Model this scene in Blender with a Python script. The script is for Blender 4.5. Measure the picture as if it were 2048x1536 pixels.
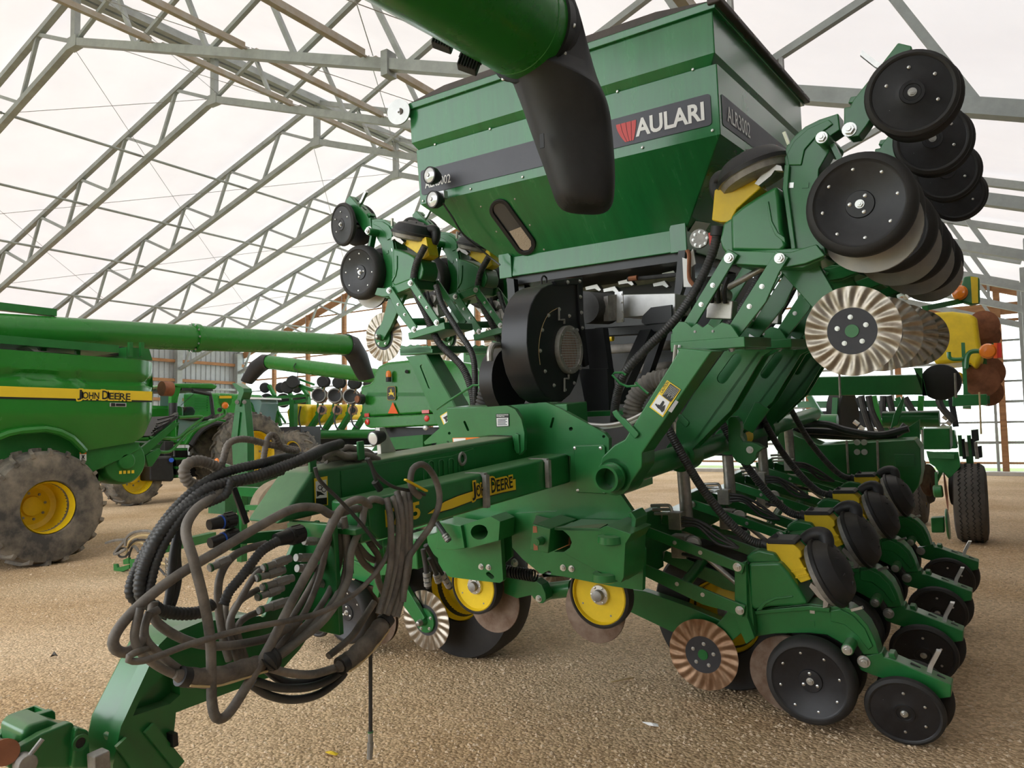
import bpy, bmesh, math, random
from mathutils import Vector, Matrix
random.seed(7)
PI = math.pi
for o in list(bpy.data.objects): bpy.data.objects.remove(o)
scn = bpy.context.scene
COL = scn.collection
V = Vector

# ------------------------------------------------------------------ camera
F, CX, CY, HC = 1500.0, 1024.0, 768.0, 1.43
RW = Matrix(((0.8383197, 0.04953522, 0.54292388), (0.54487698, -0.04298722, -0.83741339), (-0.01814267, 0.99784686, -0.06302764)))
RM = Matrix(((0.82372123, 0.04219679, 0.56542264), (0.56413519, 0.03903859, -0.82475904), (-0.05687549, 0.99834634, 0.00835223)))
cam = bpy.data.cameras.new('camera'); cam.sensor_width = 36; cam.lens = 36 * F / 2048; cam.clip_start = .05; cam.clip_end = 500
co = bpy.data.objects.new('camera', cam); COL.objects.link(co); scn.camera = co
co.matrix_world = Matrix.Translation((0, 0, HC)) @ RW.to_4x4()
# frame of the planter: it stands nose down, so its long axis climbs a little away from the hitch
MF = Matrix.Translation((0, 0, HC)) @ (RW @ RM.transposed()).to_4x4()
WF = Matrix.Identity(4)
# ------------------------------------------------------------------ light
world = bpy.data.worlds.new('world'); scn.world = world; world.use_nodes = True
nt = world.node_tree; bgn = nt.nodes['Background']
bgn.inputs[0].default_value = (0.93, 0.96, 1.0, 1); bgn.inputs[1].default_value = 3.0
vs = scn.view_settings
vs.view_transform = 'Standard'; vs.look = 'None'; vs.gamma = 1; vs.use_curve_mapping = False
vs.exposure = 0.42

# ------------------------------------------------------------------ pixels to places
def _ray(px, py): return V(((px - CX) / F, -(py - CY) / F, -1))
def mp(px, py, Y=None, X=None, Z=None):
    d = RM @ _ray(px, py)
    t = Y / d.y if Y is not None else (X / d.x if X is not None else Z / d.z)
    return d * t
def wp(px, py, Y=None, X=None, Z=None):
    d = RW @ _ray(px, py)
    t = Y / d.y if Y is not None else (X / d.x if X is not None else (Z - HC) / d.z)
    return d * t + V((0, 0, HC))
def crop(x0, y0, s): return lambda x, y: (x0 + x / s, y0 + y / s)

# ------------------------------------------------------------------ materials
MATS = {}
def mat(name, col, rough=.5, metal=0., spec=.5, var=0., scale=6., bump=0., bscale=60., dust=0., coat=0., col2=None, stretch=None, emit=None, trans=0.):
    m = bpy.data.materials.new(name); m.use_nodes = True
    n = m.node_tree.nodes; l = m.node_tree.links; b = n['Principled BSDF']
    b.inputs['Base Color'].default_value = (*col, 1); b.inputs['Roughness'].default_value = rough
    b.inputs['Metallic'].default_value = metal; b.inputs['Specular IOR Level'].default_value = spec
    if coat: b.inputs['Coat Weight'].default_value = coat; b.inputs['Coat Roughness'].default_value = .12
    if trans: b.inputs['Transmission Weight'].default_value = trans
    if emit: b.inputs['Emission Color'].default_value = (*emit[0], 1); b.inputs['Emission Strength'].default_value = emit[1]
    tc = n.new('ShaderNodeTexCoord'); vec = tc.outputs['Object']
    if stretch:
        mpn = n.new('ShaderNodeMapping'); mpn.inputs['Scale'].default_value = stretch; l.new(vec, mpn.inputs['Vector']); vec = mpn.outputs[0]
    if var or col2:
        t = n.new('ShaderNodeTexNoise'); t.inputs['Scale'].default_value = scale; t.inputs['Detail'].default_value = 6; t.inputs['Roughness'].default_value = .65
        l.new(vec, t.inputs['Vector'])
        r = n.new('ShaderNodeValToRGB'); r.color_ramp.elements[0].position = .35; r.color_ramp.elements[1].position = .68
        c2 = col2 or tuple(min(1, c * (1 + var)) for c in col); c1 = col if col2 else tuple(c * (1 - var) for c in col)
        r.color_ramp.elements[0].color = (*c1, 1); r.color_ramp.elements[1].color = (*c2, 1)
        l.new(t.outputs['Fac'], r.inputs['Fac']); src = r.outputs['Color']
        if dust:   # dust lies on what faces up
            g = n.new('ShaderNodeNewGeometry'); sp = n.new('ShaderNodeSeparateXYZ'); l.new(g.outputs['Normal'], sp.inputs[0])
            mr = n.new('ShaderNodeMapRange'); mr.inputs['From Min'].default_value = .55; mr.inputs['From Max'].default_value = 1; mr.inputs['To Max'].default_value = dust
            l.new(sp.outputs['Z'], mr.inputs['Value'])
            mu = n.new('ShaderNodeMath'); mu.operation = 'MULTIPLY'; l.new(mr.outputs[0], mu.inputs[0]); l.new(t.outputs['Fac'], mu.inputs[1])
            mx = n.new('ShaderNodeMix'); mx.data_type = 'RGBA'; l.new(mu.outputs[0], mx.inputs[0]); l.new(src, mx.inputs[6]); mx.inputs[7].default_value = (.42, .36, .27, 1)
            src = mx.outputs[2]
        l.new(src, b.inputs['Base Color'])
        rr = n.new('ShaderNodeMapRange'); rr.inputs['To Min'].default_value = rough * .8; rr.inputs['To Max'].default_value = min(1, rough * 1.35)
        l.new(t.outputs['Fac'], rr.inputs['Value']); l.new(rr.outputs[0], b.inputs['Roughness'])
    if bump:
        t2 = n.new('ShaderNodeTexNoise'); t2.inputs['Scale'].default_value = bscale; t2.inputs['Detail'].default_value = 5; l.new(vec, t2.inputs['Vector'])
        bn = n.new('ShaderNodeBump'); bn.inputs['Strength'].default_value = bump; bn.inputs['Distance'].default_value = .01
        l.new(t2.outputs['Fac'], bn.inputs['Height']); l.new(bn.outputs[0], b.inputs['Normal'])
    MATS[name] = m; return m
mat('green', (.015, .158, .036), .3, var=.16, scale=4, dust=.3, coat=.25)
mat('green_hopper', (.013, .16, .040), .24, var=.14, scale=2, coat=.3, stretch=(6, 1, .6))
mat('green_dusty', (.03, .15, .048), .5, var=.2, scale=5, dust=.9)
mat('green_combine', (.022, .20, .022), .25, spec=.4, var=.06, scale=1.2, coat=.15)
mat('green_far', (.02, .17, .03), .35, spec=.4, var=.1)
mat('yellow', (.80, .56, .012), .4, var=.08, scale=8)
mat('yellow_decal', (.85, .62, .03), .4)
mat('black_plastic', (.016, .016, .017), .48, var=.35, scale=9, dust=.25)
mat('black_paint', (.010, .011, .014), .35, var=.3, scale=7, dust=.15)
mat('rubber', (.022, .021, .020), .62, var=.3, scale=14, bump=.15, bscale=40)
mat('rubber_dusty', (.085, .076, .066), .85, var=.3, scale=6, bump=.3, bscale=30)
mat('tyre_mud', (.05, .048, .045), .9, col2=(.25, .215, .165), scale=4, bump=.5, bscale=14)
mat('wheel_face', (.014, .014, .016), .42, var=.4, scale=18)
mat('hose', (.085, .077, .068), .55, col2=(.25, .22, .19), scale=9, bump=.12, bscale=70)
mat('hose_black', (.036, .036, .036), .45, var=.4, scale=12)
mat('hose_grey', (.27, .25, .22), .65, col2=(.13, .12, .108), scale=8, bump=.2, bscale=50)
mat('sleeve', (.06, .053, .046), .75, col2=(.22, .185, .15), scale=11, bump=.6, bscale=26)
mat('zinc', (.62, .62, .60), .32, metal=.9, var=.12, scale=30)
mat('steel', (.42, .40, .37), .38, metal=.85, var=.2, scale=18)
mat('steel_dull', (.34, .33, .31), .55, metal=.6, var=.25, scale=20)
mat('stainless', (.55, .55, .54), .42, metal=.8, var=.12, scale=9)
mat('rust_disc', (.13, .075, .045), .55, metal=.35, col2=(.28, .21, .16), scale=7)
mat('disc_grey', (.30, .29, .28), .42, metal=.6, col2=(.40, .37, .32), scale=6)
mat('coulter_bright', (.27, .22, .165), .34, metal=.92, col2=(.46, .42, .36), scale=7)
mat('coulter_rust', (.24, .125, .065), .42, metal=.75, col2=(.42, .28, .18), scale=8)
mat('coulter_hub', (.05, .05, .055), .5, metal=.4, var=.2)
mat('galv', (.33, .35, .335), .5, metal=.25, var=.16, scale=3)
mat('galv_rusty', (.40, .38, .34), .6, metal=.2, col2=(.34, .27, .19), scale=3)
mat('wood', (.42, .21, .09), .75, col2=(.26, .125, .06), scale=3, stretch=(1, 1, 8))
mat('white', (.82, .82, .80), .45)
mat('decal_grey', (.060, .062, .078), .42, var=.12, scale=5)
mat('decal_black', (.012, .012, .012), .4)
mat('red', (.55, .03, .02), .4)
mat('red_lens', (.70, .035, .02), .2, coat=.5)
mat('orange', (.85, .20, .01), .3)
mat('orange_lens', (.85, .22, .01), .2, coat=.5)
mat('smv_orange', (.95, .13, .01), .5)
mat('lens', (.72, .74, .76), .12, metal=.35, coat=.6)
mat('tarp', (.07, .055, .048), .6, var=.3)
mat('seed', (.5, .40, .30), .8, bump=.6, bscale=120)
mat('glass_dark', (.035, .04, .042), .08, coat=.6)
mat('glass_cab', (.16, .26, .25), .06, coat=.5)
mat('copper', (.30, .12, .06), .5, metal=.5, var=.3)
mat('straw', (.55, .42, .22), .8)
mat('blue', (.02, .10, .55), .4)
mat('cladding', (.38, .40, .41), .5, metal=.2, var=.08)
mat('dirt_caked', (.36, .28, .19), .9, col2=(.26, .20, .14), scale=14, bump=.8, bscale=30)

# ------------------------------------------------------------------ mesh builder
class MB:
    def __init__(s): s.v = []; s.f = []; s.m = []
    def add(s, vs, fs, m=0):
        k = len(s.v); s.v += [V(q) for q in vs]
        for f in fs: s.f.append([i + k for i in f]); s.m.append(m)
        return s
    def box(s, c, size, m=0, rot=None):
        c = V(c); h = V(size) / 2; R = rot or Matrix.Identity(3)
        vs = [c + R @ V((x * h.x, y * h.y, z * h.z)) for x in (-1, 1) for y in (-1, 1) for z in (-1, 1)]
        return s.add(vs, [(0, 1, 3, 2), (4, 6, 7, 5), (0, 4, 5, 1), (2, 3, 7, 6), (0, 2, 6, 4), (1, 5, 7, 3)], m)
    def prism(s, pts, d, m=0, mside=None):
        n = len(pts); d = V(d); a = [V(p) for p in pts]
        s.add(a + [p + d for p in a], [list(range(n)), list(range(n, 2 * n))[::-1]], m)
        k = len(s.v) - 2 * n
        for i in range(n):
            j = (i + 1) % n; s.f.append([k + i, k + j, k + n + j, k + n + i]); s.m.append(m if mside is None else mside)
        return s
    def loft(s, loops, m=0, cap=True):
        n = len(loops[0]); k = len(s.v)
        for L in loops: s.v += [V(q) for q in L]
        for a in range(len(loops) - 1):
            for i in range(n):
                j = (i + 1) % n
                s.f.append([k + a * n + i, k + a * n + j, k + (a + 1) * n + j, k + (a + 1) * n + i]); s.m.append(m)
        if cap:
            s.f.append([k + i for i in range(n)][::-1]); s.m.append(m)
            e = k + (len(loops) - 1) * n; s.f.append([e + i for i in range(n)]); s.m.append(m)
        return s
    def bar(s, p0, p1, w, h=None, m=0, up=(0, 0, 1)):
        p0, p1 = V(p0), V(p1); d = (p1 - p0).normalized(); u = V(up)
        if abs(d.dot(u)) > .95: u = V((1, 0, 0)) if abs(d.x) < .9 else V((0, 1, 0))
        a = d.cross(u).normalized() * w / 2; b = a.cross(d).normalized() * (h or w) / 2
        return s.loft([[p + a + b, p - a + b, p - a - b, p + a - b] for p in (p0, p1)], m)
    def cyl(s, p0, p1, r0, r1=None, n=16, m=0, cap=True):
        p0, p1 = V(p0), V(p1); r1 = r0 if r1 is None else r1; a, b = perp(p1 - p0)
        L = [[p + (a * math.cos(2 * PI * i / n) + b * math.sin(2 * PI * i / n)) * r for i in range(n)] for p, r in ((p0, r0), (p1, r1))]
        return s.loft(L, m, cap)
    def tube(s, pts, r, n=10, m=0, cap=True):
        pts = [V(p) for p in pts]; rs = r if isinstance(r, (list, tuple)) else [r] * len(pts)
        t = [(pts[min(i + 1, len(pts) - 1)] - pts[max(i - 1, 0)]).normalized() for i in range(len(pts))]
        a, _ = perp(t[0]); L = []
        for i, p in enumerate(pts):
            a = (a - t[i] * a.dot(t[i])).normalized(); b = t[i].cross(a)
            L.append([p + (a * math.cos(2 * PI * k / n) + b * math.sin(2 * PI * k / n)) * rs[i] for k in range(n)])
        return s.loft(L, m, cap)
    def lathe(s, prof, o, ax, n=32, m=0, ms=None, wob=None):
        """prof: (radius, height along ax); ms: material per segment"""
        o = V(o); ax = V(ax).normalized(); a, b = perp(ax); k = len(s.v); idx = []
        for (r, h) in prof:
            if r < 1e-6: idx.append([len(s.v)]); s.v.append(o + ax * h)
            else:
                idx.append(list(range(len(s.v), len(s.v) + n)))
                for i in range(n):
                    c = 2 * PI * i / n; s.v.append(o + ax * h + (a * math.cos(c) + b * math.sin(c)) * r)
        for q in range(len(prof) - 1):
            A, B = idx[q], idx[q + 1]; mm = ms[q] if ms else m
            for i in range(n):
                j = (i + 1) % n
                if len(A) == 1 and len(B) == 1: continue
                if len(A) == 1: f = [A[0], B[j], B[i]]
                elif len(B) == 1: f = [A[i], A[j], B[0]]
                else: f = [A[i], A[j], B[j], B[i]]
                s.f.append(f); s.m.append(mm)
        return s
    def xf(s, M):
        s.v = [M @ p for p in s.v]; return s
def perp(d):
    d = V(d).normalized(); u = V((0, 0, 1)) if abs(d.z) < .9 else V((1, 0, 0))
    a = u.cross(d).normalized(); return a, d.cross(a)
def spline(pts, n=8):
    """smooth curve through the points"""
    P = [V(p) for p in pts]; P = [P[0] * 2 - P[1]] + P + [P[-1] * 2 - P[-2]]; out = []
    for i in range(1, len(P) - 2):
        for k in range(n):
            t = k / n; a, b, c, d = P[i - 1:i + 3]
            out.append(.5 * ((2 * b) + (c - a) * t + (2 * a - 5 * b + 4 * c - d) * t * t + (3 * b - a - 3 * c + d) * t ** 3))
    out.append(P[-2]); return out
def resample(pts, step):
    out = [pts[0]]; acc = 0
    for a, b in zip(pts, pts[1:]):
        L = (b - a).length; d = step - acc
        while d <= L: out.append(a + (b - a) * (d / L)); d += step
        acc = L - (d - step)
    return out

# ------------------------------------------------------------------ objects
def meta(o, label=None, cat=None, group=None, kind=None):
    for k, x in (('label', label), ('category', cat), ('group', group), ('kind', kind)):
        if x: o[k] = x
    return o
def thing(name, label, cat, base=(0, 0, 0), frame=WF, group=None, kind=None):
    o = bpy.data.objects.new(name, None); COL.objects.link(o); o.empty_display_size = .1
    o.matrix_world = frame @ Matrix.Translation(base); o['_b'] = tuple(base)
    return meta(o, label, cat, group, kind)
BASE = {}
def base_of(o):
    while o.parent: o = o.parent
    return V(o.get('_b', (0, 0, 0)))
def mesh(name, mb, mats, smooth=35, recalc=True):
    me = bpy.data.meshes.new(name); me.from_pydata(mb.v, [], mb.f)
    for m in ([mats] if isinstance(mats, str) else mats): me.materials.append(MATS[m])
    me.polygons.foreach_set('material_index', mb.m)
    if recalc:
        b = bmesh.new(); b.from_mesh(me); bmesh.ops.recalc_face_normals(b, faces=b.faces); b.to_mesh(me); b.free()
    if smooth: 
        me.polygons.foreach_set('use_smooth', [True] * len(me.polygons)); me.set_sharp_from_angle(angle=math.radians(smooth))
    me.update(); return me
def part(name, mb, mats, parent=None, label=None, bevel=0, smooth=35, kind=None, seg=2):
    if parent is not None: b = base_of(parent); mb.v = [p - b for p in mb.v]
    o = bpy.data.objects.new(name, mesh(name, mb, mats, smooth)); COL.objects.link(o)
    if parent is not None:
        o.parent = parent
        if parent.parent: o.matrix_parent_inverse = chain(parent).inverted()
    if bevel:
        md = o.modifiers.new('bevel', 'BEVEL'); md.width = bevel; md.segments = seg; md.limit_method = 'ANGLE'; md.angle_limit = math.radians(38); md.harden_normals = True
    return meta(o, label, kind=kind)
def solo(name, mb, mats, label, cat, base, frame=WF, group=None, bevel=0, smooth=35, kind=None):
    """a thing that is one mesh"""
    base = V(base); mb.v = [p - base for p in mb.v]
    o = bpy.data.objects.new(name, mesh(name, mb, mats, smooth)); COL.objects.link(o); o.matrix_world = frame @ Matrix.Translation(base); o['_b'] = tuple(base)
    if bevel:
        md = o.modifiers.new('bevel', 'BEVEL'); md.width = bevel; md.segments = 2; md.limit_method = 'ANGLE'; md.angle_limit = math.radians(38); md.harden_normals = True
    return meta(o, label, cat, group, kind)
def chain(o):
    M = Matrix.Identity(4)
    while o.parent: M = o.matrix_basis @ M if o.matrix_parent_inverse == Matrix.Identity(4) else (o.matrix_parent_inverse @ o.matrix_basis) @ M; o = o.parent
    return M
def inst(name, me, parent, pos, axis=(0, 0, 1), scale=1., spin=0.):
    """a shared mesh placed at pos with its z along axis"""
    o = bpy.data.objects.new(name, me); COL.objects.link(o); o.parent = parent
    ax = V(axis).normalized(); a, b = perp(ax); R = Matrix((a, b, ax)).transposed().to_4x4()
    if parent.parent: o.matrix_parent_inverse = chain(parent).inverted()
    o.matrix_basis = Matrix.Translation(V(pos) - base_of(parent)) @ R @ Matrix.Rotation(spin, 4, 'Z') @ Matrix.Scale(scale, 4)
    return o
def copy_tree(o, parent=None):
    c = o.copy(); COL.objects.link(c); c.parent = parent
    if parent is not None: c.matrix_parent_inverse = o.matrix_parent_inverse.copy()
    for ch in list(o.children): copy_tree(ch, c)
    return c
# bolt of 1 unit across flats radius: washer + hexagon + threaded tip
_b = MB().cyl((0, 0, 0), (0, 0, .25), 1.35, n=16).cyl((0, 0, .25), (0, 0, 1.0), 1.0, n=6)
_b.cyl((0, 0, 1.0), (0, 0, 1.3), .5, n=8)
BOLT = mesh('bolt', _b, 'zinc', 30)
_b = MB().cyl((0, 0, 0), (0, 0, .35), 1, n=12).cyl((0, 0, .35), (0, 0, .7), .75, n=6)
BOLT_DARK = mesh('rivet', _b, 'steel_dull', 30)
_b = MB().lathe([(1, 0), (.9, .35), (.5, .55), (0, .6)], (0, 0, 0), (0, 0, 1), 10)
STUD = mesh('stud', _b, 'zinc', 40)
BOLT_GREEN = mesh('bolt', MB().cyl((0, 0, 0), (0, 0, .25), 1.3, n=14).cyl((0, 0, .25), (0, 0, .8), 1, n=6), 'green', 30)
def bolts(parent, pts, axis, r, me=None, name='bolt'):
    for i, p in enumerate(pts): inst(name, me or BOLT, parent, p, axis, r, i * .7)
def text_mb(s, size=1., bold=0., shear=0., space=1.):
    """outline of a word as flat triangles, origin at its left foot, x right, y up"""
    cu = bpy.data.curves.new('t', 'FONT'); cu.body = s; cu.size = size; cu.offset = bold; cu.shear = shear; cu.space_character = space; cu.resolution_u = 3
    ob = bpy.data.objects.new('t', cu); COL.objects.link(ob)
    dg = bpy.context.evaluated_depsgraph_get(); dg.update(); me = bpy.data.meshes.new_from_object(ob.evaluated_get(dg))
    mb = MB(); mb.add([v.co.copy() for v in me.vertices], [list(p.vertices) for p in me.polygons])
    bpy.data.objects.remove(ob); bpy.data.meshes.remove(me); bpy.data.curves.remove(cu)
    return mb
def on_quad(mb, x0, y0, x1, y1, O, U, W, lift, m=None):
    """stretch a flat builder's bounding box to the box x0..x1, y0..y1 (metres) on the plane O + x U + y W"""
    xs = [p.x for p in mb.v]; ys = [p.y for p in mb.v]; a, b, c, d = min(xs), max(xs), min(ys), max(ys)
    O, U, W = V(O), V(U).normalized(), V(W).normalized(); N = U.cross(W)
    mb.v = [O + U * (x0 + (p.x - a) / (b - a) * (x1 - x0)) + W * (y0 + (p.y - c) / (d - c) * (y1 - y0)) + N * lift for p in mb.v]
    if m is not None: mb.m = [m] * len(mb.m)
    return mb
def merge(A, *Bs):
    for B in Bs:
        k = len(A.v); A.v += B.v; A.f += [[i + k for i in f] for f in B.f]; A.m += B.m
    return A
def flat(pts, lift, m=0):
    return MB().add(pts, [list(range(len(pts)))], m)
def rrect(x0, y0, x1, y1, r, n=4):
    out = []
    for cx, cy, a in ((x1 - r, y1 - r, 0), (x0 + r, y1 - r, 90), (x0 + r, y0 + r, 180), (x1 - r, y0 + r, 270)):
        for i in range(n + 1):
            t = math.radians(a + 90 * i / n); out.append((cx + r * math.cos(t), cy + r * math.sin(t)))
    return out
def keyhole(outer, holes):
    """one polygon with holes, each joined to the rim by a seam (2D points)"""
    P = list(outer)
    area = sum(a[0] * b[1] - b[0] * a[1] for a, b in zip(P, P[1:] + P[:1]))
    for H in holes:
        ha = sum(a[0] * b[1] - b[0] * a[1] for a, b in zip(H, H[1:] + H[:1]))
        H = list(H) if ha * area < 0 else list(H)[::-1]
        i, j = min(((i, j) for i in range(len(P)) for j in range(len(H))), key=lambda ij: (P[ij[0]][0] - H[ij[1]][0]) ** 2 + (P[ij[0]][1] - H[ij[1]][1]) ** 2)
        P = P[:i + 1] + H[j:] + H[:j + 1] + P[i:]
    return P
# ================================================================== the shed
RX, RZ = -15.6, 10.72            # ridge, roof slope
XL, XR, YB, YF = -32.2, .95, 24.6, -7.0     # side walls, end wall, open front
TY = [-5.34 + 3.27 * k for k in range(10)]  # trusses: ... 7.74, 11.01 ... 24.09
def roofz(x): return RZ - ((x - RX) * .345 if x > RX else (RX - x) * .305)
# --- materials of the setting
def node_mat(name):
    m = bpy.data.materials.new(name); m.use_nodes = True; n = m.node_tree.nodes; n.clear(); MATS[name] = m
    out = n.new('ShaderNodeOutputMaterial'); return m, n, m.node_tree.links, out
m, n, l, out = node_mat('membrane')
tc = n.new('ShaderNodeTexCoord'); ns = n.new('ShaderNodeTexNoise'); ns.inputs['Scale'].default_value = .6; ns.inputs['Detail'].default_value = 8; l.new(tc.outputs['Object'], ns.inputs['Vector'])
rp = n.new('ShaderNodeValToRGB'); rp.color_ramp.elements[0].position = .3; rp.color_ramp.elements[1].position = .7
rp.color_ramp.elements[0].color = (.80, .755, .75, 1); rp.color_ramp.elements[1].color = (.86, .82, .81, 1); l.new(ns.outputs['Fac'], rp.inputs['Fac'])
d = n.new('ShaderNodeBsdfDiffuse'); t = n.new('ShaderNodeBsdfTranslucent'); mx = n.new('ShaderNodeMixShader'); mx.inputs[0].default_value = .245
l.new(rp.outputs[0], d.inputs[0]); l.new(rp.outputs[0], t.inputs[0]); l.new(d.outputs[0], mx.inputs[1]); l.new(t.outputs[0], mx.inputs[2]); l.new(mx.outputs[0], out.inputs[0])
m, n, l, out = node_mat('clear_panel')
tc = n.new('ShaderNodeTexCoord'); wv = n.new('ShaderNodeTexWave'); wv.inputs['Scale'].default_value = 4.2; wv.bands_direction = 'X'; l.new(tc.outputs['Object'], wv.inputs['Vector'])
bp = n.new('ShaderNodeBump'); bp.inputs['Strength'].default_value = .5; bp.inputs['Distance'].default_value = .02; l.new(wv.outputs['Fac'], bp.inputs['Height'])
t = n.new('ShaderNodeBsdfTranslucent'); t.inputs[0].default_value = (.86, .9, .92, 1); l.new(bp.outputs[0], t.inputs['Normal'])
tr = n.new('ShaderNodeBsdfTransparent'); tr.inputs[0].default_value = (.92, .95, .97, 1); mx = n.new('ShaderNodeMixShader'); mx.inputs[0].default_value = .62
mu = n.new('ShaderNodeMapRange'); mu.inputs['To Min'].default_value = .35; mu.inputs['To Max'].default_value = .62; l.new(wv.outputs['Fac'], mu.inputs['Value']); l.new(mu.outputs[0], mx.inputs[0])
l.new(t.outputs[0], mx.inputs[1]); l.new(tr.outputs[0], mx.inputs[2]); l.new(mx.outputs[0], out.inputs[0])
# gravel
m = bpy.data.materials.new('gravel'); m.use_nodes = True; MATS['gravel'] = m; n = m.node_tree.nodes; l = m.node_tree.links; b = n['Principled BSDF']; b.inputs['Roughness'].default_value = .95; b.inputs['Specular IOR Level'].default_value = .15
tc = n.new('ShaderNodeTexCoord')
big = n.new('ShaderNodeTexNoise'); big.inputs['Scale'].default_value = .55; big.inputs['Detail'].default_value = 5; l.new(tc.outputs['Object'], big.inputs['Vector'])
r1 = n.new('ShaderNodeValToRGB'); r1.color_ramp.elements[0].position = .36; r1.color_ramp.elements[1].position = .66
r1.color_ramp.elements[0].color = (.58, .405, .235, 1); r1.color_ramp.elements[1].color = (.76, .58, .385, 1); l.new(big.outputs['Fac'], r1.inputs['Fac'])
vo = n.new('ShaderNodeTexVoronoi'); vo.inputs['Scale'].default_value = 62; l.new(tc.outputs['Object'], vo.inputs['Vector'])
r2 = n.new('ShaderNodeValToRGB'); r2.color_ramp.elements[0].color = (.55, .52, .48, 1); r2.color_ramp.elements[1].color = (1.2, 1.2, 1.2, 1); 
sp = n.new('ShaderNodeSeparateColor'); l.new(vo.outputs['Color'], sp.inputs[0]); l.new(sp.outputs[0], r2.inputs['Fac'])
ml = n.new('ShaderNodeMix'); ml.data_type = 'RGBA'; ml.blend_type = 'MULTIPLY'; ml.inputs[0].default_value = .8; l.new(r1.outputs[0], ml.inputs[6]); l.new(r2.outputs[0], ml.inputs[7]); l.new(ml.outputs[2], b.inputs['Base Color'])
fine = n.new('ShaderNodeTexNoise'); fine.inputs['Scale'].default_value = 28; fine.inputs['Detail'].default_value = 7; l.new(tc.outputs['Object'], fine.inputs['Vector'])
ad = n.new('ShaderNodeMath'); ad.operation = 'SUBTRACT'; l.new(fine.outputs['Fac'], ad.inputs[0]); l.new(vo.outputs['Distance'], ad.inputs[1])
bp = n.new('ShaderNodeBump'); bp.inputs['Strength'].default_value = .6; bp.inputs['Distance'].default_value = .015; l.new(ad.outputs[0], bp.inputs['Height']); l.new(bp.outputs[0], b.inputs['Normal'])
mat('pebble', (.52, .38, .24), .9, col2=(.76, .61, .44), scale=3.0)
m, n, l, out = node_mat('glass_clear')
tr = n.new('ShaderNodeBsdfTransparent'); tr.inputs[0].default_value = (.62, .80, .78, 1); gl_ = n.new('ShaderNodeBsdfGlossy'); gl_.inputs['Roughness'].default_value = .05
mx = n.new('ShaderNodeMixShader'); mx.inputs[0].default_value = .14; l.new(tr.outputs[0], mx.inputs[1]); l.new(gl_.outputs[0], mx.inputs[2]); l.new(mx.outputs[0], out.inputs[0])
mat('field', (.16, .22, .06), .9, var=.2)
mat('concrete', (.55, .53, .50), .8, var=.1)

def struct(name, mb, mats, parent=None, label=None, bevel=0, smooth=35):
    o = part(name, mb, mats, parent, label, bevel, smooth)
    if parent is None: o['kind'] = 'structure'
    return o
# floor
mb = MB(); nx, ny = 60, 50
gx = [XL - .3 + (XR + .6 - XL) * i / nx for i in range(nx + 1)]; gy = [YF + (YB - YF) * j / ny for j in range(ny + 1)]
mb.add([(x, y, 0) for y in gy for x in gx], [(j * (nx + 1) + i, j * (nx + 1) + i + 1, (j + 1) * (nx + 1) + i + 1, (j + 1) * (nx + 1) + i) for j in range(ny) for i in range(nx)])
meta(struct('floor', mb, 'gravel', smooth=0), 'tan gravel floor of the machine shed')
mb = MB().add([(-200, -120, -.06), (200, -120, -.06), (200, 260, -.06), (-200, 260, -.06)], [(0, 1, 2, 3)])
meta(struct('ground_outside', mb, 'field', smooth=0), 'green ground outside the shed', kind='structure')
# roof membrane
ceil = thing('ceiling', 'white fabric roof skin over the steel trusses', None, (0, 0, 0), kind='structure')
for x0, x1 in ((XL - .5, RX), (RX, XR + .4)):
    mb = MB(); K = 40; ys = sorted(set([YF + (YB + .3 - YF) * i / 30 for i in range(31)] + TY))
    rows = []
    for y in ys:
        near = min(abs(y - t) for t in TY); sag = -.05 * (1 - math.exp(-near * 1.6))
        rows.append([(x0 + (x1 - x0) * i / K, y, roofz(x0 + (x1 - x0) * i / K) + .16 + sag) for i in range(K + 1)])
    nn = K + 1
    mb.add([p for r in rows for p in r], [(j * nn + i, j * nn + i + 1, (j + 1) * nn + i + 1, (j + 1) * nn + i) for j in range(len(rows) - 1) for i in range(K)])
    part('roof_skin', mb, 'membrane', ceil, smooth=80)
mb = MB()
for dx in (-.12, .12): mb.bar((RX + dx, YF, RZ - .02), (RX + dx, YB, RZ - .02), .16, .2)
part('ridge_beam', mb, 'galv', ceil)
DEP = 1.12
def lowz(x): return roofz(x) - DEP
for side in (-1, 1):
    x = RX + side * 2.9; k = 0
    while XL + 1 < x < XR - .6:
        for a, bb in zip(TY, TY[1:]):
            if side < 0: mb = MB().cyl((x, a + .1, lowz(x) + .08), (x, bb - .12, lowz(x) + .08), .035, n=8)
            else: mb = MB().bar((x, a + .1, lowz(x) + .1), (x, bb - .12, lowz(x) + .1), .09, .1)
            mb.cyl((x, bb - .22, lowz(x) + .08), (x, bb, lowz(x) + .08), .02, n=6)
            part('purlin', mb, 'galv' if side < 0 else 'galv_rusty', ceil)
        x += side * 2.66; k += 1
mb = MB()
for q, (a, bb) in enumerate(zip(TY, TY[1:])):      # bracing cables, crossing in each bay
    for side in (-1, 1):
        for k in range(0, 4 if side < 0 else 5):
            xa = RX + side * (.2 + 2.7 * k); xb = RX + side * (2.9 + 2.66 * k)
            if not (XL < xb < XR - .4): continue
            for p0, p1 in (((xa, a), (xb, bb)), ((xb, a), (xa, bb))):
                c = MB().cyl((p0[0], p0[1], lowz(p0[0]) + .12), (p1[0], p1[1], lowz(p1[0]) + .12), .007, n=4)
                if (k + q) % 2 == 0: part('bracing_cable', c, 'steel_dull', ceil, smooth=0)
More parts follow.
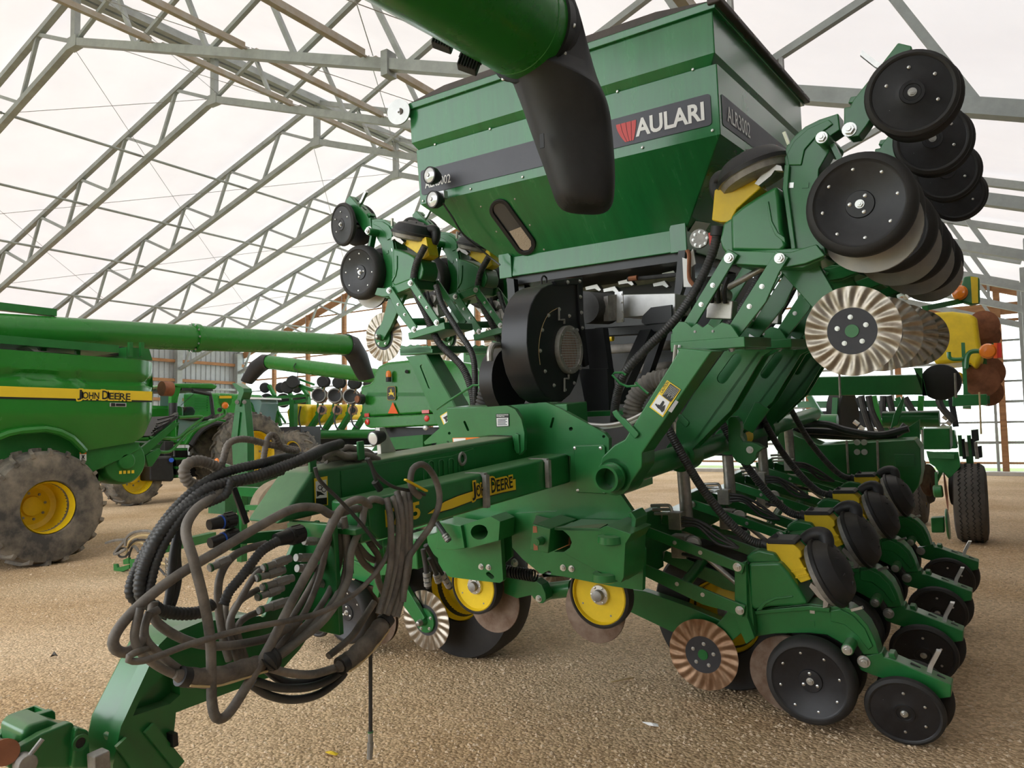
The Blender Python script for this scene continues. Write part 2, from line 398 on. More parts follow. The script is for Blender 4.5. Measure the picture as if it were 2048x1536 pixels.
# trusses
ORD = ['first', 'second', 'third', 'fourth', 'fifth', 'sixth', 'seventh', 'eighth', 'ninth', 'tenth']
for q, y in enumerate(TY[1:]):
    idx = len(TY) - 2 - q
    lab = 'grey steel roof truss, %s counted from the translucent end wall' % ORD[idx]
    tr = thing('roof_truss', lab, 'truss', (RX, y, lowz(RX)), group='roof trusses')
    for s_, xe in ((-1, XL), (1, XR - .35)):
        part('top_chord', MB().bar((RX, y, roofz(RX)), (xe, y, roofz(xe)), .13, .12), 'galv', tr)
        mb = MB().bar((RX, y, lowz(RX)), (xe, y, lowz(xe)), .14, .13 if s_ < 0 else .15)
        part('bottom_chord', mb, 'galv', tr)
        span = abs(xe - RX); npan = 7; pw = (span - .6) / npan
        for k in range(npan):
            xb0 = RX + s_ * (.0 + k * pw); xb1 = RX + s_ * ((k + 1) * pw); xt = RX + s_ * (k * pw + pw * .68)
            for xq in (xb0, xb1):
                part('web', MB().bar((xq, y, lowz(xq)), (xt, y, roofz(xt)), .075, .075), 'galv', tr)
    part('king_post', MB().bar((RX, y, lowz(RX)), (RX, y, roofz(RX)), .12, .16), 'galv', tr)
    part('gusset_plate', MB().box((RX, y, lowz(RX) - .02), (.34, .16, .24)), 'galv', tr)
    part('splice_plate', MB().box((RX + 8.6, y, lowz(RX + 8.6)), (.12, .2, .36)), 'galv', tr)
    for xe in (XL + .12, XR - .25):
        part('column', MB().box((xe, y, lowz(xe) / 2 + .5), (.3, .26, lowz(xe) + 1.0)), 'galv', tr)
# left wall: ribbed metal sheet on timber girts
mb = MB(); y = YF; pr = []
while y < YB: pr += [(XL - .05, y), (XL - .05, y + .19), (XL - .09, y + .21), (XL - .09, y + .25)]; y += .27
zt = roofz(XL) + .05
vs_ = [(a, b_, 0) for a, b_ in pr] + [(a, b_, zt) for a, b_ in pr]; N = len(pr)
mb.add(vs_, [(i, i + 1, N + i + 1, N + i) for i in range(N - 1)])
wl = struct('wall_left', mb, 'cladding', label='grey ribbed metal side wall behind the combines', smooth=0)
for z in (.5, 1.4, 2.3, 3.2, 4.1, 5.0): part('girt', MB().box((XL + .05, (YF + YB) / 2, z), (.09, YB - YF, .14)), 'wood', wl)
part('steel_rail', MB().box((XL + .16, (YF + YB) / 2, 3.75), (.06, YB - YF, .1)), 'galv', wl)
mb = MB(); vs_ = [(2 * (XR + .4) - a + XL - XR - .8 + 64.7 - 64.7, b_, 0) for a, b_ in pr]
vs_ = [(XR + .05 + (XL - a), b_, 0) for a, b_ in pr] + [(XR + .05 + (XL - a), b_, roofz(XR)) for a, b_ in pr]
mb.add(vs_, [(i, i + 1, N + i + 1, N + i) for i in range(N - 1)])
wr = struct('wall_right', mb, 'cladding', label='grey ribbed metal side wall beside the planter', smooth=0)
for z in (.5, 1.4, 2.3, 3.2, 4.1): part('girt', MB().box((XR - .02, (YF + YB) / 2, z), (.09, YB - YF, .14)), 'wood', wr)
# unseen wall strip added behind the camera to cut frontal light; rest left open
mb = MB(); x = -1.2; pr2 = []
while x < XR: pr2 += [(x, YF), (x + .19, YF), (x + .21, YF - .04), (x + .25, YF - .04)]; x += .27
N2 = len(pr2); mb.add([(a, b_, 0) for a, b_ in pr2] + [(a, b_, roofz(a)) for a, b_ in pr2], [(i, i + 1, N2 + i + 1, N2 + i) for i in range(N2 - 1)])
wf = struct('wall_light_block', mb, 'cladding', label='unseen ribbed metal wall strip behind the photographer, added to cut frontal light', smooth=0)
for z in (.5, 1.9, 3.3, 4.7): part('girt', MB().box(((-1.2 + XR) / 2, YF + .06, z), (1.2 + XR, .09, .14)), 'wood', wf)
# end wall: translucent sheets on timber girts, one sheet per bay
wb = thing('wall_back', 'translucent panel end wall with timber girts and posts', None, (0, YB, 0), kind='structure')
px = [XL] + [-24.98 - 2.41 * k for k in (2, 1, 0)] + [-24.98 + 2.506 * k for k in range(1, 11)] + [XR]
for a, bb in zip(px, px[1:]):
    mid = [RX] if a < RX < bb else []
    top = [(x, YB + .06, roofz(x) + .1) for x in [bb] + mid + [a]]
    part('translucent_panel', MB().add([(a, YB + .06, .18), (bb, YB + .06, .18)] + top, [list(range(4 + len(mid)))]), 'clear_panel', wb, smooth=0)
z = .32; k = 0
while z < RZ - .3:
    a, bb = max(XL, RX - (RZ - z) / .305), min(XR, RX + (RZ - z) / .345)
    part('girt', MB().box(((a + bb) / 2, YB, z), (bb - a, .05, .07 if k % 2 else .055)), 'wood' if z > 4.2 or k == 0 else 'galv', wb); z += .56 if z < 4.2 else .92; k += 1
for x in px[1:-1]:
    zt = roofz(x)
    part('post', MB().box((x, YB - .1, zt / 2), (.16, .14, zt)), 'wood', wb)
    part('steel_post', MB().box((x - .17, YB - .06, zt / 2), (.07, .07, zt)), 'galv', wb)
for s_, xe in ((-1, XL), (1, XR)):
    part('rake_board', MB().bar((RX, YB - .04, roofz(RX) - .12), (xe, YB - .04, roofz(xe) - .12), .08, .3), 'wood', wb)
part('header_board', MB().box((-2.2, YB - .08, 4.55), (6.2, .1, .32)), 'wood', wb)
part('sill', MB().box((-8, YB - .25, .05), (17, .5, .1)), 'concrete', wb)
# loose stones on the floor
rnd = random.Random(3); mb = MB()
OCT = [(1, 0, 0), (-1, 0, 0), (0, 1, 0), (0, -1, 0), (0, 0, 1), (0, 0, -1)]; OF = [(0, 2, 4), (2, 1, 4), (1, 3, 4), (3, 0, 4)]
cnt = 0; vs_, fs_ = [], []
while cnt < 42000:
    dd = 1.9 + 10 * rnd.random() ** 1.9; a = -.80 + 1.5 * rnd.random()
    fx, fy = -.543, .84; rx_, ry_ = .84, .543; s_ = math.tan(a) * dd * .9
    x, y = fx * dd + rx_ * s_, fy * dd + ry_ * s_
    if x > XR - .1: continue
    r = .0028 + .0065 * rnd.random() ** 2.6; r *= 1 + .06 * dd; k = len(vs_); an = rnd.random() * 6.3; c, s2 = math.cos(an), math.sin(an); e = .6 + .5 * rnd.random()
    for ox, oy, oz in OCT[:5]:
        X_, Y_ = ox * r * 1.4, oy * r * e; vs_.append((x + X_ * c - Y_ * s2, y + X_ * s2 + Y_ * c, max(0, oz) * r * .9 - .0008))
    fs_ += [[i + k for i in f] for f in OF]; cnt += 1
me = bpy.data.meshes.new('gravel_stones'); me.from_pydata(vs_, [], fs_); me.materials.append(MATS['pebble'])
o = bpy.data.objects.new('gravel_stones', me); COL.objects.link(o); meta(o, 'loose pale gravel stones strewn over the shed floor', 'gravel', kind='stuff')
# ================================================================== dry fertiliser hopper on the planter
YH, YH2 = 3.75, 5.55
hp = thing('fertilizer_hopper', 'tall green steel hopper with grey name band above the planter', 'hopper', (-2.25, 4.6, .64), MF)
def rect(x0, x1, y0, y1, z): return [(x0, y0, z), (x1, y0, z), (x1, y1, z), (x0, y1, z)]
hx0, hx1 = -3.262, -1.222
zt, zs, zi, zb = 1.815, 1.575, 1.505, 1.17
part('upper_skirt', MB().loft([rect(hx0, hx1, YH, YH2, zt), rect(hx0, hx1, YH, YH2, zs), rect(hx0 + .045, hx1 - .045, YH + .045, YH2 - .045, zi)], cap=False), 'green_hopper', hp, bevel=.006, smooth=15)
part('body_band', MB().loft([rect(hx0 + .02, hx1 - .0, YH + .02, YH2 - .02, zi + .02), rect(hx0 + .03, hx1 - .0, YH + .02, YH2 - .02, zb)], cap=False), 'green_hopper', hp, bevel=.006, smooth=15)
bx0, bx1, by0, by1 = -2.83, -1.585, 4.15, 5.2
part('funnel', MB().loft([rect(hx0 + .03, hx1, YH + .02, YH2 - .02, zb), rect(bx0, bx1, by0, by1, .76)], cap=False), 'green_hopper', hp, bevel=.006, smooth=15)
part('base_flange', MB().loft([rect(bx0 - .02, bx1 + .02, by0 - .03, by1 + .03, .80), rect(bx0 - .03, bx1 + .03, by0 - .05, by1 + .05, .665)]), 'green_hopper', hp, bevel=.006)
mb = MB()
for x in (bx0 - .0, bx1 - .0): mb.add([(x - .05, by0 - .05, .79), (x + .05, by0 - .05, .79), (x + .05, by0 - .02, .9), (x - .03, by0 - .02, .9)], [(0, 1, 2, 3)])
part('corner_gusset', MB().prism([(bx1 - .07, by0 - .055, .66), (bx1 + .03, by0 - .055, .66), (bx1 + .03, by0 - .055, .89), (bx1 - .03, by0 - .055, .89), (bx1 - .07, by0 - .055, .80)], (0, .02, 0)), 'green_hopper', hp, bevel=.004)
part('corner_gusset', MB().prism([(bx0 + .07, by0 - .055, .66), (bx0 - .03, by0 - .055, .66), (bx0 - .03, by0 - .055, .86), (bx0 + .02, by0 - .055, .86), (bx0 + .07, by0 - .055, .80)], (0, .02, 0)), 'green_hopper', hp, bevel=.004)
# rolled tarpaulin cover and its rim
part('rim', MB().loft([rect(hx0 - .02, hx1 + .02, YH - .02, YH2 + .02, zt - .03), rect(hx0 - .025, hx1 + .025, YH - .025, YH2 + .025, zt + .008), rect(hx0 + .03, hx1 - .03, YH + .03, YH2 - .03, zt + .02)]), 'green_hopper', hp, bevel=.004)
part('tarpaulin', MB().loft([rect(hx0, hx1, YH, YH2, zt + .02), rect(hx0 + .3, hx1 - .3, YH, YH2, zt + .06)]), 'tarp', hp)
part('tarp_edge', MB().box((hx1 + .02, (YH + YH2) / 2, zt + .005), (.07, YH2 - YH + .08, .035)), 'tarp', hp, bevel=.008)
bolts(hp, [(hx1 + .055, YH + .25 + .28 * k, zt + .0) for k in range(6)], (1, 0, 0), .011, BOLT_DARK)
for y in (4.15, 5.2): part('tarp_stop', MB().box((hx1 - .03, y, zt + .1), (.025, .04, .2)), 'steel_dull', hp)
part('roller_disc', MB().cyl((hx0 - .045, YH - .05, 1.775), (hx0 - .042, YH - .062, 1.775), .082, n=32), 'stainless', hp, 'round plain aluminium end disc')
part('roller_shaft', MB().cyl((hx0 - .03, YH - .06, 1.775), (hx0 + .02, YH + .3, 1.775), .022), 'tarp', hp)
bolts(hp, [(hx0 - .045, YH - .062, 1.775)], (0, -1, 0), .008, BOLT)
# name band
yd = YH + .017
def zq(py, px=1130): return 0
def hpt(px, py, Y=yd): q = mp(px, py, Y); return (q.x, q.z)
dz0, dz1 = 1.225, 1.385
def decal(name, x0, x1, z0, z1, mat_, lift=.0, lab=None):
    pts = [(x, yd - lift, z) for x, z in rrect(x0, z0, x1, z1, .018)]
    return part(name, MB().add(pts, [list(range(len(pts)))]), mat_, hp, lab, smooth=0)
decal('name_band', hx0 + .05, hx1 - .04, dz0, dz1, 'decal_grey', .002)
FO, FU, FWd = (0, yd, 0), (1, 0, 0), (0, 0, 1)
def word(s, x0, x1, z0, z1, name='lettering', mat_='white', bold=.02, shear=0, O=FO, U=FU, W=FWd, lift=.005, parent=hp):
    mb = on_quad(text_mb(s, 1, bold, shear), x0, z0, x1, z1, O, U, W, lift)
    return part(name, mb, mat_, parent, smooth=0)
ax0, ax1 = hpt(1271, 250)[0], hpt(1409, 225)[0]
az0, az1 = 1.256, 1.352
word('AULARI', ax0, ax1, az0, az1, bold=.03)
def swoosh(x0, z0, w, h, O, U, W, parent):
    """red quadrant split by curved light furrows"""
    O, U, W = V(O), V(U), V(W); N = U.cross(W).normalized(); mb = MB()
    for k in range(4):
        a = [(.26 * k, 1), (.235 + .26 * k, 1)]; e = [(.42 + .11 * k, 0), (.51 + .11 * k, 0)]
        L = []
        for (p, q) in zip(a, e):
            L.append([(p[0] + (q[0] - p[0]) * t ** 1.7, 1 - t) for t in [i / 6 for i in range(7)]])
        pts = L[0] + L[1][::-1]
        mb.add([O + U * (x0 + w * x) + W * (z0 + h * y) + N * .0045 for x, y in pts], [list(range(len(pts)))])
    return part('logo', mb, 'red', parent, 'red quadrant logo with curved furrows', smooth=0)
swoosh(hpt(1233, 258)[0], az0 - .012, .118, .105, FO, FU, FWd, hp)
word('ALR3002', hx0 + .085, hx0 + .30, 1.262, 1.318, bold=.012)
# right side band
SO, SU, SW = (hx1 + .001, 0, 0), (0, 1, 0), (0, 0, 1)
pts = [(hx1 + .0025, y, z) for y, z in rrect(YH + .06, dz0, YH2 - .08, dz1, .015)]
part('name_band', MB().add(pts, [list(range(len(pts)))]), 'decal_grey', hp, smooth=0)
word('ALR3002', YH + .13, YH + .52, 1.26, 1.345, O=SO, U=SU, W=SW, bold=.008)
word('AULARI', 4.98, 5.42, 1.25, 1.35, O=SO, U=SU, W=SW, bold=.03)
swoosh(4.82, 1.245, .15, .105, SO, SU, SW, hp)
# bolts
bs = [hpt(*q) for q in ((870, 289), (980, 258), (1235, 183), (1386, 139), (1045, 354), (941, 378), (1285, 295), (1425, 261), (846, 402))]
bolts(hp, [(x, yd - .001, z) for x, z in bs], (0, -1, 0), .008, STUD)
fn = (V((bx0, by0, .76)) - V((hx0 + .03, YH + .02, zb))); fu = V((1, 0, 0)); fw = V((0, by0 - YH - .02, .76 - zb)).normalized(); fnn = fu.cross(fw) * -1
if fnn.y > 0: fnn = -fnn
P0 = V((0, YH + .02, zb))
def fpt(px, py):   # pixel on the sloping front panel
    d = RM @ _ray(px, py); return d * (P0.dot(fnn) / d.dot(fnn))
for q in ((1030, 398), (962, 413), (1060, 450), (993, 463), (1088, 499), (1021, 511)):
    inst('bolt', STUD, hp, fpt(*q), fnn, .007)
# sight window
B2 = crop(650, 0, 2.743)
def capsule(c0, c1, r, n=10):
    a = math.atan2(c1[1] - c0[1], c1[0] - c0[0]); o_ = []
    for c, s0 in ((c1, -90), (c0, 90)):
        for i in range(n + 1):
            t = a + math.radians(s0 + 180 * i / n); o_.append((c[0] + r * math.cos(t), c[1] + r * math.sin(t)))
    return o_
cA, cB = B2(962, 1148), B2(1100, 1338)
out_ = [fpt(*p) + fnn * .012 for p in capsule(cA, cB, 21)]; inn = [fpt(*p) + fnn * .012 for p in capsule(cA, cB, 14)]
low = [fpt(*p) - fnn * .004 for p in capsule(cA, cB, 21)]; n_ = len(out_)
mb = MB(); mb.loft([low, out_, inn, [p - fnn * .010 for p in inn]], cap=False)
sw_ = part('sight_window', mb, 'black_plastic', hp, 'long rubber framed inspection window', bevel=.003)
part('pane', MB().add([p - fnn * .010 for p in inn], [list(range(n_))]), 'glass_dark', sw_, smooth=0)
sd = [p for p in capsule(cA, cB, 12) if p[1] > 462]
sd = [(1019, 462), (1042, 453), (1062, 481), (1063, 491), (1057, 499), (1048, 500), (1041, 496)]
part('grain_fill', MB().add([fpt(*p) + fnn * .0045 for p in sd], [list(range(len(sd)))]), 'seed', sw_, smooth=0)
# work lamps
for px_, py_, nm in ((861, 351, 1), (867, 399, 2)):
    c = mp(px_, py_, 3.64)
    la = part('work_lamp', MB().lathe([(0, .075), (.03, .07), (.052, .03), (.055, 0), (.055, -.012), (.047, -.014)], c, (.12, 1, 0), 28), 'black_plastic', hp)
    part('lens', MB().lathe([(.049, -.010), (.03, -.019), (0, -.022)], c, (.12, 1, 0), 28), 'lens', la)
    part('lamp_bulb', MB().lathe([(.014, -.02), (.012, -.027), (0, -.029)], c, (.12, 1, 0), 14), 'steel', la)
part('lamp_bracket', MB().box(mp(880, 395, 3.70) + V((0, 0, .01)), (.10, .04, .05)), 'stainless', hp, bevel=.004)
part('lamp_cable', MB().tube(spline([mp(885, 405, 3.68), mp(905, 435, 3.74), mp(928, 470, 3.85), mp(975, 510, 4.0), mp(1000, 530, 4.02)]), .006, 6), 'hose_black', hp)
# sticker sheets and valve at the right foot
Pr = V((hx1, 0, zb)); ru = V((bx1 - hx1, 0, .76 - zb)).normalized(); rn = V((-ru.z, 0, ru.x)); rn = rn if rn.x > 0 else -rn
def rpt(px, py): d = RM @ _ray(px, py); return d * (Pr.dot(rn) / d.dot(rn))
C4 = crop(1300, 440, 4.2675)
def sticker(q, parent, mat_='white', nrm=rn, f=rpt, lift=.004, name='sticker'):
    return part(name, MB().add([f(*p) + nrm * lift for p in q], [list(range(len(q)))]), mat_, parent, smooth=0)
st = sticker([C4(385, 5), C4(510, 25), C4(420, 165), C4(318, 110)], hp)
# ================================================================== planter row units
Dc = crop(1260, 1040, 2.768)
UB = V((-1.20, 3.76, -1.09))               # mount point of the first lowered unit
def D(x, y, Y=3.70):
    q = mp(*Dc(x, y), Y) - UB; return (q.x, q.z)
def Dl(pts, Y=3.70): return [D(x, y, Y) for x, y in pts]
def pl(pts, w0, w1): # (u,v) outline to a slab between two w
    return MB().prism([(u, w0, v) for u, v in pts], (0, w1 - w0, 0))
def coulter_mb(r, waves=20, flat_r=.52, amp=.0048):
    n = waves * 10; rr = [0, .17, .50, flat_r, .60, .70, .80, .90, .965, 1.0]; am = [0, 0, 0, 0, .35, .85, 1, .9, .6, .4]; mb = MB()
    for side in (-1, 1):
        idx = []
        for ri, (q, a) in enumerate(zip(rr, am)):
            row = []
            for i in range(n):
                t = 2 * PI * i / n; tw = t + .25 * (q - .5)
                h = amp * a * math.sin(waves * tw) + side * .0018
                row.append(V((q * r * math.cos(t), h, q * r * math.sin(t))))
            idx.append(len(mb.v)); mb.v += row if ri else [V((0, side * .0018, 0))]
        for a in range(len(rr) - 1):
            for i in range(n):
                j = (i + 1) % n
                if a == 0: f = [idx[0], idx[1] + i, idx[1] + j]
                else: f = [idx[a] + i, idx[a] + j, idx[a + 1] + j, idx[a + 1] + i]
                mb.f.append(f); mb.m.append(1 if a < 3 else 0)
    return mb
CM = {k: mesh('coulter_blade', coulter_mb(.186), [k, 'coulter_hub'], 60, recalc=False) for k in ('coulter_bright', 'coulter_rust')}
GP = [(.03, -.045), (.15, -.045), (.165, -.056), (.192, -.05), (.204, -.02), (.205, .015), (.198, .042), (.184, .056), (.170, .058), (.165, .052), (.158, .050), (.13, .040), (.075, .024), (.055, .022), (.052, .028), (0, .028)]
GM = [0, 0, 1, 1, 1, 1, 1, 1, 1, 0, 0, 0, 0, 0, 0]
GAUGE = mesh('gauge_wheel', MB().lathe(GP, (0, 0, 0), (0, 0, 1), 48, ms=GM), ['wheel_face', 'rubber'], 40)
CP = [(.02, -.018), (.12, -.016), (.145, -.02), (.160, -.012), (.165, 0), (.161, .014), (.148, .022), (.140, .020), (.137, .016), (.06, .018), (.045, .022), (.043, .026), (.032, .026), (.030, .023), (0, .023)]
CMt = [0, 1, 1, 1, 1, 1, 1, 0, 0, 0, 0, 0, 0, 0]
CLOSE = mesh('closing_wheel', MB().lathe(CP, (0, 0, 0), (0, 0, 1), 44, ms=CMt), ['wheel_face', 'rubber'], 40)

def row_unit(label, group, sg=1, up=False, gauge=None, disc=None, coul=None, chute=None, carm=0., arm_deg=-16.5, arm_len=.535, blade='coulter_rust', disc_mat='rust_disc', arms=True):
    gauge = gauge or D(990, 905, 3.60); disc = disc or D(882, 852, 3.76); coul = coul or D(405, 745, 3.76)
    root = thing('planter_row_unit', label, 'row unit', (0, 0, 0), group=group)
    S = lambda p: V((sg * p[0], p[1], p[2]))
    def P(name, mb, mats, parent=root, label=None, bevel=0, smooth=35):
        mb.v = [S(p) for p in mb.v]; return part(name, mb, mats, parent, label, bevel, smooth)
    def I(name, me, parent, p, ax, sc=1., spin=0.): return inst(name, me, parent, S(p), S(ax), sc, spin)
    # head bracket with front plates
    hb = Dl([(575, 250), (640, 232), (648, 540), (690, 655), (640, 690), (598, 600), (578, 520)], 3.62)
    P('head_bracket', pl(hb, -.135, -.105), 'green', bevel=.004)
    P('head_bracket', pl(hb, .105, .135), 'green', bevel=.004)
    P('head_block', pl(Dl([(590, 255), (660, 240), (690, 520), (700, 640), (650, 660), (600, 560)], 3.68), -.105, .105), 'green', bevel=.006)
    # shank: side plate, cheek and curved tail
    shank = Dl([(670, 500), (760, 488), (990, 462), (1110, 480), (1160, 476), (1215, 492), (1265, 530), (1315, 585), (1350, 655), (1378, 745), (1290, 748), (1250, 690), (1180, 692), (1090, 640), (990, 628), (800, 632), (680, 650)])
    P('shank', pl(shank, -.055, .055), 'green', bevel=.005)
    tail = Dl([(1110, 500), (1165, 492), (1235, 530), (1300, 600), (1345, 700), (1320, 720), (1260, 640), (1190, 580), (1110, 560)])
    P('shank_web', pl(tail, -.064, -.055), 'green', bevel=.004)
    P('shank_rail', pl(Dl([(690, 498), (990, 470), (1110, 482), (1108, 508), (990, 495), (700, 520)]), -.075, .075), 'green', bevel=.004)
    # hood over the meter drive
    hood = Dl([(655, 238), (828, 232), (880, 292), (935, 375), (988, 466), (930, 474), (770, 482), (692, 502), (662, 470)], 3.66)
    P('hood', pl(hood, -.105, .105), 'green', bevel=.016)
    P('hood_top', pl(Dl([(640, 205), (672, 178), (715, 165), (800, 182), (835, 235), (655, 240)], 3.68), -.085, .085), 'green', bevel=.012)
    rib = Dl([(700, 500), (740, 452), (800, 428), (900, 418), (905, 426), (805, 440), (752, 466), (730, 496)], 3.655)
    P('hood_rib', pl(rib, -.112, -.10), 'green', bevel=.003)
    # yellow seed chute, lid, meter disc and vacuum dome
    ch = Dl([(752, 128), (905, 132), (945, 172), (952, 205), (938, 214), (1003, 330), (945, 350), (885, 278), (820, 215), (758, 178)])
    ch = chute or ch
    ct = P('seed_chute', pl(ch, -.06, .05), 'yellow', bevel=.006)
    if not chute: P('chute_rib', pl(Dl([(890, 280), (975, 262), (978, 270), (896, 290)]), -.067, -.058), 'yellow', ct)
    if not chute: P('chute_rib', pl(Dl([(915, 312), (990, 296), (992, 304), (920, 322)]), -.067, -.058), 'yellow', ct)
    if not chute: P('chute_lid', pl(Dl([(758, 104), (900, 108), (922, 124), (920, 134), (762, 130)]), -.07, .06), 'black_plastic', bevel=.004)
    if not chute: P('lid_latch', pl(Dl([(765, 104), (790, 84), (805, 104)]), -.03, .0), 'black_plastic')
    dc = D(1092, 306); ax = V((.90, 0, .43)).normalized(); c0 = V((dc[0], 0, dc[1]))
    dome = MB().lathe([(.0, -.055), (.12, -.055), (.150, -.045), (.158, -.02), (.168, -.018), (.170, .0), (.160, .004), (.150, .03), (.125, .060), (.07, .078), (.05, .088), (0, .09)], c0, ax, 36, ms=[1, 1, 1, 1, 0, 0, 0, 0, 0, 0, 0])
    dm = P('vacuum_dome', dome, ['black_plastic', 'steel_dull'], smooth=30)
    a_, b_ = perp(ax)
    for k in range(6):
        t = k * PI / 3 + .3; q = c0 + (a_ * math.cos(t) + b_ * math.sin(t)) * .13 + ax * .035
        d_ = (a_ * math.cos(t) + b_ * math.sin(t))
        P('dome_rib', MB().bar(q, c0 + d_ * .07 + ax * .078, .012, .012), 'black_plastic', dm)
    cl = Dl([(1010, 340), (1060, 378), (1085, 420), (1108, 445), (1100, 472), (1075, 478), (1078, 440), (1050, 420), (1000, 360)])
    P('dome_clip', pl(cl, -.09, -.05), 'steel', dm)
    e0 = D(940, 132); e1 = D(1040, 100); e2 = D(1065, 150)
    P('vacuum_elbow', MB().tube(spline([(e0[0], .03, e0[1]), ((e0[0] + e1[0]) / 2, .03, e1[1] - .005), (e1[0], .03, e1[1]), (e2[0], .02, (e1[1] + e2[1]) / 2), (e2[0] + .0, .01, e2[1] - .03)], 6), [.030, .031, .032, .032, .033, .033, .034, .034, .034, .035, .035, .035, .036, .036, .036, .036, .036, .036, .036, .036, .036, .036, .036, .036, .036][:25], 12), 'black_plastic')
    # parallel arms
    if arms:
        t = math.radians(arm_deg); L = arm_len; d_ = V((math.cos(t), 0, math.sin(t)))
        for w in (-.15, .15):
            for v0, wd in ((.106, .052), (-.106, .066)):
                rr_ = V((0, w, v0)); fr = rr_ - d_ * L; nrm_ = V((-d_.z, 0, d_.x))
                pts = [fr + nrm_ * wd / 2, rr_ + nrm_ * wd / 2 + d_ * .03, rr_ - nrm_ * wd / 2 + d_ * .03, fr - nrm_ * wd / 2 - d_ * 0]
                if v0 < 0: pts = [fr + nrm_ * .03, rr_ + nrm_ * .03 + d_ * .02, rr_ - nrm_ * .03 + d_ * .02, rr_ - nrm_ * .03 - d_ * .05, rr_ - d_ * .18 - nrm_ * .05, fr - nrm_ * .03]
                am = P('parallel_arm', MB().prism([p + V((0, -.008, 0)) for p in pts], (0, .016, 0)), 'green', bevel=.003)
                sw = -1 if w < 0 else 1
                for f_ in (0, 1): I('bolt', BOLT, am, rr_ - d_ * L * f_ + V((0, sw * .008, 0)), (0, sw, 0), .016)
                if w < 0:
                    for f_ in (.36, .62): I('bolt', BOLT, am, rr_ - d_ * L * f_ + V((0, -.008, 0)), (0, -1, 0), .008)
        P('cross_tube', MB().cyl(V((0, -.14, -.106)) - d_ * .3, V((0, .14, -.106)) - d_ * .3 + V((0, 0, .06)), .028), 'green')
        # mount bracket at the front ends
        fr = -d_ * L
        P('mount_bracket', MB().box(fr + V((-.035, 0, .0)), (.05, .32, .34)), 'green', bevel=.005)
        # hydraulic down force actuator
        q = -d_ * (L * .67) + V((0, -.02, .05))
        ac = P('downforce_cylinder', MB().box(q, (.085, .07, .12)), 'steel', bevel=.006)
        P('valve_body', MB().lathe([(0, .05), (.035, .05), (.042, .03), (.042, -.04), (0, -.04)], q + V((.07, 0, .015)), (.3, -1, .2), 20), 'steel', ac)
        for k in range(3): P('valve_plug', MB().tube(spline([q + V((.03, -.05, .03 - .03 * k)), q + V((.09, -.075, .03 - .03 * k)), q + V((.14, -.07, .02 - .03 * k))], 4), .010, 8), 'black_plastic', ac)
        P('rod', MB().cyl(q + V((.1, 0, -.02)), V((.03, .0, -.09)), .014), 'steel', ac)
    # coulter on its arm
    cu = V((coul[0], 0, coul[1]))
    arm_ = [(-.02, -.05), (.04, -.12), (.03, -.2), (cu.x + .12, cu.z + .06), (cu.x + .03, cu.z - .03), (cu.x - .03, cu.z + .03), (cu.x + .05, cu.z + .13)]
    cs = 1 if sg > 0 else -1
    P('coulter_arm', pl(arm_, .012 * cs, .045 * cs), 'green', bevel=.004)
    cb = bpy.data.objects.new('coulter_blade', CM[blade]); COL.objects.link(cb); cb.parent = root; cb.location = S(cu)
    P('coulter_hub', MB().lathe([(0, .006), (.027, .006), (.028, .0)], cu, (0, -cs, 0), 20), 'green', cb)
    P('coulter_hub', MB().lathe([(.0, .05), (.022, .05), (.03, .02), (.075, .016), (.078, .0)], cu, (0, cs, 0), 20), 'green', cb)
    P('spindle_cap', MB().lathe([(.0, .088), (.014, .082), (.02, .068), (.02, .05), (0, .05)], cu, (0, cs, 0), 18), 'steel', cb)
    for k in range(5):
        t = 2 * PI * k / 5 + .2; I('bolt', BOLT, cb, cu + V((.058 * math.cos(t), -.002 if cs > 0 else -.018, .058 * math.sin(t))), (0, -1, 0), .0075)
    # opener discs, gauge wheels
    for sd in (-1, 1):
        P('opener_disc', MB().lathe([(0, .02), (.06, .018), (.08, .004), (.19, 0), (.189, -.004), (0, -.004)], (disc[0], sd * .012, disc[1]), (0, sd, .03 * sd), 44), disc_mat)
        c = V((gauge[0], sd * .105, gauge[1]))
        gw = I('gauge_wheel', GAUGE, root, c, (0, sd, 0))
        if sd < 0:
            for k in range(8):
                t = 2 * PI * k / 8 + .25; I('bolt', STUD, gw, c + V((.138 * math.cos(t), -.040, .138 * math.sin(t))), (0, -1, 0), .008)
            for k in range(3):
                t = 2 * PI * k / 3 + 1.6; I('bolt', STUD, gw, c + V((.036 * math.cos(t), -.028, .036 * math.sin(t))), (0, -1, 0), .0085)
            I('bolt', BOLT, gw, c + V((0, -.028, 0)), (0, -1, 0), .013)
    g_ = V((gauge[0], 0, gauge[1]))
    P('gauge_arm', MB().bar((D(1205, 715)[0], -.07, D(1205, 715)[1]), g_ + V((0, -.07, 0)), .018, .05, up=(0, 1, 0)), 'green')
    kc = D(1205, 715, 3.62)
    kb = P('pivot_boss', MB().cyl((kc[0], -.15, kc[1]), (kc[0], .15, kc[1]), .027, n=20), 'green', bevel=.003)
    I('bolt', BOLT, kb, (kc[0], -.15, kc[1]), (0, -1, 0), .017)
    # closing wheel tail
    pv = D(1283, 805, 3.66); R2 = Matrix.Rotation(-carm, 3, 'Y'); pvv = V((pv[0], 0, pv[1]))
    def T(mb): mb.v = [R2 @ (p - pvv) + pvv for p in mb.v]; return mb
    Tp = lambda p: R2 @ (V(p) - pvv) + pvv
    tailp = Dl([(1250, 800), (1262, 772), (1300, 762), (1390, 742), (1402, 770), (1440, 778), (1600, 850), (1778, 928), (1775, 995), (1705, 1003), (1500, 925), (1330, 868), (1270, 842)], 3.69)
    ca = P('closing_arm', T(pl(tailp, -.045, .045)), 'green', bevel=.005)
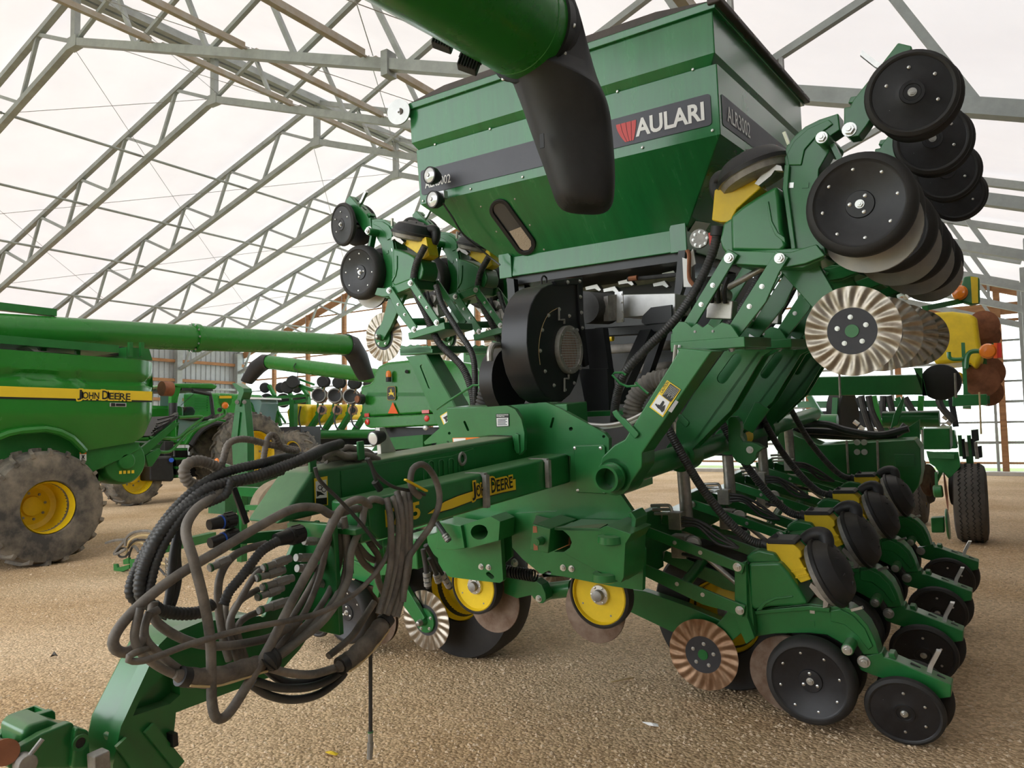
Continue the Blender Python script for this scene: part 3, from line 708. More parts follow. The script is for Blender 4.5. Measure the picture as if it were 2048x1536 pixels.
    sl = Dl([(1420, 752), (1455, 757), (1470, 790), (1430, 782)], 3.69)
    P('arm_stop', T(pl(sl, -.03, .03)), 'green', ca, bevel=.004)
    for q0, q1 in (((1540, 822), (1600, 852)), ((1690, 890), (1740, 912))):
        a0, a1 = D(*q0, 3.69), D(*q1, 3.69)
        P('slot', T(MB().box(((a0[0] + a1[0]) / 2, 0, (a0[1] + a1[1]) / 2 + .001), (a1[0] - a0[0], .012, .006), rot=Matrix.Rotation(.42, 3, 'Y'))), 'decal_black', ca)
    l0, l1, l2 = D(1648, 880, 3.72), D(1660, 825, 3.72), D(1705, 740, 3.72)
    P('lever', T(MB().loft([[(a[0] - .010, -.012, a[1]), (a[0] + .010, -.012, a[1]), (a[0] + .010, .012, a[1] + .003), (a[0] - .010, .012, a[1] + .003)] for a in (l0, l1, l2)])), 'zinc', ca)
    b0 = Tp((pv[0], -.046, pv[1])); I('bolt', BOLT, ca, b0, (0, -1, 0), .021)
    cw = D(1518, 1062, 3.66)
    for sd in (-1, 1):
        c = Tp((cw[0] + (.0 if sd < 0 else .02), sd * .085, cw[1])); n_ = V((.05, sd * math.cos(.2), -math.sin(.2)))
        n_ = R2 @ n_
        w_ = I('closing_wheel', CLOSE, root, c, n_)
        if sd < 0:
            u_ = R2 @ V((1, 0, 0)); v_ = n_.cross(u_).normalized()
            for k in range(6):
                t = 2 * PI * k / 6 + .5; I('bolt', STUD, w_, c + (u_ * math.cos(t) + v_ * math.sin(t)) * .095 + n_ * .017, n_, .007)
            I('bolt', BOLT, w_, c + n_ * .024, n_, .012)
        P('axle', MB().cyl(Tp((cw[0], 0, cw[1] + .01)), Tp((cw[0], sd * .08, cw[1])), .014), 'steel_dull', ca)
    ad = D(1245, 500, 3.68); P('depth_handle', MB().bar((ad[0] - .02, -.05, ad[1] - .01), (ad[0] + .03, -.06, ad[1] + .012), .016, .012), 'zinc')
    for q in ((1007, 505), (1007, 575)):
        z_ = D(*q, 3.695); P('tag', MB().box((z_[0], -.057, z_[1]), (.022, .004, .026)), 'zinc' if q[1] < 540 else 'green')
    return root
def place(root, base, deg, sg=1, frame=MF):
    root.matrix_world = frame @ Matrix.Translation(base) @ Matrix.Rotation(math.radians(-deg * sg), 4, 'Y')
SP = .762
NTH = ['nearest the hitch end', 'second from the hitch end', 'third from the hitch end', 'fourth from the hitch end']
LOW = row_unit('', 'lowered row units')
for k in range(4):
    o = LOW if k == 0 else copy_tree(LOW)
    o['label'] = 'lowered green row unit beside the walkway, ' + NTH[k] + ', yellow seed chute'
    place(o, UB + V((0, SP * k, 0)), 0)
# raised units: turned up on the lift frame
def loc(px, py, Y, base, deg, sg=1):
    q = mp(px, py, Y) - V(base); t = math.radians(deg); x, z = q.x * sg, q.z
    return (x * math.cos(t) + z * math.sin(t), -x * math.sin(t) + z * math.cos(t))
UPB, UPD = V((-.925, 3.36, .445)), 82
Hc = crop(1380, 300, 6.981)
upk = dict(chute=[loc(*Hc(*p), 3.30, UPB, UPD) for p in ((340, 555), (575, 470), (640, 428), (862, 310), (892, 335), (990, 525), (650, 830), (560, 1010), (420, 1010), (300, 980))], gauge=loc(1716, 405, 3.19, UPB, UPD), disc=loc(1742, 452, 3.36, UPB, UPD), coul=loc(1704, 662, 3.36, UPB, UPD), carm=math.radians(-17), arm_deg=-28, arm_len=.37, blade='coulter_bright', disc_mat='disc_grey')
UPR = row_unit('', 'raised row units facing the walkway', **upk)
for k in range(4):
    o = UPR if k == 0 else copy_tree(UPR)
    o['label'] = 'row unit folded up on the lift arms, walkway side, ' + NTH[k]
    place(o, UPB + V((0, SP * k, 0)), UPD)
# far side of the machine, mirrored
gl = mp(715.5, 544, 3.99); LB = V((gl.x + .41, 4.15, gl.z - .158))
upk2 = dict(upk); upk2['blade'] = 'coulter_bright'
UPL = row_unit('', 'raised row units facing the combines', sg=-1, **upk2)
for k in range(3):
    o = UPL if k == 0 else copy_tree(UPL)
    o['label'] = 'row unit folded up on the lift arms, combine side, ' + NTH[k]
    place(o, LB + V((0, SP * k, 0)), UPD, -1)
LLB = V((-3.41, 3.5, -1.06))
LOL = row_unit('', 'lowered row units on the combine side', sg=-1, blade='coulter_bright')
for k in range(3):
    o = LOL if k == 0 else copy_tree(LOL)
    o['label'] = 'lowered row unit behind the coiled hoses, ' + NTH[k]
    place(o, LLB + V((0, SP * k, 0)), 0, -1)
# ================================================================== planter frame: tongue, tower, lift arms
Bc = crop(700, 760, 2.7435); Ec = crop(820, 1020, 3.84); Gc = crop(200, 1180, 4.314); Kc = crop(1180, 700, 4.8); Lc = crop(780, 640, 5.907); Nc = crop(0, 1380, 5.689); Ac = crop(200, 840, 2.477); C8 = crop(1540, 540, 2.742)
fr = thing('folding_planter', 'green folding planter with long tongue, tower plates and lift arms', 'planter', (-2.1, 2.6, -1.7), MF)
def onY(pts, Y, cr=None): return [mp(*(cr(*p) if cr else p), Y) for p in pts]
def onX(pts, X, cr=None): return [mp(*(cr(*p) if cr else p), X=X) for p in pts]
def plateY(name, pts, Y, th, cr=None, mat_='green', bevel=.004, parent=fr, holes=(), label=None):
    if holes:
        o2 = [cr(*p) if cr else p for p in pts]; hs = [[cr(*p) if cr else p for p in h] for h in holes]
        P = [mp(*p, Y) for p in keyhole(o2, hs)]; bevel = 0
    else: P = onY(pts, Y, cr)
    return part(name, MB().prism(P, (0, th, 0)), mat_, parent, label, bevel, smooth=25)
def plateX(name, pts, X, th, cr=None, mat_='green', bevel=.004, parent=fr, holes=(), label=None):
    if holes:
        o2 = [cr(*p) if cr else p for p in pts]; hs = [[cr(*p) if cr else p for p in h] for h in holes]
        P = [mp(*p, X=X) for p in keyhole(o2, hs)]; bevel = 0
    else: P = onX(pts, X, cr)
    return part(name, MB().prism(P, (-th, 0, 0)), mat_, parent, label, bevel, smooth=25)
def circ(x, y, rx, ry=None, n=14): return [(x + rx * math.cos(2 * PI * i / n), y + (ry or rx) * math.sin(2 * PI * i / n)) for i in range(n)]
def slot(x0, y0, x1, y1, r): return capsule((x0, y0), (x1, y1), r, 6)
# --- tongue tubes
mt = part('main_tube', MB().loft([[(-2.205, y0, -.28), (-2.033, y0, -.28), (-2.033, y1, -.435), (-2.205, y1, -.435)] for y0, y1 in ((1.73, 1.57), (3.06, 3.06))]), 'green_dusty', fr, bevel=.014)
part('main_tube_skin', MB().box((-2.0305, 2.45, -.36), (.003, 1.2, .125)), 'green', mt)
lt = part('lower_tube', MB().box((-1.9, 2.43, -.45), (.14, 1.38, .142)), 'green', fr, bevel=.012)
part('tube_end_plate', MB().prism(onX([(735, 1010), (762, 1003), (790, 1000), (790, 1072), (760, 1080), (740, 1060)], -1.825), (-.16, 0, 0)), 'green', fr, bevel=.006)
# embossed slots on the main tube panel
pn = plateX('cover_panel', [(400, 440), (560, 415), (680, 375), (690, 400), (690, 540), (520, 575), (410, 590)], -2.024, .006, Bc)
for x, y in ((445, 0), (500, 0), (555, 0), (610, 0)):
    yy = 440 - (x - 400) * .13
    part('slot_rim', MB().tube([mp(*Bc(*p), X=-2.022) for p in slot(x, yy + 25, x + 3, yy + 130, 14)] + [mp(*Bc(*slot(x, yy + 25, x + 3, yy + 130, 14)[0]), X=-2.022)], .003, 5), 'green', pn)
part('tube_opening', MB().tube([mp(*Bc(*p), X=-2.020) for p in circ(616, 432, 17, 32)] + [mp(*Bc(616 + 17, 432), X=-2.02)], .007, 6), 'steel_dull', pn)
# tube ties
for (x0, y0, x1, y1) in ((745, 520, 750, 700), (1085, 440, 1090, 590)):
    a, b_ = mp(*Bc(x0, y0), X=-1.815), mp(*Bc(x1, y1), X=-1.815)
    part('tie_strap', MB().bar(a, b_, .024, .02, up=(1, 0, 0)).bar(a, a + V((-.1, 0, .0)), .02, .015), 'steel_dull', fr)
# --- decals on the lower tube
XD = -1.8275
sw = [(425, 735), (470, 702), (520, 668), (590, 638), (660, 615), (908, 543), (910, 602), (840, 616), (700, 652), (560, 705), (500, 722)]
dk = part('stripe', MB().add(onX([(p[0], p[1] + (5 if i > 5 else -5)) for i, p in enumerate(sw)], XD, Bc), [list(range(len(sw)))]), 'decal_black', lt, smooth=0)
part('stripe', MB().add(onX(sw, XD + .0012, Bc), [list(range(len(sw)))]), 'yellow_decal', lt, smooth=0)
def xz(px, py, X): q = mp(px, py, X=X); return q.y, q.z
TO, TU, TW = (XD, 0, 0), (0, 1, 0), (0, 0, 1)
def jd(parent, y0, y1, z0, z1, O, U, W, lift, mat_='decal_black', halo=None):
    """JOHN DEERE in small capitals with tall J and D"""
    parts = [('J', 0, .085, 1.0, -.16), ('OHN', .095, .40, .78, 0), ('D', .455, .57, 1.0, 0), ('EERE', .585, 1.0, .78, 0)]
    for layer, (bold, mm, dl) in enumerate(([(.085, halo, 0)] if halo else []) + [(.02, mat_, .0016)]):
        mb = MB(); e = .007 if (halo and layer == 0) else 0
        for s_, a, b_, h, dn in parts:
            L = y1 - y0; e_ = e * L / .28
            merge(mb, on_quad(text_mb(s_, 1, bold), y0 + a * L - e_, z0 + dn * (z1 - z0) - e_, y0 + b_ * L + e_, z0 + h * (z1 - z0) + e_, O, U, W, lift + dl))
        part('lettering', mb, mm, parent, smooth=0)
ya, za = xz(*Bc(668, 668), XD); yb, zb_ = xz(*Bc(888, 572), XD)
jd(lt, ya, yb, -.467, -.405, TO, TU, TW, .0035, halo='yellow_decal')
y0, _ = xz(*Bc(192, 790), XD); y1, _ = xz(*Bc(382, 710), XD)
word('1795', y0 + .0, y1, -.488, -.425, 'model_number', 'yellow_decal', .03, 0, TO, TU, TW, .003, lt)
# --- tower plates
tp = plateY('tower_plate', [(870, 140), (1075, 122), (1140, 150), (1395, 290), (1420, 320), (1422, 440), (1480, 620), (1575, 760), (1590, 880), (1612, 935), (1605, 1155), (1440, 1132), (1170, 1078), (1045, 1062), (950, 985), (890, 920), (885, 765), (905, 732), (1130, 722), (1180, 690), (1210, 560), (1210, 418), (1180, 408), (1060, 410), (1010, 440), (985, 480), (940, 470), (900, 300)], 3.10, .03, Bc, holes=(slot(1103, 258, 1115, 212, 7), circ(1212, 268, 11), circ(1392, 310, 8), slot(1068, 1078 - 8, 1092, 1062 - 4, 12)))
cp = plateY('cover_plate', [(1225, 360), (1388, 356), (1398, 368), (1412, 612), (1400, 625), (1245, 618)], 3.088, .012, Bc, parent=tp)
bolts(tp, [mp(*Bc(*q), 3.088) for q in ((1233, 374), (1375, 374), (1250, 605), (1395, 610))], (0, -1, 0), .009, STUD)
bolts(tp, [mp(*Bc(*q), 3.10) for q in ((1170, 1030), (1216, 1035))], (0, -1, 0), .012)
fp = plateY('flange_plate', [(405, 340), (520, 240), (650, 155), (860, 140), (905, 160), (940, 215), (957, 290), (955, 385), (930, 412), (905, 385), (890, 305), (775, 300), (560, 330), (410, 355)], 2.94, .025, Bc, holes=(slot(628, 230, 648, 275, 6), circ(545, 292, 8)))
part('stiffener', MB().prism(onY([(905, 290), (925, 300), (930, 400), (915, 405), (900, 380)], 2.93, Bc), (0, .012, 0)), 'green', fp, bevel=.003)
part('tower_box', MB().box((-2.2, 3.22, -.45), (.75, .2, .62)), 'green', fr, bevel=.006)
# storage label
lb = part('label', MB().add(onY([(800, 186), (870, 184), (872, 254), (803, 258)], 2.936, Bc), [(0, 1, 2, 3)]), 'decal_black', fp, smooth=0)
part('label_paper', MB().add(onY([(804, 209), (868, 207), (869, 251), (806, 254)], 2.9345, Bc), [(0, 1, 2, 3)]), 'white', lb, smooth=0)
LO = V((0, 2.934, 0)); q0, q1 = mp(*Bc(803, 206), 2.934), mp(*Bc(870, 188), 2.934)
word('IMPORTANT STORAGE\nINFORMATION', q0.x + .002, q1.x - .002, q0.z + .003, q1.z, O=(0, 2.9345, 0), U=(1, 0, 0), W=(0, 0, 1), lift=.0, parent=lb, bold=.02)
for k in range(5):
    a = mp(*Bc(810, 216 + 7.5 * k), 2.9335); b_ = mp(*Bc(862 - (k % 2) * 8, 214 + 7.5 * k), 2.9335)
    part('text_line', MB().bar(a, b_, .0006, .0035), 'decal_grey', lb, smooth=0)
part('label', MB().add(onY([(562, 318), (700, 314), (720, 316), (720, 328), (565, 343)], 2.936, Bc), [list(range(5))]), 'orange', fp, smooth=0)
part('label_paper', MB().add(onY([(566, 321), (634, 319), (634, 336), (568, 341)], 2.935, Bc), [(0, 1, 2, 3)]), 'white', fp, smooth=0)
# --- lower left plate with socket block
lp = plateY('side_plate', [(130, 200), (660, 35), (685, 60), (715, 540), (690, 560), (500, 540), (310, 515), (225, 470), (215, 370), (140, 300)], 3.08, .03, Ec, holes=(slot(600, 490, 630, 515, 16),))
bolts(lp, [mp(*Ec(*q), 3.08) for q in ((548, 435), (605, 440))], (0, -1, 0), .012)
plateY('socket_block', [(400, 115), (620, 50), (690, 90), (680, 235), (640, 245), (430, 300), (410, 300)], 2.95, .13, Ec, holes=(circ(532, 170, 66, 58, 20),), mat_='green')
plateY('socket_face', [(215, 90), (390, 120), (420, 295), (310, 310), (200, 300)], 2.93, .15, Ec)
part('inner_web', MB().prism(onY([(690, 60), (775, 70), (780, 360), (715, 420)], 3.16, Ec), (0, .02, 0)), 'green', fr)
# --- hinge bracket on the right plate
hb_ = plateY('hinge_bracket', [(1140, 135), (1455, 145), (1510, 120), (1700, 185), (1655, 260), (1640, 520), (1620, 560), (1440, 470), (1180, 330), (1100, 320), (1180, 322), (1225, 290), (1240, 250), (1225, 205), (1195, 175)], 2.88, .21, Ec)
part('bracket_top', MB().prism([mp(*Ec(970, 40), 3.09), mp(*Ec(1250, 105), 3.05), mp(*Ec(1520, 105), 2.98), mp(*Ec(1455, 140), 2.88), mp(*Ec(1130, 135), 2.88), mp(*Ec(945, 105), 2.84)], (0, 0, -.012)), 'green_dusty', hb_)
bb_ = plateY('latch_block', [(945, 108), (1080, 145), (1060, 335), (920, 305)], 2.84, .24, Ec)
part('latch_pin', MB().cyl(mp(*Ec(1010, 235), 2.84), mp(*Ec(1010, 235), 2.84) + V((-.005, -.035, 0)), .02, .016).cyl(mp(*Ec(1010, 235), 2.84) + V((-.005, -.035, 0)), mp(*Ec(1010, 235), 2.84) + V((-.005, -.037, 0)), .008), ['green'], bb_)
part('socket_lining', MB().prism(onY([(1075, 185), (1195, 178), (1235, 215), (1232, 270), (1180, 300), (1075, 310)], 3.02, Ec), (0, .01, 0)), 'copper', bb_)
for q in ((1545, 222), (1505, 510)):
    c = mp(*Ec(*q), 2.90)
    part('lug', MB().lathe([(.026, -.018), (.026, .018), (.034, .022), (.058, .016), (.060, -.014), (.04, -.022), (.026, -.018)], c, (0, 0, 1), 26), 'green', hb_)
plateY('edge_plate', [(1670, 20), (1700, 60), (1692, 190), (1662, 262), (1642, 530), (1668, 540), (1722, 210), (1738, 70), (1700, 15)], 2.98, .12, Ec)
for q in ((960, 150), (965, 285)):
    c = mp(*Ec(*q), 2.838); part('rust_patch', MB().add([c + V((a * .012, 0, b_ * .016)) for a, b_ in ((-1, -1), (1, -.8), (.8, 1), (-.9, .9))], [(0, 1, 2, 3)]), 'copper', bb_, smooth=0)
# --- middle linkage under the tower
ml_ = plateY('link_casting', [(720, 515), (960, 540), (1010, 575), (1040, 640), (1045, 690), (1020, 718), (985, 715), (950, 680), (930, 655), (820, 680), (720, 640)], 3.32, .07, Ec)
bolts(ml_, [mp(*Ec(990, 680), 3.32)], (0, -1, 0), .014)
sp_ = []
a, b_ = mp(*Ec(735, 470), 3.30), mp(*Ec(960, 505), 3.30); d_ = (b_ - a); A_, B_ = perp(d_)
for i in range(140): t = i / 139; an = t * 2 * PI * 11; sp_.append(a + d_ * t + (A_ * math.cos(an) + B_ * math.sin(an)) * .028)
part('spring', MB().tube(sp_, .006, 6), 'black_paint', fr)
part('cross_tube', MB().cyl(mp(*Ec(1040, 625), 3.45), mp(*Ec(1250, 600), 3.45), .045, n=20), 'green', fr)
bolts(fr, [mp(*Ec(805, 405), 3.2)], (0, -1, 0), .016)
plateY('wheel_arm', [(0, 385), (80, 395), (300, 470), (500, 555), (560, 600), (540, 660), (400, 640), (230, 620), (0, 510)], 3.82, .06, Dc)
# --- lift shafts, arms and row unit brackets, right side
SX, SZ = -1.525, -.463
part('lift_shaft', MB().lathe([(.048, .0), (.060, 0), (.060, .05), (.066, .05), (.066, .06), (.058, .06), (.058, 3.9), (0, 3.9)], (SX, 2.9, SZ), (0, 1, 0), 32).lathe([(.048, 0), (.046, .5), (0, .5)], (SX, 2.9, SZ), (0, 1, 0), 32), 'green', fr)
mb = MB().cyl((SX, 4.6, SZ), (SX, 4.85, SZ), .0605, n=28); part('shaft_sleeve', mb, 'yellow', fr)
arm1 = [(1198, 950), (1203, 915), (1228, 890), (1249, 879), (1357, 702), (1352, 695), (1425, 702), (1411, 721), (1284, 906), (1284, 925), (1283, 935), (1250, 982), (1215, 988)]
P1 = [mp(*p, 2.98) for p in arm1]
slotA = [(1198 + 30, 940), (1210, 915)]
arm2 = [(1449, 702), (1388, 787), (1353, 844), (1351, 877), (1374, 910), (1390, 892), (1461, 821), (1524, 712), (1550, 698)]
P2 = [mp(*p, 3.74) for p in keyhole(arm2, [capsule((1473, 717), (1444, 757), 10.5, 6)])]
for k in range(4):
    if k == 0: la_ = part('lift_arm', MB().prism(P1, (0, .14, 0)), 'green', fr, bevel=.008)
    else:
        la_ = part('lift_arm', MB().prism([p + V((0, SP * (k - 1), 0)) for p in P2], (0, .014, 0)), 'green', fr, smooth=25)
        dk_ = V((.0, SP * (k - 1) + .12, 0)); part('lift_arm_back', MB().prism([p + dk_ for p in [mp(*q, 3.74) for q in arm2]], (0, .014, 0)), 'green', la_)
        e0, e1 = mp(1395, 880, 3.74), mp(1520, 705, 3.74); o_ = V((0, SP * (k - 1), 0))
        part('lift_arm_web', MB().prism([e0 + o_, e1 + o_, e1 + o_ + V((0, .13, 0)), e0 + o_ + V((0, .13, 0))], (-.012, 0, .006)), 'green', la_)
    part('hinge_collar', MB().cyl((SX, 2.98 + SP * k, SZ), (SX, 3.12 + SP * k, SZ), .085, n=26), 'green', fr, bevel=.004)
    # bracket carrying the raised row unit
    by = 3.14 + SP * k; q = V((0, SP * k, 0))
    br = part('unit_bracket', MB().box((-1.13, 3.345 + SP * k, .095), (.33, .40, .045)), 'green', fr, bevel=.004)
    wv = [(-1.285, .115), (-1.285, .17), (-1.25, .205), (-1.22, .20), (-1.195, .175), (-1.17, .19), (-1.145, .17), (-1.12, .185), (-1.095, .165), (-1.06, .185), (-1.02, .17), (-.985, .11)]
    for yy in (3.15, 3.52): part('bracket_cheek', MB().prism([(x, yy + SP * k, z) for x, z in wv], (0, .014, 0)), 'green', br, bevel=.002)
    bolts(br, [(-1.18, 3.15 + SP * k, .155), (-1.10, 3.15 + SP * k, .15)], (0, -1, 0), .006, BOLT_DARK)
    bolts(br, [(-1.22, 3.2 + SP * k, .072), (-1.04, 3.2 + SP * k, .072)], (0, 0, -1), .012)
    # clevis hook behind the arm
    if k in (1, 2):
        hk = plateY('hinge_hook', [(1320, 680), (1330, 640), (1400, 640), (1440, 690), (1450, 740), (1440, 830), (1470, 880), (1540, 890), (1600, 900), (1665, 940), (1600, 990), (1590, 1040), (1530, 1105), (1490, 1110), (1400, 1070), (1330, 960)], 3.98 + SP * (k - 1), .05, Kc) if k == 1 else None
        if hk: bolts(hk, [mp(*Kc(1535, 958), 3.98)], (0, -1, 0), .014)
# tie plate near the shaft and cable clips
plateY('clip_plate', [(208, 595), (250, 572), (300, 640), (335, 660), (465, 800), (465, 820), (430, 855), (330, 745), (230, 640)], 2.965, .012, Kc)
plateY('guard_clip', [(838, 620), (875, 615), (950, 690), (945, 720), (918, 745), (850, 680)], 3.73, .012, Kc)
plateY('perforated_plate', [(1430, 800), (1580, 500), (1620, 505), (1725, 570), (1560, 800), (1480, 760)], 4.3, .012, Kc)
part('hose_guide', MB().tube([mp(*Kc(*p), 3.2) for p in ((345, 240), (310, 215), (240, 218), (215, 238), (290, 320), (360, 350), (470, 340))], .006, 6), 'green', fr)
part('hose_guide', MB().tube([mp(*Kc(*p), 3.2) for p in ((440, 310), (490, 360), (560, 420))], .006, 6), 'green', fr)
# caution label on the first lift arm
YL = 2.976
part('label', MB().add(onY([(740, 288), (872, 380), (700, 645), (570, 548)], YL, Kc), [(0, 1, 2, 3)]), 'yellow_decal', fr, smooth=0)
part('label_paper', MB().add(onY([(664, 425), (765, 500), (697, 630), (585, 545)], YL - .002, Kc), [(0, 1, 2, 3)]), 'white', fr, smooth=0)
part('label_paper', MB().add(onY([(771, 322), (860, 382), (775, 500), (692, 438)], YL - .002, Kc), [(0, 1, 2, 3)]), 'decal_black', fr, smooth=0)
for k in range(8):
    t = k / 8; a = V((771 + (860 - 771) * t + 4, 335 + (382 - 335) * t + 2)); b_ = a + V((-70, 98)) * (.95 - .1 * (k % 3))
    part('text_line', MB().bar(mp(*Kc(*a), YL - .003), mp(*Kc(*b_), YL - .003), .001, .0025, up=(0, 1, 0)), 'white', fr, smooth=0)
p0, p1 = mp(*Kc(688, 412), YL), mp(*Kc(755, 310), YL); u_ = (p1 - p0).normalized(); w_ = V((-u_.z, 0, u_.x)); w_ = w_ if w_.x < 0 else -w_
mb = on_quad(text_mb('CAUTION', 1, .01), 0, -.004, (p1 - p0).length, .010, p0, u_, w_, 0)
mb.v = [p + V((0, -.003, 0)) for p in mb.v]; part('lettering', mb, 'decal_black', fr, smooth=0)
hand = [(650, 520), (668, 530), (700, 485), (715, 500), (690, 545), (722, 525), (712, 580), (690, 600), (672, 575), (655, 560)]
part('pictogram', MB().add(onY(hand, YL - .004, Kc), [list(range(len(hand)))]), 'decal_black', fr, smooth=0)
part('pictogram', MB().add(onY([(622, 520), (637, 515), (668, 555), (655, 565)], YL - .004, Kc), [(0, 1, 2, 3)]), 'decal_black', fr, smooth=0)
part('label_paper', MB().add(onY([(822, 478), (850, 498), (782, 603), (750, 582)], YL - .001, Kc), [(0, 1, 2, 3)]), 'disc_grey', fr, smooth=0)
# --- left side lift arms
armL = [(185, 432), (430, 405), (830, 1100), (700, 1230), (640, 1400), (580, 1275), (500, 1085), (240, 510)]
PL = [mp(*Lc(*p), 4.0) for p in keyhole(armL, [capsule((375, 548), (470, 790), 22, 6)])]; PLb = [mp(*Lc(*p), 4.0) for p in armL]
for k in range(3):
    o_ = V((0, SP * k, 0))
    la_ = part('lift_arm', MB().prism([p + o_ for p in PL], (0, .014, 0)), 'green', fr, smooth=25)
    part('lift_arm_back', MB().prism([p + o_ + V((0, .13, 0)) for p in PLb], (0, .014, 0)), 'green', la_)
    e0, e1 = mp(*Lc(825, 1095), 4.0) + o_, mp(*Lc(430, 405), 4.0) + o_
    part('lift_arm_web', MB().prism([e0, e1, e1 + V((0, .14, 0)), e0 + V((0, .14, 0))], (-.012, 0, 0)), 'green', la_)
    a = mp(*Lc(125, 370), 4.0) + o_; b_ = mp(*Lc(500, 340), 4.0) + o_
    br = part('unit_bracket', MB().box((a + b_) / 2 + V((.0, .2, -.005)), ((b_ - a).x * 1.0, .42, .05)), 'green', fr, bevel=.004)
    part('bracket_cheek', MB().prism([mp(*Lc(*p), 3.99) + o_ for p in ((125, 390), (125, 300), (200, 315), (235, 290), (275, 310), (320, 290), (370, 310), (430, 300), (500, 350), (500, 385))], (0, .014, 0)), 'green', br)
part('lift_shaft', MB().cyl((-3.02, 3.6, -.42), (-3.02, 6.6, -.42), .06, n=24), 'green', fr)
plateY('label', [(590, 1135), (690, 1070), (735, 1170), (640, 1255)], 3.993, .002, Lc, 'yellow_decal', 0)
plateY('label_paper', [(603, 1137), (685, 1085), (722, 1168), (645, 1235)], 3.991, .001, Lc, 'white', 0)
plateY('pictogram', [(625, 1155), (685, 1120), (690, 1140), (665, 1160), (690, 1175), (660, 1210), (650, 1175)], 3.989, .001, Lc, 'decal_black', 0)
part('hose_guide', MB().tube([mp(*Lc(*p), 3.9) for p in ((555, 1055), (680, 965), (985, 770), (1115, 770))], .008, 6), 'green', fr)
# --- toolbars under the row units and cross members behind
part('toolbar', MB().box((-1.80, 5.0, -.95), (.14, 3.5, .17)), 'green', fr, bevel=.008)
part('toolbar', MB().box((-2.90, 4.7, -.95), (.14, 3.2, .17)), 'green', fr, bevel=.008)
cb_ = plateY('rear_beam', [(40, 870), (270, 960), (790, 930), (825, 980), (830, 1110), (815, 1190), (740, 1280), (40, 1200)], 6.55, .25, C8, bevel=.01)
plateY('beam_panel', [(680, 1010), (790, 1012), (795, 1075), (690, 1078)], 6.54, .012, C8, parent=cb_)
for x0, x1 in ((420, 430), (588, 595)): part('u_bolt', MB().tube([mp(*C8(x0, 935), 6.53), mp(*C8(x1, 1115), 6.53)], .010, 6), 'steel', cb_)
bolts(cb_, [mp(*C8(*q), 6.54) for q in ((478, 945), (516, 945), (478, 998), (518, 998))], (0, -1, 0), .018)
ub_ = plateY('upper_rear_beam', [(150, 590), (790, 575), (1020, 560), (1020, 690), (800, 685), (150, 690)], 7.6, .22, C8, bevel=.01)
part('beam_cap', MB().lathe([(0, .04), (.09, .04), (.155, .02), (.16, 0), (.16, -.05)], mp(*C8(935, 615), 7.58), (0, -1, 0), 28), 'black_plastic', ub_)
for x in (380, 1015): part('u_bolt', MB().tube([mp(*C8(x, 565), 7.55), mp(*C8(x + 5, 700), 7.55)], .011, 6), 'steel', ub_)
plateY('hanger', [(790, 540), (830, 540), (835, 690), (860, 690), (840, 600)], 7.5, .05, C8, parent=ub_)
part('rear_tube', MB().cyl(mp(*C8(620, 820), 7.8), mp(*C8(930, 815), 7.8), .075, n=20), 'green', fr)
plateY('rear_bracket', [(680, 790), (730, 690), (735, 720), (700, 850), (660, 870)], 7.5, .04, C8)
plateY('rear_plate', [(660, 930), (820, 820), (820, 940)], 7.2, .05, C8)
plateY('rear_box', [(840, 870), (985, 868), (990, 985), (840, 985)], 8.4, .3, C8, bevel=.01)
# --- drawbar casting and hitch
cast = [(318, 1290), (338, 1270), (404, 1243), (520, 1232), (575, 1262), (565, 1345), (445, 1390), (352, 1425), (345, 1495), (352, 1600), (226, 1600), (226, 1530), (242, 1453)]
hole_ = [(345, 1330), (358, 1345), (360, 1390), (340, 1408), (266, 1432), (280, 1400)]
ct_ = plateX('drawbar_casting', cast, -1.985, .05, bevel=0, holes=(hole_,))
part('casting_core', MB().prism(onX([(p[0] - (4 if p[0] < 300 else 0), p[1]) for p in cast], -2.03), (-.16, 0, 0)), 'green', ct_, bevel=.02)
plateX('tongue_side', [(430, 1280), (530, 1232), (600, 1060), (640, 1040), (660, 1150), (640, 1240), (625, 1262), (600, 1300), (560, 1345), (500, 1352)], -2.0, .02, None)
plateX('tongue_side', [(430, 1280), (530, 1232), (600, 1060), (640, 1040), (660, 1150), (640, 1240), (600, 1300), (560, 1345)], -2.2, .02, None)
wl_ = part('label', MB().add(onX([(490, 1268), (605, 1238), (598, 1292), (492, 1322)], -1.997), [(0, 1, 2, 3)]), 'orange', fr, smooth=0)
part('label_paper', MB().add(onX([(492, 1274), (522, 1266), (520, 1312), (494, 1318)], -1.996), [(0, 1, 2, 3)]), 'white', wl_, smooth=0)
ya_, za_ = xz(527, 1280, -1.997); yb_, zb2 = xz(602, 1247, -1.997)
word('WARNING', ya_, yb_, (za_ + zb2) / 2 - .0, (za_ + zb2) / 2 + .018, 'lettering', 'decal_black', .01, 0, (-1.996, 0, 0), TU, TW, 0, wl_)
part('manifold_plate', MB().box((-1.97, 1.66, -.62), (.22, .02, .36)), 'green', fr, bevel=.004)
part('manifold_plate', MB().box((-1.97, 1.72, -.47), (.34, .06, .02)), 'green', fr, bevel=.003)
cl_ = Nc
np_ = plateX('clevis_plate', [(90, 830), (110, 770), (160, 690), (480, 495), (800, 368), (845, 385), (860, 470), (880, 900), (100, 900)], -2.02, .03, Nc, bevel=.006)
plateX('clevis_plate', [(0, 560), (0, 505), (220, 345), (600, 232), (640, 250), (645, 340), (600, 700), (0, 800)], -2.2, .03, Nc, bevel=.006)
part('clevis_body', MB().prism(onX([(250, 500), (330, 400), (560, 330), (700, 390), (860, 440), (1020, 470), (1040, 900), (300, 900)], -2.05, Nc), (-.13, 0, 0)), 'green', fr, bevel=.025, seg=3)
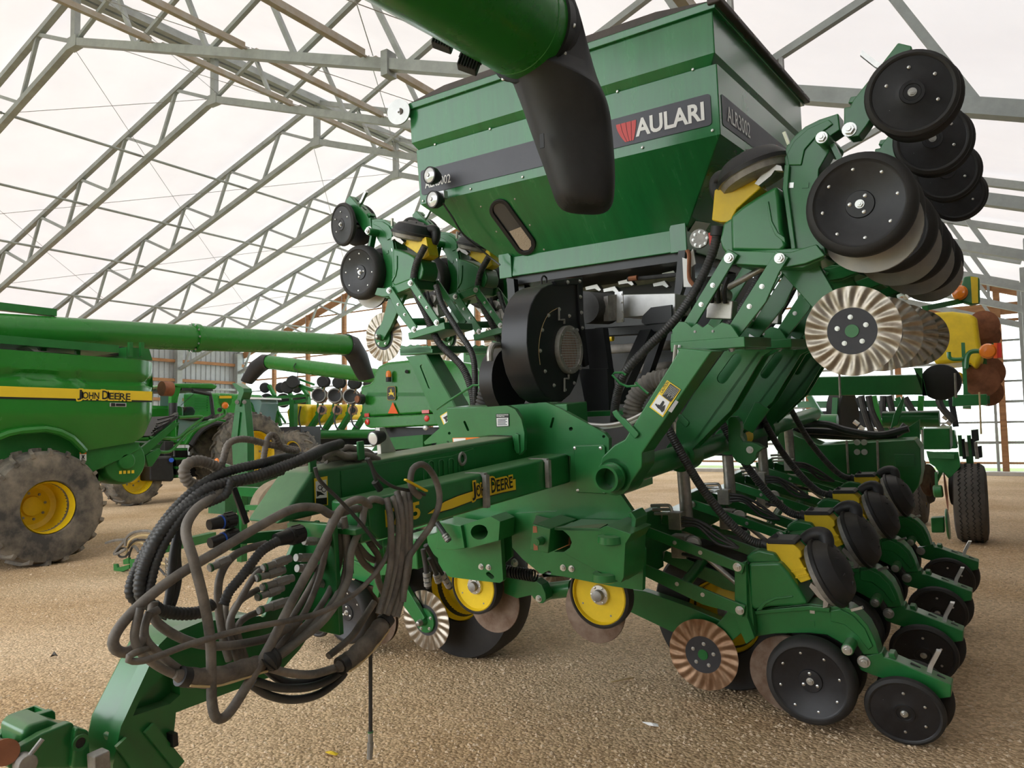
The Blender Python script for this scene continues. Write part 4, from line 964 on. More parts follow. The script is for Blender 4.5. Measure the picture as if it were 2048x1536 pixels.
part('pivot_plate', MB().prism(onX([(860, 440), (900, 432), (1020, 465), (1040, 900), (820, 900), (840, 620)], -2.0, Nc), (-.05, 0, 0)), 'green', fr, bevel=.008)
part('bush', MB().lathe([(.012, .0), (.013, .004), (.02, .005), (.021, 0)], mp(*Nc(912, 598), X=-1.999), (1, 0, 0), 24), 'green', fr)
part('bush_hole', MB().cyl(mp(*Nc(912, 598), X=-1.9985), mp(*Nc(912, 598), X=-1.9985) + V((.0006, 0, 0)), .0125, n=20), 'decal_black', fr)
q = mp(*Nc(250, 810), X=-2.02); pn_ = part('hitch_pin', MB().cyl(q + V((-.25, 0, 0)), q + V((.035, 0, 0)), .022, n=20), 'steel_dull', fr, bevel=.003)
part('pin_clip', MB().cyl(q + V((.025, -.0, .01)), q + V((.03, .035, .045)), .006, n=8), 'steel_dull', pn_)
q = mp(*Nc(1090, 800), X=-1.985); part('pin_lock', MB().box(q + V((.015, 0, .0)), (.04, .04, .05)), 'steel_dull', fr, bevel=.004)
part('cross_pin', MB().cyl(mp(*Nc(40, 700), X=-2.1), mp(*Nc(60, 710), X=-2.02), .03, n=20), 'copper', fr)
q = mp(*Nc(320, 250), X=-2.30)
part('jack_socket', MB().loft([[(q.x + a, q.y + b_, q.z + z) for a, b_ in ((-.032, -.032), (.032, -.032), (.032, .032), (-.032, .032))] for z in (-.14, .0)] + [[(q.x + a, q.y + b_, q.z + z) for a, b_ in ((-.026, -.026), (.026, -.026), (.026, .026), (-.026, .026))] for z in (.0, -.08)], cap=False), 'green', fr)
part('link_channel', MB().prism(onX([(1380, 590), (1420, 560), (1690, 460), (1800, 600), (2000, 900), (1500, 900)], -1.99, Nc), (-.1, 0, 0)), 'green_dusty', fr, bevel=.006)
for pts in (((1370, 590), (1590, 900)), ((1690, 430), (2040, 860))):
    part('link_strap', MB().bar(mp(*Nc(*pts[0]), X=-1.975), mp(*Nc(*pts[1]), X=-1.975), .03, .012, up=(1, 0, 0)), 'green', fr)
part('stop_pad', MB().box(mp(345, 1478, X=-1.97), (.03, .015, .035)), 'black_paint', fr)
# small fittings on top of the main tube
for x, y in ((625, 935), (722, 912)):
    a = mp(x, y, X=-2.035); part('hose_hook', MB().box(a + V((0, .0, .02)), (.012, .03, .07)), 'green', fr, bevel=.003)
lc_ = mp(757, 880, X=-2.2); wlm = part('work_lamp', MB().lathe([(0, .05), (.022, .045), (.03, .01), (.03, -.012), (.026, -.014)], lc_ + V((0, -.02, .01)), (0, 1, .1), 22), 'black_plastic', fr)
part('lens', MB().lathe([(.027, -.012), (0, -.018)], lc_ + V((0, -.02, .01)), (0, 1, .1), 22), 'lens', wlm)
part('lamp_bracket', MB().prism([lc_ + V(p) for p in ((-.01, 0, -.06), (-.01, .09, -.06), (-.01, .03, .05), (-.01, 0, .05))], (.02, 0, 0)), 'stainless', fr)
# caution label on the main tube nose
q0 = [(628, 957), (655, 952), (656, 1010), (630, 1012)]
part('label', MB().add(onX(q0, -2.0275), [(0, 1, 2, 3)]), 'yellow_decal', fr, smooth=0)
part('label_paper', MB().add(onX([(631, 963), (653, 959), (654, 997), (632, 999)], -2.0265), [(0, 1, 2, 3)]), 'white', fr, smooth=0)
part('label_paper', MB().add(onX([(632, 997), (654, 995), (654, 1009), (632, 1010)], -2.0262), [(0, 1, 2, 3)]), 'decal_black', fr, smooth=0)
for c, r in (((640, 975), 4), ((648, 979), 4.5)):
    pp = [mp(*p, X=-2.0258) for p in circ(c[0], c[1], r, r * 1.1, 10)]; part('pictogram', MB().tube(pp + [pp[0]], .0015, 4), 'decal_black', fr, smooth=0)
part('pictogram', MB().add(onX([(633, 982), (642, 984), (650, 990), (640, 990), (634, 994)], -2.0258), [list(range(5))]), 'decal_black', fr, smooth=0)

# ================================================================== ground wheels and fertiliser openers
def wheel(name, label, c, ax, R, W_, rim, frame, cat='wheel', rim_mat='yellow', tyre='rubber', tread=None, group=None, hubmat='steel_dull', lugs=6, dish=.3):
    """rubber tyre on a dished rim; outer face towards ax"""
    c = V(c); ax = V(ax).normalized(); base = c - V((0, 0, R))
    t = thing(name, label, cat, base, frame, group); h = W_ / 2
    part('tyre', MB().lathe([(rim, h * .8), (rim * 1.03, h * .95), (rim + (R - rim) * .45, h * 1.05), (R * .94, h * .9), (R * .985, h * .6), (R, 0), (R * .985, -h * .6), (R * .94, -h * .9), (rim, -h * .9), (rim * .9, -h * .6), (rim * .9, h * .5), (rim, h * .8)], c, ax, 64), tyre, t, smooth=40)
    rm = part('rim', MB().lathe([(rim * 1.0, h * .82), (rim * .96, h * .9), (rim * .92, h * .6), (rim * .88, h * .5 - W_ * dish), (rim * .55, h * .5 - W_ * dish * .8), (rim * .3, h * .5 - W_ * dish * .6), (0, h * .5 - W_ * dish * .6)], c, ax, 48), rim_mat, t, smooth=40)
    hb2 = part('hub', MB().lathe([(rim * .32, h * .5 - W_ * dish * .6), (rim * .30, h * .5 - W_ * dish * .45), (rim * .16, h * .5 - W_ * dish * .45), (rim * .15, h * .6), (0, h * .62)], c, ax, 24), hubmat, t)
    A_, B_ = perp(ax)
    for k in range(lugs):
        a = 2 * PI * k / lugs + .4; inst('lug_nut', BOLT_DARK, hb2, c + (A_ * math.cos(a) + B_ * math.sin(a)) * rim * (.24 if lugs == 6 else .42) + ax * (h * .5 - W_ * dish * .45), ax, rim * .05)
    return t
wheel('transport_wheel', 'black tyre on yellow rim under the planter, behind the coiled hoses', mp(908, 1190, 3.68) + V((0, .13, .03)), (0, -1, 0), .455, .27, .20, MF, 'wheel', group=None)
wheel('transport_wheel', 'black tyre on yellow rim under the planter, behind the rusty coulter', V((-1.41, 4.06, -1.36)), (0, -1, 0), .415, .24, .20, MF, 'wheel')
for (hx, hy, Y, rr_, lab, dxy) in ((497, 582, 3.22, .150, 'yellow faced opener wheel with rusty disc under the socket plate', (148, 118)), (1455, 652, 3.2, .158, 'yellow faced opener wheel with rusty disc under the hinge bracket', (-35, 105))):
    c = mp(*Ec(hx, hy), Y); t = thing('fertilizer_opener', lab, 'opener', c - V((0, 0, rr_)), MF, 'fertilizer openers')
    part('tyre', MB().lathe([(rr_ * .9, -.06), (rr_, -.055), (rr_ * 1.03, -.02), (rr_ * 1.02, .01), (rr_ * .95, .016), (rr_ * .91, .008)], c, (0, -1, 0), 44), 'rubber', t)
    part('wheel_face', MB().lathe([(rr_ * .92, .008), (rr_ * .88, .012), (rr_ * .84, -.004), (rr_ * .3, -.008), (0, -.008)], c, (0, -1, 0), 44), 'yellow', t)
    hb2 = part('hub', MB().lathe([(rr_ * .32, -.008), (rr_ * .30, .006), (rr_ * .18, .008), (rr_ * .17, .03), (rr_ * .08, .036), (0, .036)], c, (0, -1, 0), 24, ms=[0, 0, 1, 1, 1]), ['zinc', 'steel_dull'], t)
    for k in range(6): a = k * PI / 3; inst('bolt', STUD, hb2, c + V((math.cos(a) * rr_ * .25, -.008, math.sin(a) * rr_ * .25)), (0, -1, 0), .006)
    for k in range(4): a = k * PI / 2 + .5; inst('bolt', BOLT_DARK, t, c + V((math.cos(a) * rr_ * .7, .006, math.sin(a) * rr_ * .7)), (0, -1, 0), .005)
    d2 = mp(*Ec(hx + dxy[0], hy + dxy[1]), Y + .12)
    part('disc_blade', MB().lathe([(0, .008), (.06, .006), (.17, .002), (.172, -.002), (0, -.002)], d2, (0, -1, .08), 44), 'rust_disc', t)
    part('opener_arm', MB().bar(d2 + V((0, .02, 0)), d2 + V((.02, .06, .32)), .05, .03), 'green', t)
# ================================================================== blower fan
Fc = crop(960, 440, 3.658); XF = -1.95
bf = thing('blower_fan', 'black blower fan with round wire inlet screen under the hopper', 'fan', mp(1113, 800, X=XF), MF)
vol = [(345, 900), (347, 800), (355, 700), (375, 620), (405, 555), (450, 500), (500, 475), (545, 465), (720, 470), (725, 800), (745, 950), (738, 1080), (705, 1200), (660, 1280), (600, 1330), (545, 1332), (480, 1290), (425, 1215), (380, 1110), (355, 1000)]
hs_ = part('housing', MB().prism(onX(vol, XF, Fc), (-.155, 0, 0)), 'black_paint', bf, bevel=.006, smooth=30)
fl_ = part('outlet_flange', MB().prism(onX([(545, 445), (752, 420), (760, 700), (800, 1060), (770, 1075), (735, 780), (715, 470), (560, 478)], XF + .012, Fc), (-.02, 0, 0)), 'black_paint', bf, bevel=.003)
bolts(fl_, [mp(*Fc(*q), X=XF + .013) for q in ((640, 455), (728, 448), (733, 562), (740, 678), (748, 790))], (1, 0, 0), .008)
part('arc_seam', MB().tube(spline([mp(*Fc(*p), X=XF + .001) for p in ((565, 645), (500, 690), (450, 800), (430, 940), (440, 1060))], 6), .0015, 5), 'straw', bf)
bolts(bf, [mp(*Fc(*q), X=XF) for q in ((500, 698), (578, 655), (652, 702), (455, 805), (710, 805), (440, 957), (738, 945), (475, 1107), (732, 1085), (540, 1210), (688, 1193), (620, 1243))], (1, 0, 0), .0075)
ic = mp(*Fc(637, 950), X=XF); e_ = mp(*Fc(637, 775), X=XF); RI = (e_ - ic).length
ir = part('inlet_ring', MB().lathe([(RI * 1.0, .0), (RI * 1.0, .022), (RI * .98, .026), (RI * .80, .026), (RI * .78, .022), (RI * .78, .0)], ic, (1, 0, 0), 44), 'steel_dull', bf)
part('inlet_well', MB().lathe([(RI * .8, .012), (RI * .8, .004), (0, .004)], ic, (1, 0, 0), 32), 'copper', ir)
for k in range(-7, 8):
    h = math.sqrt(max(0, .79 ** 2 - (k / 9.5) ** 2)) * RI
    for vv in (V((0, k / 9.5 * RI, 1)), V((0, 1, k / 9.5 * RI))):
        if vv.z == 1: a, b_ = V((.02, k / 9.5 * RI, -h)), V((.02, k / 9.5 * RI, h))
        else: a, b_ = V((.021, -h, k / 9.5 * RI)), V((.021, h, k / 9.5 * RI))
        part('screen_wire', MB().cyl(ic + a, ic + b_, .0014, n=5), 'zinc', ir)
bolts(ir, [ic + V((.026, math.cos(a) * RI * .89, math.sin(a) * RI * .89)) for a in (.2, 1.3, 2.4, 3.4, 4.5, 5.5)], (1, 0, 0), .005, STUD)
for y0, y1, y2 in ((760, 700, 640), (1130, 1190, 1255)):
    x0 = 617 if y0 < 900 else 648; x1 = 578 if y0 < 900 else 618
    part('mount_strap', MB().tube([mp(*Fc(*p), X=XF + .01) for p in ((x0, y0), (x0, (y0 + y1) / 2), (x1, (y0 + y1) / 2 + (0)), (x1, y2))], .006, 6), 'steel_dull', ir)
hd = [mp(*Fc(*p), X=XF - .09) for p in ((278, 900), (245, 905), (240, 940), (250, 970), (278, 975))]
part('handle', MB().tube(spline(hd, 4), .006, 7), 'black_paint', bf)
part('lift_eye', MB().tube(spline([mp(*Fc(*p), X=XF - .06) for p in ((452, 470), (452, 425), (468, 410), (485, 425), (486, 460))], 5), .005, 6), 'black_paint', bf)
# motor box left of the fan
part('motor_box', MB().prism(onY([(1000, 745), (1020, 690), (1045, 650), (1045, 755), (1042, 800), (995, 780)], 3.5), (0, .2, 0)), 'black_paint', bf, bevel=.006)
part('pulley', MB().cyl(mp(1022, 760, X=-2.2), mp(1022, 760, X=-2.2) + V((-.08, 0, 0)), .17, n=32), 'black_plastic', bf)
pf = [mp(*p, X=-2.12) for p in ((998, 690), (985, 692), (980, 705), (980, 722))]
part('pipe_elbow', MB().tube(spline(pf, 5), .016, 10), 'steel', bf)
def corrugated(pts, r, pitch=.016, amp=.12, n=14):
    P = resample(spline(pts, 10), pitch / 4); rs = [r * (1 - amp + amp * (1 + math.cos(i * PI / 2)) / 2 * 1.0) for i in range(len(P))]
    return MB().tube(P, rs, n)
dc_ = [mp(*Fc(760, 640), X=-2.03), mp(*Fc(830, 645), X=-2.04), mp(*Fc(935, 650), X=-2.03)]
# ================================================================== metering unit under the hopper
mu_ = thing('metering_unit', 'black metering frame and steel air manifold hanging under the hopper', 'metering unit', (-2.2, 4.6, .1), MF)
solo('air_duct', corrugated(dc_, .092, .014, .1, 20), 'hose_black', 'short black corrugated duct between fan and steel manifold', 'duct', dc_[1], MF)
part('top_rail', MB().prism(onY([(190, 425), (1500, 215), (1560, 215), (1550, 245), (1480, 300), (200, 480)], 4.16, Fc), (0, .05, 0)), 'black_paint', mu_)
part('back_plate', MB().prism(onY([(560, 420), (1450, 260), (1450, 540), (760, 600)], 4.75, Fc), (0, .02, 0)), 'steel_dull', mu_)
part('side_plate', MB().prism(onY([(1480, 275), (1510, 285), (1555, 210), (1575, 320), (1540, 345), (1540, 460), (1565, 490), (1490, 490)], 4.02, Fc), (0, .012, 0)), 'white', mu_)
part('copper_pipe', MB().tube(spline([mp(*Fc(*p), 4.0) for p in ((1515, 220), (1530, 260), (1530, 420), (1565, 480))], 6), .012, 8), 'copper', mu_)
for i, (x, y) in enumerate(((770, 490), (900, 505), (1010, 450), (1265, 465), (1330, 390))):
    part('flap', MB().prism(onY([(x, y), (x + 85, y - 20), (x + 115, y + 20), (x + 100, y + 30), (x + 70, y + 12), (x + 5, y + 22)], 4.35, Fc), (0, .05, 0)), 'stainless', mu_)
for (a, b_) in (((1040, 350), (1450, 285)), ((1080, 435), (1440, 400)), ((290, 455), (640, 410))):
    part('hose_line', MB().tube([mp(*Fc(*a), 4.2), mp(*Fc(*b_), 4.2)], .013, 8), 'hose_black', mu_)
for q in ((1040, 350), (1090, 430), (630, 410)):
    part('pipe_union', MB().cyl(mp(*Fc(*q), 4.18), mp(*Fc(q[0] + 60, q[1] - 8), 4.18), .016, n=8), 'copper', mu_)
mf_ = part('manifold', MB().prism(onY([(1040, 545), (1430, 535), (1430, 690), (1040, 715)], 3.98, Fc), (0, .25, 0)), 'stainless', mu_, bevel=.006)
part('manifold_flange', MB().prism(onY([(985, 530), (1043, 520), (1050, 745), (1000, 752)], 3.9, Fc), (0, .01, 0)), 'stainless', mu_)
part('manifold_cone', MB().loft([onY([(905, 560), (935, 555), (940, 740), (905, 740)], 3.82, Fc), onY([(985, 545), (1000, 545), (1000, 735), (985, 735)], 3.9, Fc)]), 'steel_dull', mu_)
bolts(mf_, [mp(*Fc(*q), 3.9) for q in ((1035, 540), (1035, 600), (1038, 668), (1040, 730))], (0, -1, 0), .007)
part('left_post', MB().prism(onY([(195, 425), (245, 430), (270, 700), (210, 700)], 4.05, Fc), (0, .05, 0)), 'black_paint', mu_)
part('right_post', MB().prism(onY([(1450, 225), (1500, 220), (1480, 500), (1440, 620), (1430, 820), (1400, 820), (1415, 600)], 4.05, Fc), (0, .05, 0)), 'black_paint', mu_)
part('cross_beam', MB().prism(onY([(830, 790), (1140, 770), (1460, 740), (1460, 800), (1140, 840), (850, 855)], 3.95, Fc), (0, .1, 0)), 'black_paint', mu_, bevel=.006)
part('bracket_plate', MB().prism(onY([(1180, 745), (1190, 700), (1250, 640), (1400, 620), (1400, 740), (1200, 765)], 3.93, Fc), (0, .02, 0)), 'black_paint', mu_)
part('column', MB().prism(onY([(720, 1090), (930, 1090), (945, 1400), (780, 1400)], 3.6, Fc), (0, .08, 0)), 'black_paint', mu_)
part('column_plate', MB().prism(onY([(760, 800), (900, 790), (940, 1090), (800, 1090)], 3.62, Fc), (0, .06, 0)), 'black_paint', mu_)
part('strut', MB().bar(mp(*Fc(1230, 820), 3.95), mp(*Fc(1000, 1330), 3.7), .09, .05), 'black_paint', mu_)
part('strut', MB().bar(mp(*Fc(1330, 820), 4.3), mp(*Fc(1200, 1200), 4.3), .08, .05), 'black_paint', mu_)
part('dark_backing', MB().box((-2.15, 4.95, .0), (1.35, .5, 1.15)), 'black_paint', mu_)  # black box added behind the fan to block the bright end wall
part('frame_rail', MB().box((-1.52, 4.6, .1), (.1, 1.3, .1)), 'black_paint', mu_)
part('frame_rail', MB().box((-2.86, 4.6, .1), (.1, 1.3, .1)), 'black_paint', mu_)
part('under_tray', MB().box((-2.2, 4.66, .64), (1.25, 1.05, .05)), 'black_paint', mu_)
for x in (-2.78, -1.62):
    for y in (4.25, 5.1): part('hopper_leg', MB().bar((x, y, .66), (x * .98 - .04, y, -.55), .07, .07), 'black_paint', mu_)
part('plinth', MB().prism(onY([(760, 1405), (1200, 1390), (1210, 1420), (780, 1440)], 3.5, Fc), (0, .3, 0)), 'green', mu_)
for i in range(3): part('air_tube', MB().cyl(mp(1200 + 50 * i, 700 + 40 * i, 4.5), mp(1350 + 20 * i, 690 + 40 * i, 4.4), .03, n=12), 'hose_grey', mu_)
part('grease_cup', MB().cyl(mp(1212, 677, 4.2), mp(1226, 676, 4.2), .02, n=12), 'yellow', mu_)
wh_ = part('ratchet_wheel', MB().lathe([(.0, .02), (.05, .02), (.052, .0), (0, 0)], mp(1400, 478, 3.9), (0, -1, 0), 24), 'steel_dull', mu_)
bolts(wh_, [mp(1400, 478, 3.88) + V((math.cos(a) * .038, 0, math.sin(a) * .038)) for a in [i * PI / 4 for i in range(8)]], (0, -1, 0), .006)
part('valve_handle', MB().bar(mp(1421, 466, 3.85), mp(1424, 492, 3.85), .022, .016), 'red', mu_)
# ================================================================== hoses coiled on the tongue
def hose(pts, X, r, mat_='hose', label='', group=None, cr=Ac, corr=None, n=10, name='hydraulic_hose', cat='hose'):
    """points: (x, y[, shift of the plane]) read on the photo, on the plane beside the tongue"""
    P = [mp(*cr(*p[:2]), X=X + (p[2] if len(p) > 2 else 0)) for p in pts]
    mb = corrugated(P, r, corr, .16, 14) if corr else MB().tube(resample(spline(P, 10), .012), r, n)
    c = sum(P, V((0, 0, 0))) / len(P)
    return solo(name, mb, mat_, label, cat, c, MF, group, smooth=60)
G1 = 'hydraulic hoses looped on the tongue'
hose([(1330, 430), (1240, 445), (1150, 470), (1080, 435), (960, 440), (800, 520), (600, 640), (400, 760), (250, 870), (130, 985), (68, 1080), (78, 1135), (130, 1152), (180, 1120), (240, 1050)], -1.84, .0135, label='thick dusty hose arching from the tongue down to the outermost left loop')
hose([(620, 340, -.1), (540, 395, -.08), (465, 455, -.05), (425, 550, -.03), (465, 700), (515, 900), (545, 1080), (552, 1250), (555, 1400), (580, 1478), (640, 1450), (740, 1295), (850, 1100), (950, 900), (1060, 700), (1150, 520), (1210, 425), (1290, 395), (1345, 440, -.05)], -1.80, .0135, label='hose hanging lowest in a sharp V below the bundle')
hose([(240, 1130, -.05), (160, 1160), (138, 1185), (175, 1196), (260, 1180), (450, 1110), (700, 1040), (950, 990), (1100, 950), (1250, 870), (1360, 765), (1425, 660), (1440, 560, -.05)], -1.79, .0085, label='thin black hose with pale printing crossing in front of the bundle')
hose([(265, 900), (260, 960), (290, 1010), (370, 1065), (470, 1105), (600, 1120), (750, 1100), (860, 1070), (980, 1000)], -1.87, .0125, label='hose curving under the coil towards the fittings')
for i, pts in enumerate(([(200, 930), (180, 1010), (170, 1080), (200, 1150), (290, 1222), (390, 1268)], [(245, 950), (220, 1030), (235, 1100), (320, 1180), (400, 1240)], [(290, 940), (225, 980), (210, 1060), (250, 1140), (350, 1215), (410, 1250)])):
    hose(pts + [(470, 1275), (520, 1275)], -1.825 - .012 * i, .0105, label='short hose entering the left end of the canvas sleeve', group='hoses entering the canvas sleeve')
# canvas sleeves round the bundle
def sleeve(pts, X, r, label, cr=Ac):
    P = [mp(*cr(*p), X=X) for p in pts]; Q = resample(spline(P, 8), .008); rs = [r * (1 + .07 * math.sin(i * .9) * math.sin(i * .37 + 1)) * min(1, .42 + .10 * min(i, len(Q) - 1 - i)) for i in range(len(Q))]
    t = thing('hose_sleeve', label, 'sleeve', sum(P, V((0, 0, 0))) / len(P), MF)
    part('canvas', MB().tube(Q, rs, 16), 'sleeve', t, smooth=60)
    for k, e in enumerate((2, len(Q) - 5)):
        part('strap', MB().tube(Q[e:e + 4], r * .98, 16), 'black_plastic', t)
    part('seam', MB().tube([q + V((r * .8, 0, -r * .7)) for q in Q[4:-4]], .004, 5), 'straw', t)
    return t
sleeve([(370, 1262), (440, 1275), (560, 1275), (690, 1240), (790, 1210), (860, 1200)], -1.815, .026, 'dusty canvas sleeve strapped round the low part of the hose coil')
sleeve([(1170, 1232), (1260, 1170), (1340, 1090), (1400, 1010), (1440, 960)], -1.80, .029, 'dusty canvas sleeve strapped round the rising hose bundle')
for i, pts in enumerate(([(830, 1225), (930, 1252), (1050, 1260), (1180, 1225)], [(760, 1290), (880, 1325), (1020, 1325), (1130, 1290), (1200, 1240)], [(750, 1310), (840, 1365), (960, 1385), (1080, 1360), (1180, 1290), (1220, 1240)], [(800, 1215), (900, 1290), (1010, 1300), (1120, 1260), (1190, 1225)])):
    hose(pts, -1.81 - .014 * i, .0125, 'hose_black' if i else 'hose', label='hose sagging between the two canvas sleeves', group='hoses between the sleeves')
for i, pts in enumerate(([(1380, 960), (1410, 860), (1440, 700), (1440, 500), (1418, 375)], [(1400, 960), (1440, 820), (1472, 650), (1480, 480), (1448, 365)], [(1420, 965), (1470, 820), (1495, 620), (1492, 450), (1470, 352)], [(1445, 970), (1500, 800), (1515, 600), (1512, 440), (1500, 352)], [(1470, 975), (1525, 760), (1535, 560), (1535, 430), (1528, 358)])):
    hose([(p[0], p[1], -.03 if k == len(pts) - 1 else 0) for k, p in enumerate(pts)], -1.775 - .008 * (i % 2), .0115, 'hose_grey' if i % 2 else 'hose', label='hose running straight up in the tied bundle beside the model number', group='tied upright hose bundle')
hose([(1500, 900), (1525, 700), (1570, 620), (1640, 520), (1682, 400), (1660, 290), (1605, 222), (1552, 240), (1538, 310), (1560, 360), (1592, 385)], -1.765, .0115, label='hose bent in a full hook beside the stripe')
for i, pts in enumerate(([(1400, 405), (1350, 392), (1312, 430), (1295, 520), (1245, 650), (1225, 800), (1120, 980), (960, 1110), (850, 1180)], [(1215, 425), (1160, 480), (1110, 600), (1010, 780), (930, 940), (860, 1080), (835, 1180)], [(1205, 480), (1222, 600), (1220, 740), (1170, 880), (1060, 1020), (940, 1130), (860, 1190)], [(1160, 500), (1120, 640), (1080, 800), (1010, 960), (920, 1080), (850, 1170)], [(1185, 500), (1190, 680), (1140, 840), (1050, 980), (950, 1080), (870, 1160)], [(1290, 440), (1190, 560), (1090, 740), (1000, 900), (900, 1060), (850, 1150)])):
    hose(pts, -1.83 - .016 * i, .0125 if i < 3 else .0105, 'hose' if i % 2 else 'hose_grey', label='hose fanning down from the tongue into the tied knot', group='hoses fanning into the knot')
for i, pts in enumerate(([(640, 1190), (610, 1080), (585, 900), (600, 760), (680, 660), (830, 610)], [(680, 1190), (640, 1020), (690, 900), (760, 780), (800, 740)], [(700, 1180), (650, 1000), (690, 900), (800, 830)], [(720, 1180), (680, 1040), (720, 980), (800, 945)], [(660, 1180), (620, 960), (650, 840), (720, 760), (800, 735)])):
    hose(pts, -1.92 - .012 * i, .0115 if i == 0 else .010, 'hose', label='hose rising to the coupler rack', group='hoses to the coupler rack')
for i, pts in enumerate(([(480, 420), (420, 500), (380, 640), (385, 780), (360, 900), (320, 980)], [(460, 430), (400, 510), (365, 660), (350, 820), (330, 930), (300, 1000)], [(1260, 600), (1330, 680), (1385, 700)], [(1230, 560), (1300, 700), (1370, 760)], [(1330, 600), (1380, 680), (1370, 760), (1405, 860), (1440, 900)], [(1360, 900), (1290, 1010), (1240, 1080), (1120, 1180)])):
    hose(pts, -1.95 + .01 * i, .012, 'hose_black' if i < 2 else 'hose', label='dark hose behind the coil under the tongue', group='hoses behind the coil')
K0, K1 = mp(*Ac(815, 1215), X=-1.80), mp(*Ac(875, 1165), X=-1.80)
solo('tape_knot', MB().tube(spline([K0, (K0 * 2 + K1) / 3 + V((.004, 0, .006)), (K0 + K1 * 2) / 3, K1], 6), [.020, .026, .03, .026, .03, .034, .030, .026, .032, .03, .026, .034, .03, .028, .026, .024, .022, .02, .018][:19], 12), 'rubber', 'dark taped knot where the fanned hoses cross the sleeve', 'tape', K0, MF)
# corrugated electric looms
G2 = 'corrugated wiring looms on the tongue'
LM = 'black corrugated wiring loom '
hose([(1190, 118, -.15), (1120, 140, -.1), (1050, 175), (900, 235), (750, 285), (620, 315), (520, 350), (400, 450), (300, 560), (222, 700), (200, 850), (260, 925), (330, 950), (420, 960), (500, 950), (560, 910)], -1.90, .018, 'hose_black', LM + 'lying along the tongue top and curling to the left', corr=.012, name='wiring_loom', cat='loom')
hose([(1085, 185, -.12), (950, 180, -.1), (800, 215), (650, 250), (520, 310), (390, 420), (280, 560), (190, 720), (150, 840), (180, 895), (230, 905)], -1.93, .015, 'hose_black', LM + 'outermost on the left of the coil', corr=.011, name='wiring_loom', cat='loom')
hose([(900, 250), (760, 290), (640, 310)], -1.92, .016, 'hose_black', LM + 'short length under the main loom', corr=.011, name='wiring_loom', cat='loom')
hose([(600, 262), (560, 225), (490, 203), (430, 220), (418, 270), (450, 315), (520, 330)], -1.95, .017, 'hose', LM + 'bent in a small ring above the coil', corr=.011, name='wiring_loom', cat='loom')
hose([(980, 150), (850, 125), (720, 95), (640, 115), (612, 190), (592, 268)], -1.95, .011, 'hose', LM + 'arching over the small ring', corr=.010, name='wiring_loom', cat='loom')
hose([(970, 155), (905, 140), (862, 75), (830, 95), (812, 180), (806, 262)], -1.94, .010, 'hose', LM + 'standing up in a narrow peak', corr=.009, name='wiring_loom', cat='loom')
hose([(560, 370), (440, 430), (330, 530), (250, 650), (200, 800), (215, 890), (290, 930)], -1.89, .016, 'hose_black', LM + 'inside the left bend of the coil', corr=.012, name='wiring_loom', cat='loom')
hose([(650, 300), (620, 370), (540, 410), (440, 450), (350, 560), (280, 700), (240, 860)], -1.88, .013, 'hose_black', LM + 'crossing under the ring to the left bend', corr=.011, name='wiring_loom', cat='loom')
hose([(880, 600), (800, 650), (730, 740), (690, 790), (640, 850), (610, 920)], -1.86, .015, 'hose_black', LM + 'leaving the large round plug', corr=.010, name='wiring_loom', cat='loom')
# couplers
def coupler(p0, p1, r, label, X=-1.92, cr=Ac, mat_='steel_dull', group='hydraulic couplers in the rack'):
    a, b_ = mp(*cr(*p0), X=X), mp(*cr(*p1), X=X); d = b_ - a
    t = thing('hydraulic_coupler', label, 'coupler', a, MF, group)
    part('ferrule', MB().cyl(a, a + d * .45, r * .8, r * .85, n=14), mat_, t)
    part('hex_nut', MB().cyl(a + d * .42, a + d * .85, r * 1.12, n=6), mat_, t)
    part('nipple', MB().cyl(a + d * .85, b_, r * .9, n=14), mat_, t)
    part('dust_ring', MB().cyl(a + d * .06, a + d * .12, r * .95, n=14), 'green', t)
    return t
for i, (p0, p1) in enumerate((((805, 735), (942, 685)), ((770, 785), (912, 742)), ((800, 830), (955, 782)), ((785, 945), (935, 895)), ((775, 880), (905, 830)), ((540, 735), (640, 690)))):
    coupler(p0, p1, .0135, 'grey steel hydraulic coupler plugged into the left of the rack')
for i, (p0, p1) in enumerate((((1110, 680), (970, 682)), ((1120, 730), (975, 735)), ((1140, 820), (1060, 800)), ((1100, 600), (1010, 600)))):
    coupler(p0, p1, .0135, 'grey steel hydraulic coupler on the right of the rack', X=-1.93, group='couplers right of the rack')
for i, (p0, p1, r) in enumerate((((870, 595), (1000, 560), .026), ((540, 520), (665, 490), .020), ((545, 610), (680, 570), .020))):
    a, b_ = mp(*Ac(*p0), X=-1.90), mp(*Ac(*p1), X=-1.90); d = b_ - a
    t = thing('electric_plug', ('large black round electric plug at the rack bracket', 'black electric plug with blue ring, upper of two', 'black electric plug with blue ring, lower of two')[i], 'plug', a, MF)
    part('plug_body', MB().cyl(a, a + d * .55, r * .75, r * .95, n=18), 'black_plastic', t)
    part('plug_collar', MB().cyl(a + d * .5, b_, r * 1.05, n=18), 'black_plastic', t, bevel=.002)
    if i: part('colour_ring', MB().cyl(a + d * .44, a + d * .5, r * 1.0, n=18), 'blue', t)
    for k in range(8):
        A_, B_ = perp(d); an = k * PI / 4; part('grip_rib', MB().bar(a + d * .6 + (A_ * math.cos(an) + B_ * math.sin(an)) * r * 1.05, a + d * .95 + (A_ * math.cos(an) + B_ * math.sin(an)) * r * 1.05, .005, .005), 'black_plastic', t)
part('plug_rack', MB().prism([mp(*Ac(*p), X=-1.93) for p in ((640, 455), (690, 470), (700, 640), (655, 650))], (-.02, 0, 0)), 'green', fr, bevel=.004)
part('plug_bracket', MB().prism([mp(*Ac(*p), X=-1.95) for p in ((655, 340), (680, 330), (745, 505), (720, 520))], (-.012, 0, 0)), 'black_paint', fr, bevel=.003)
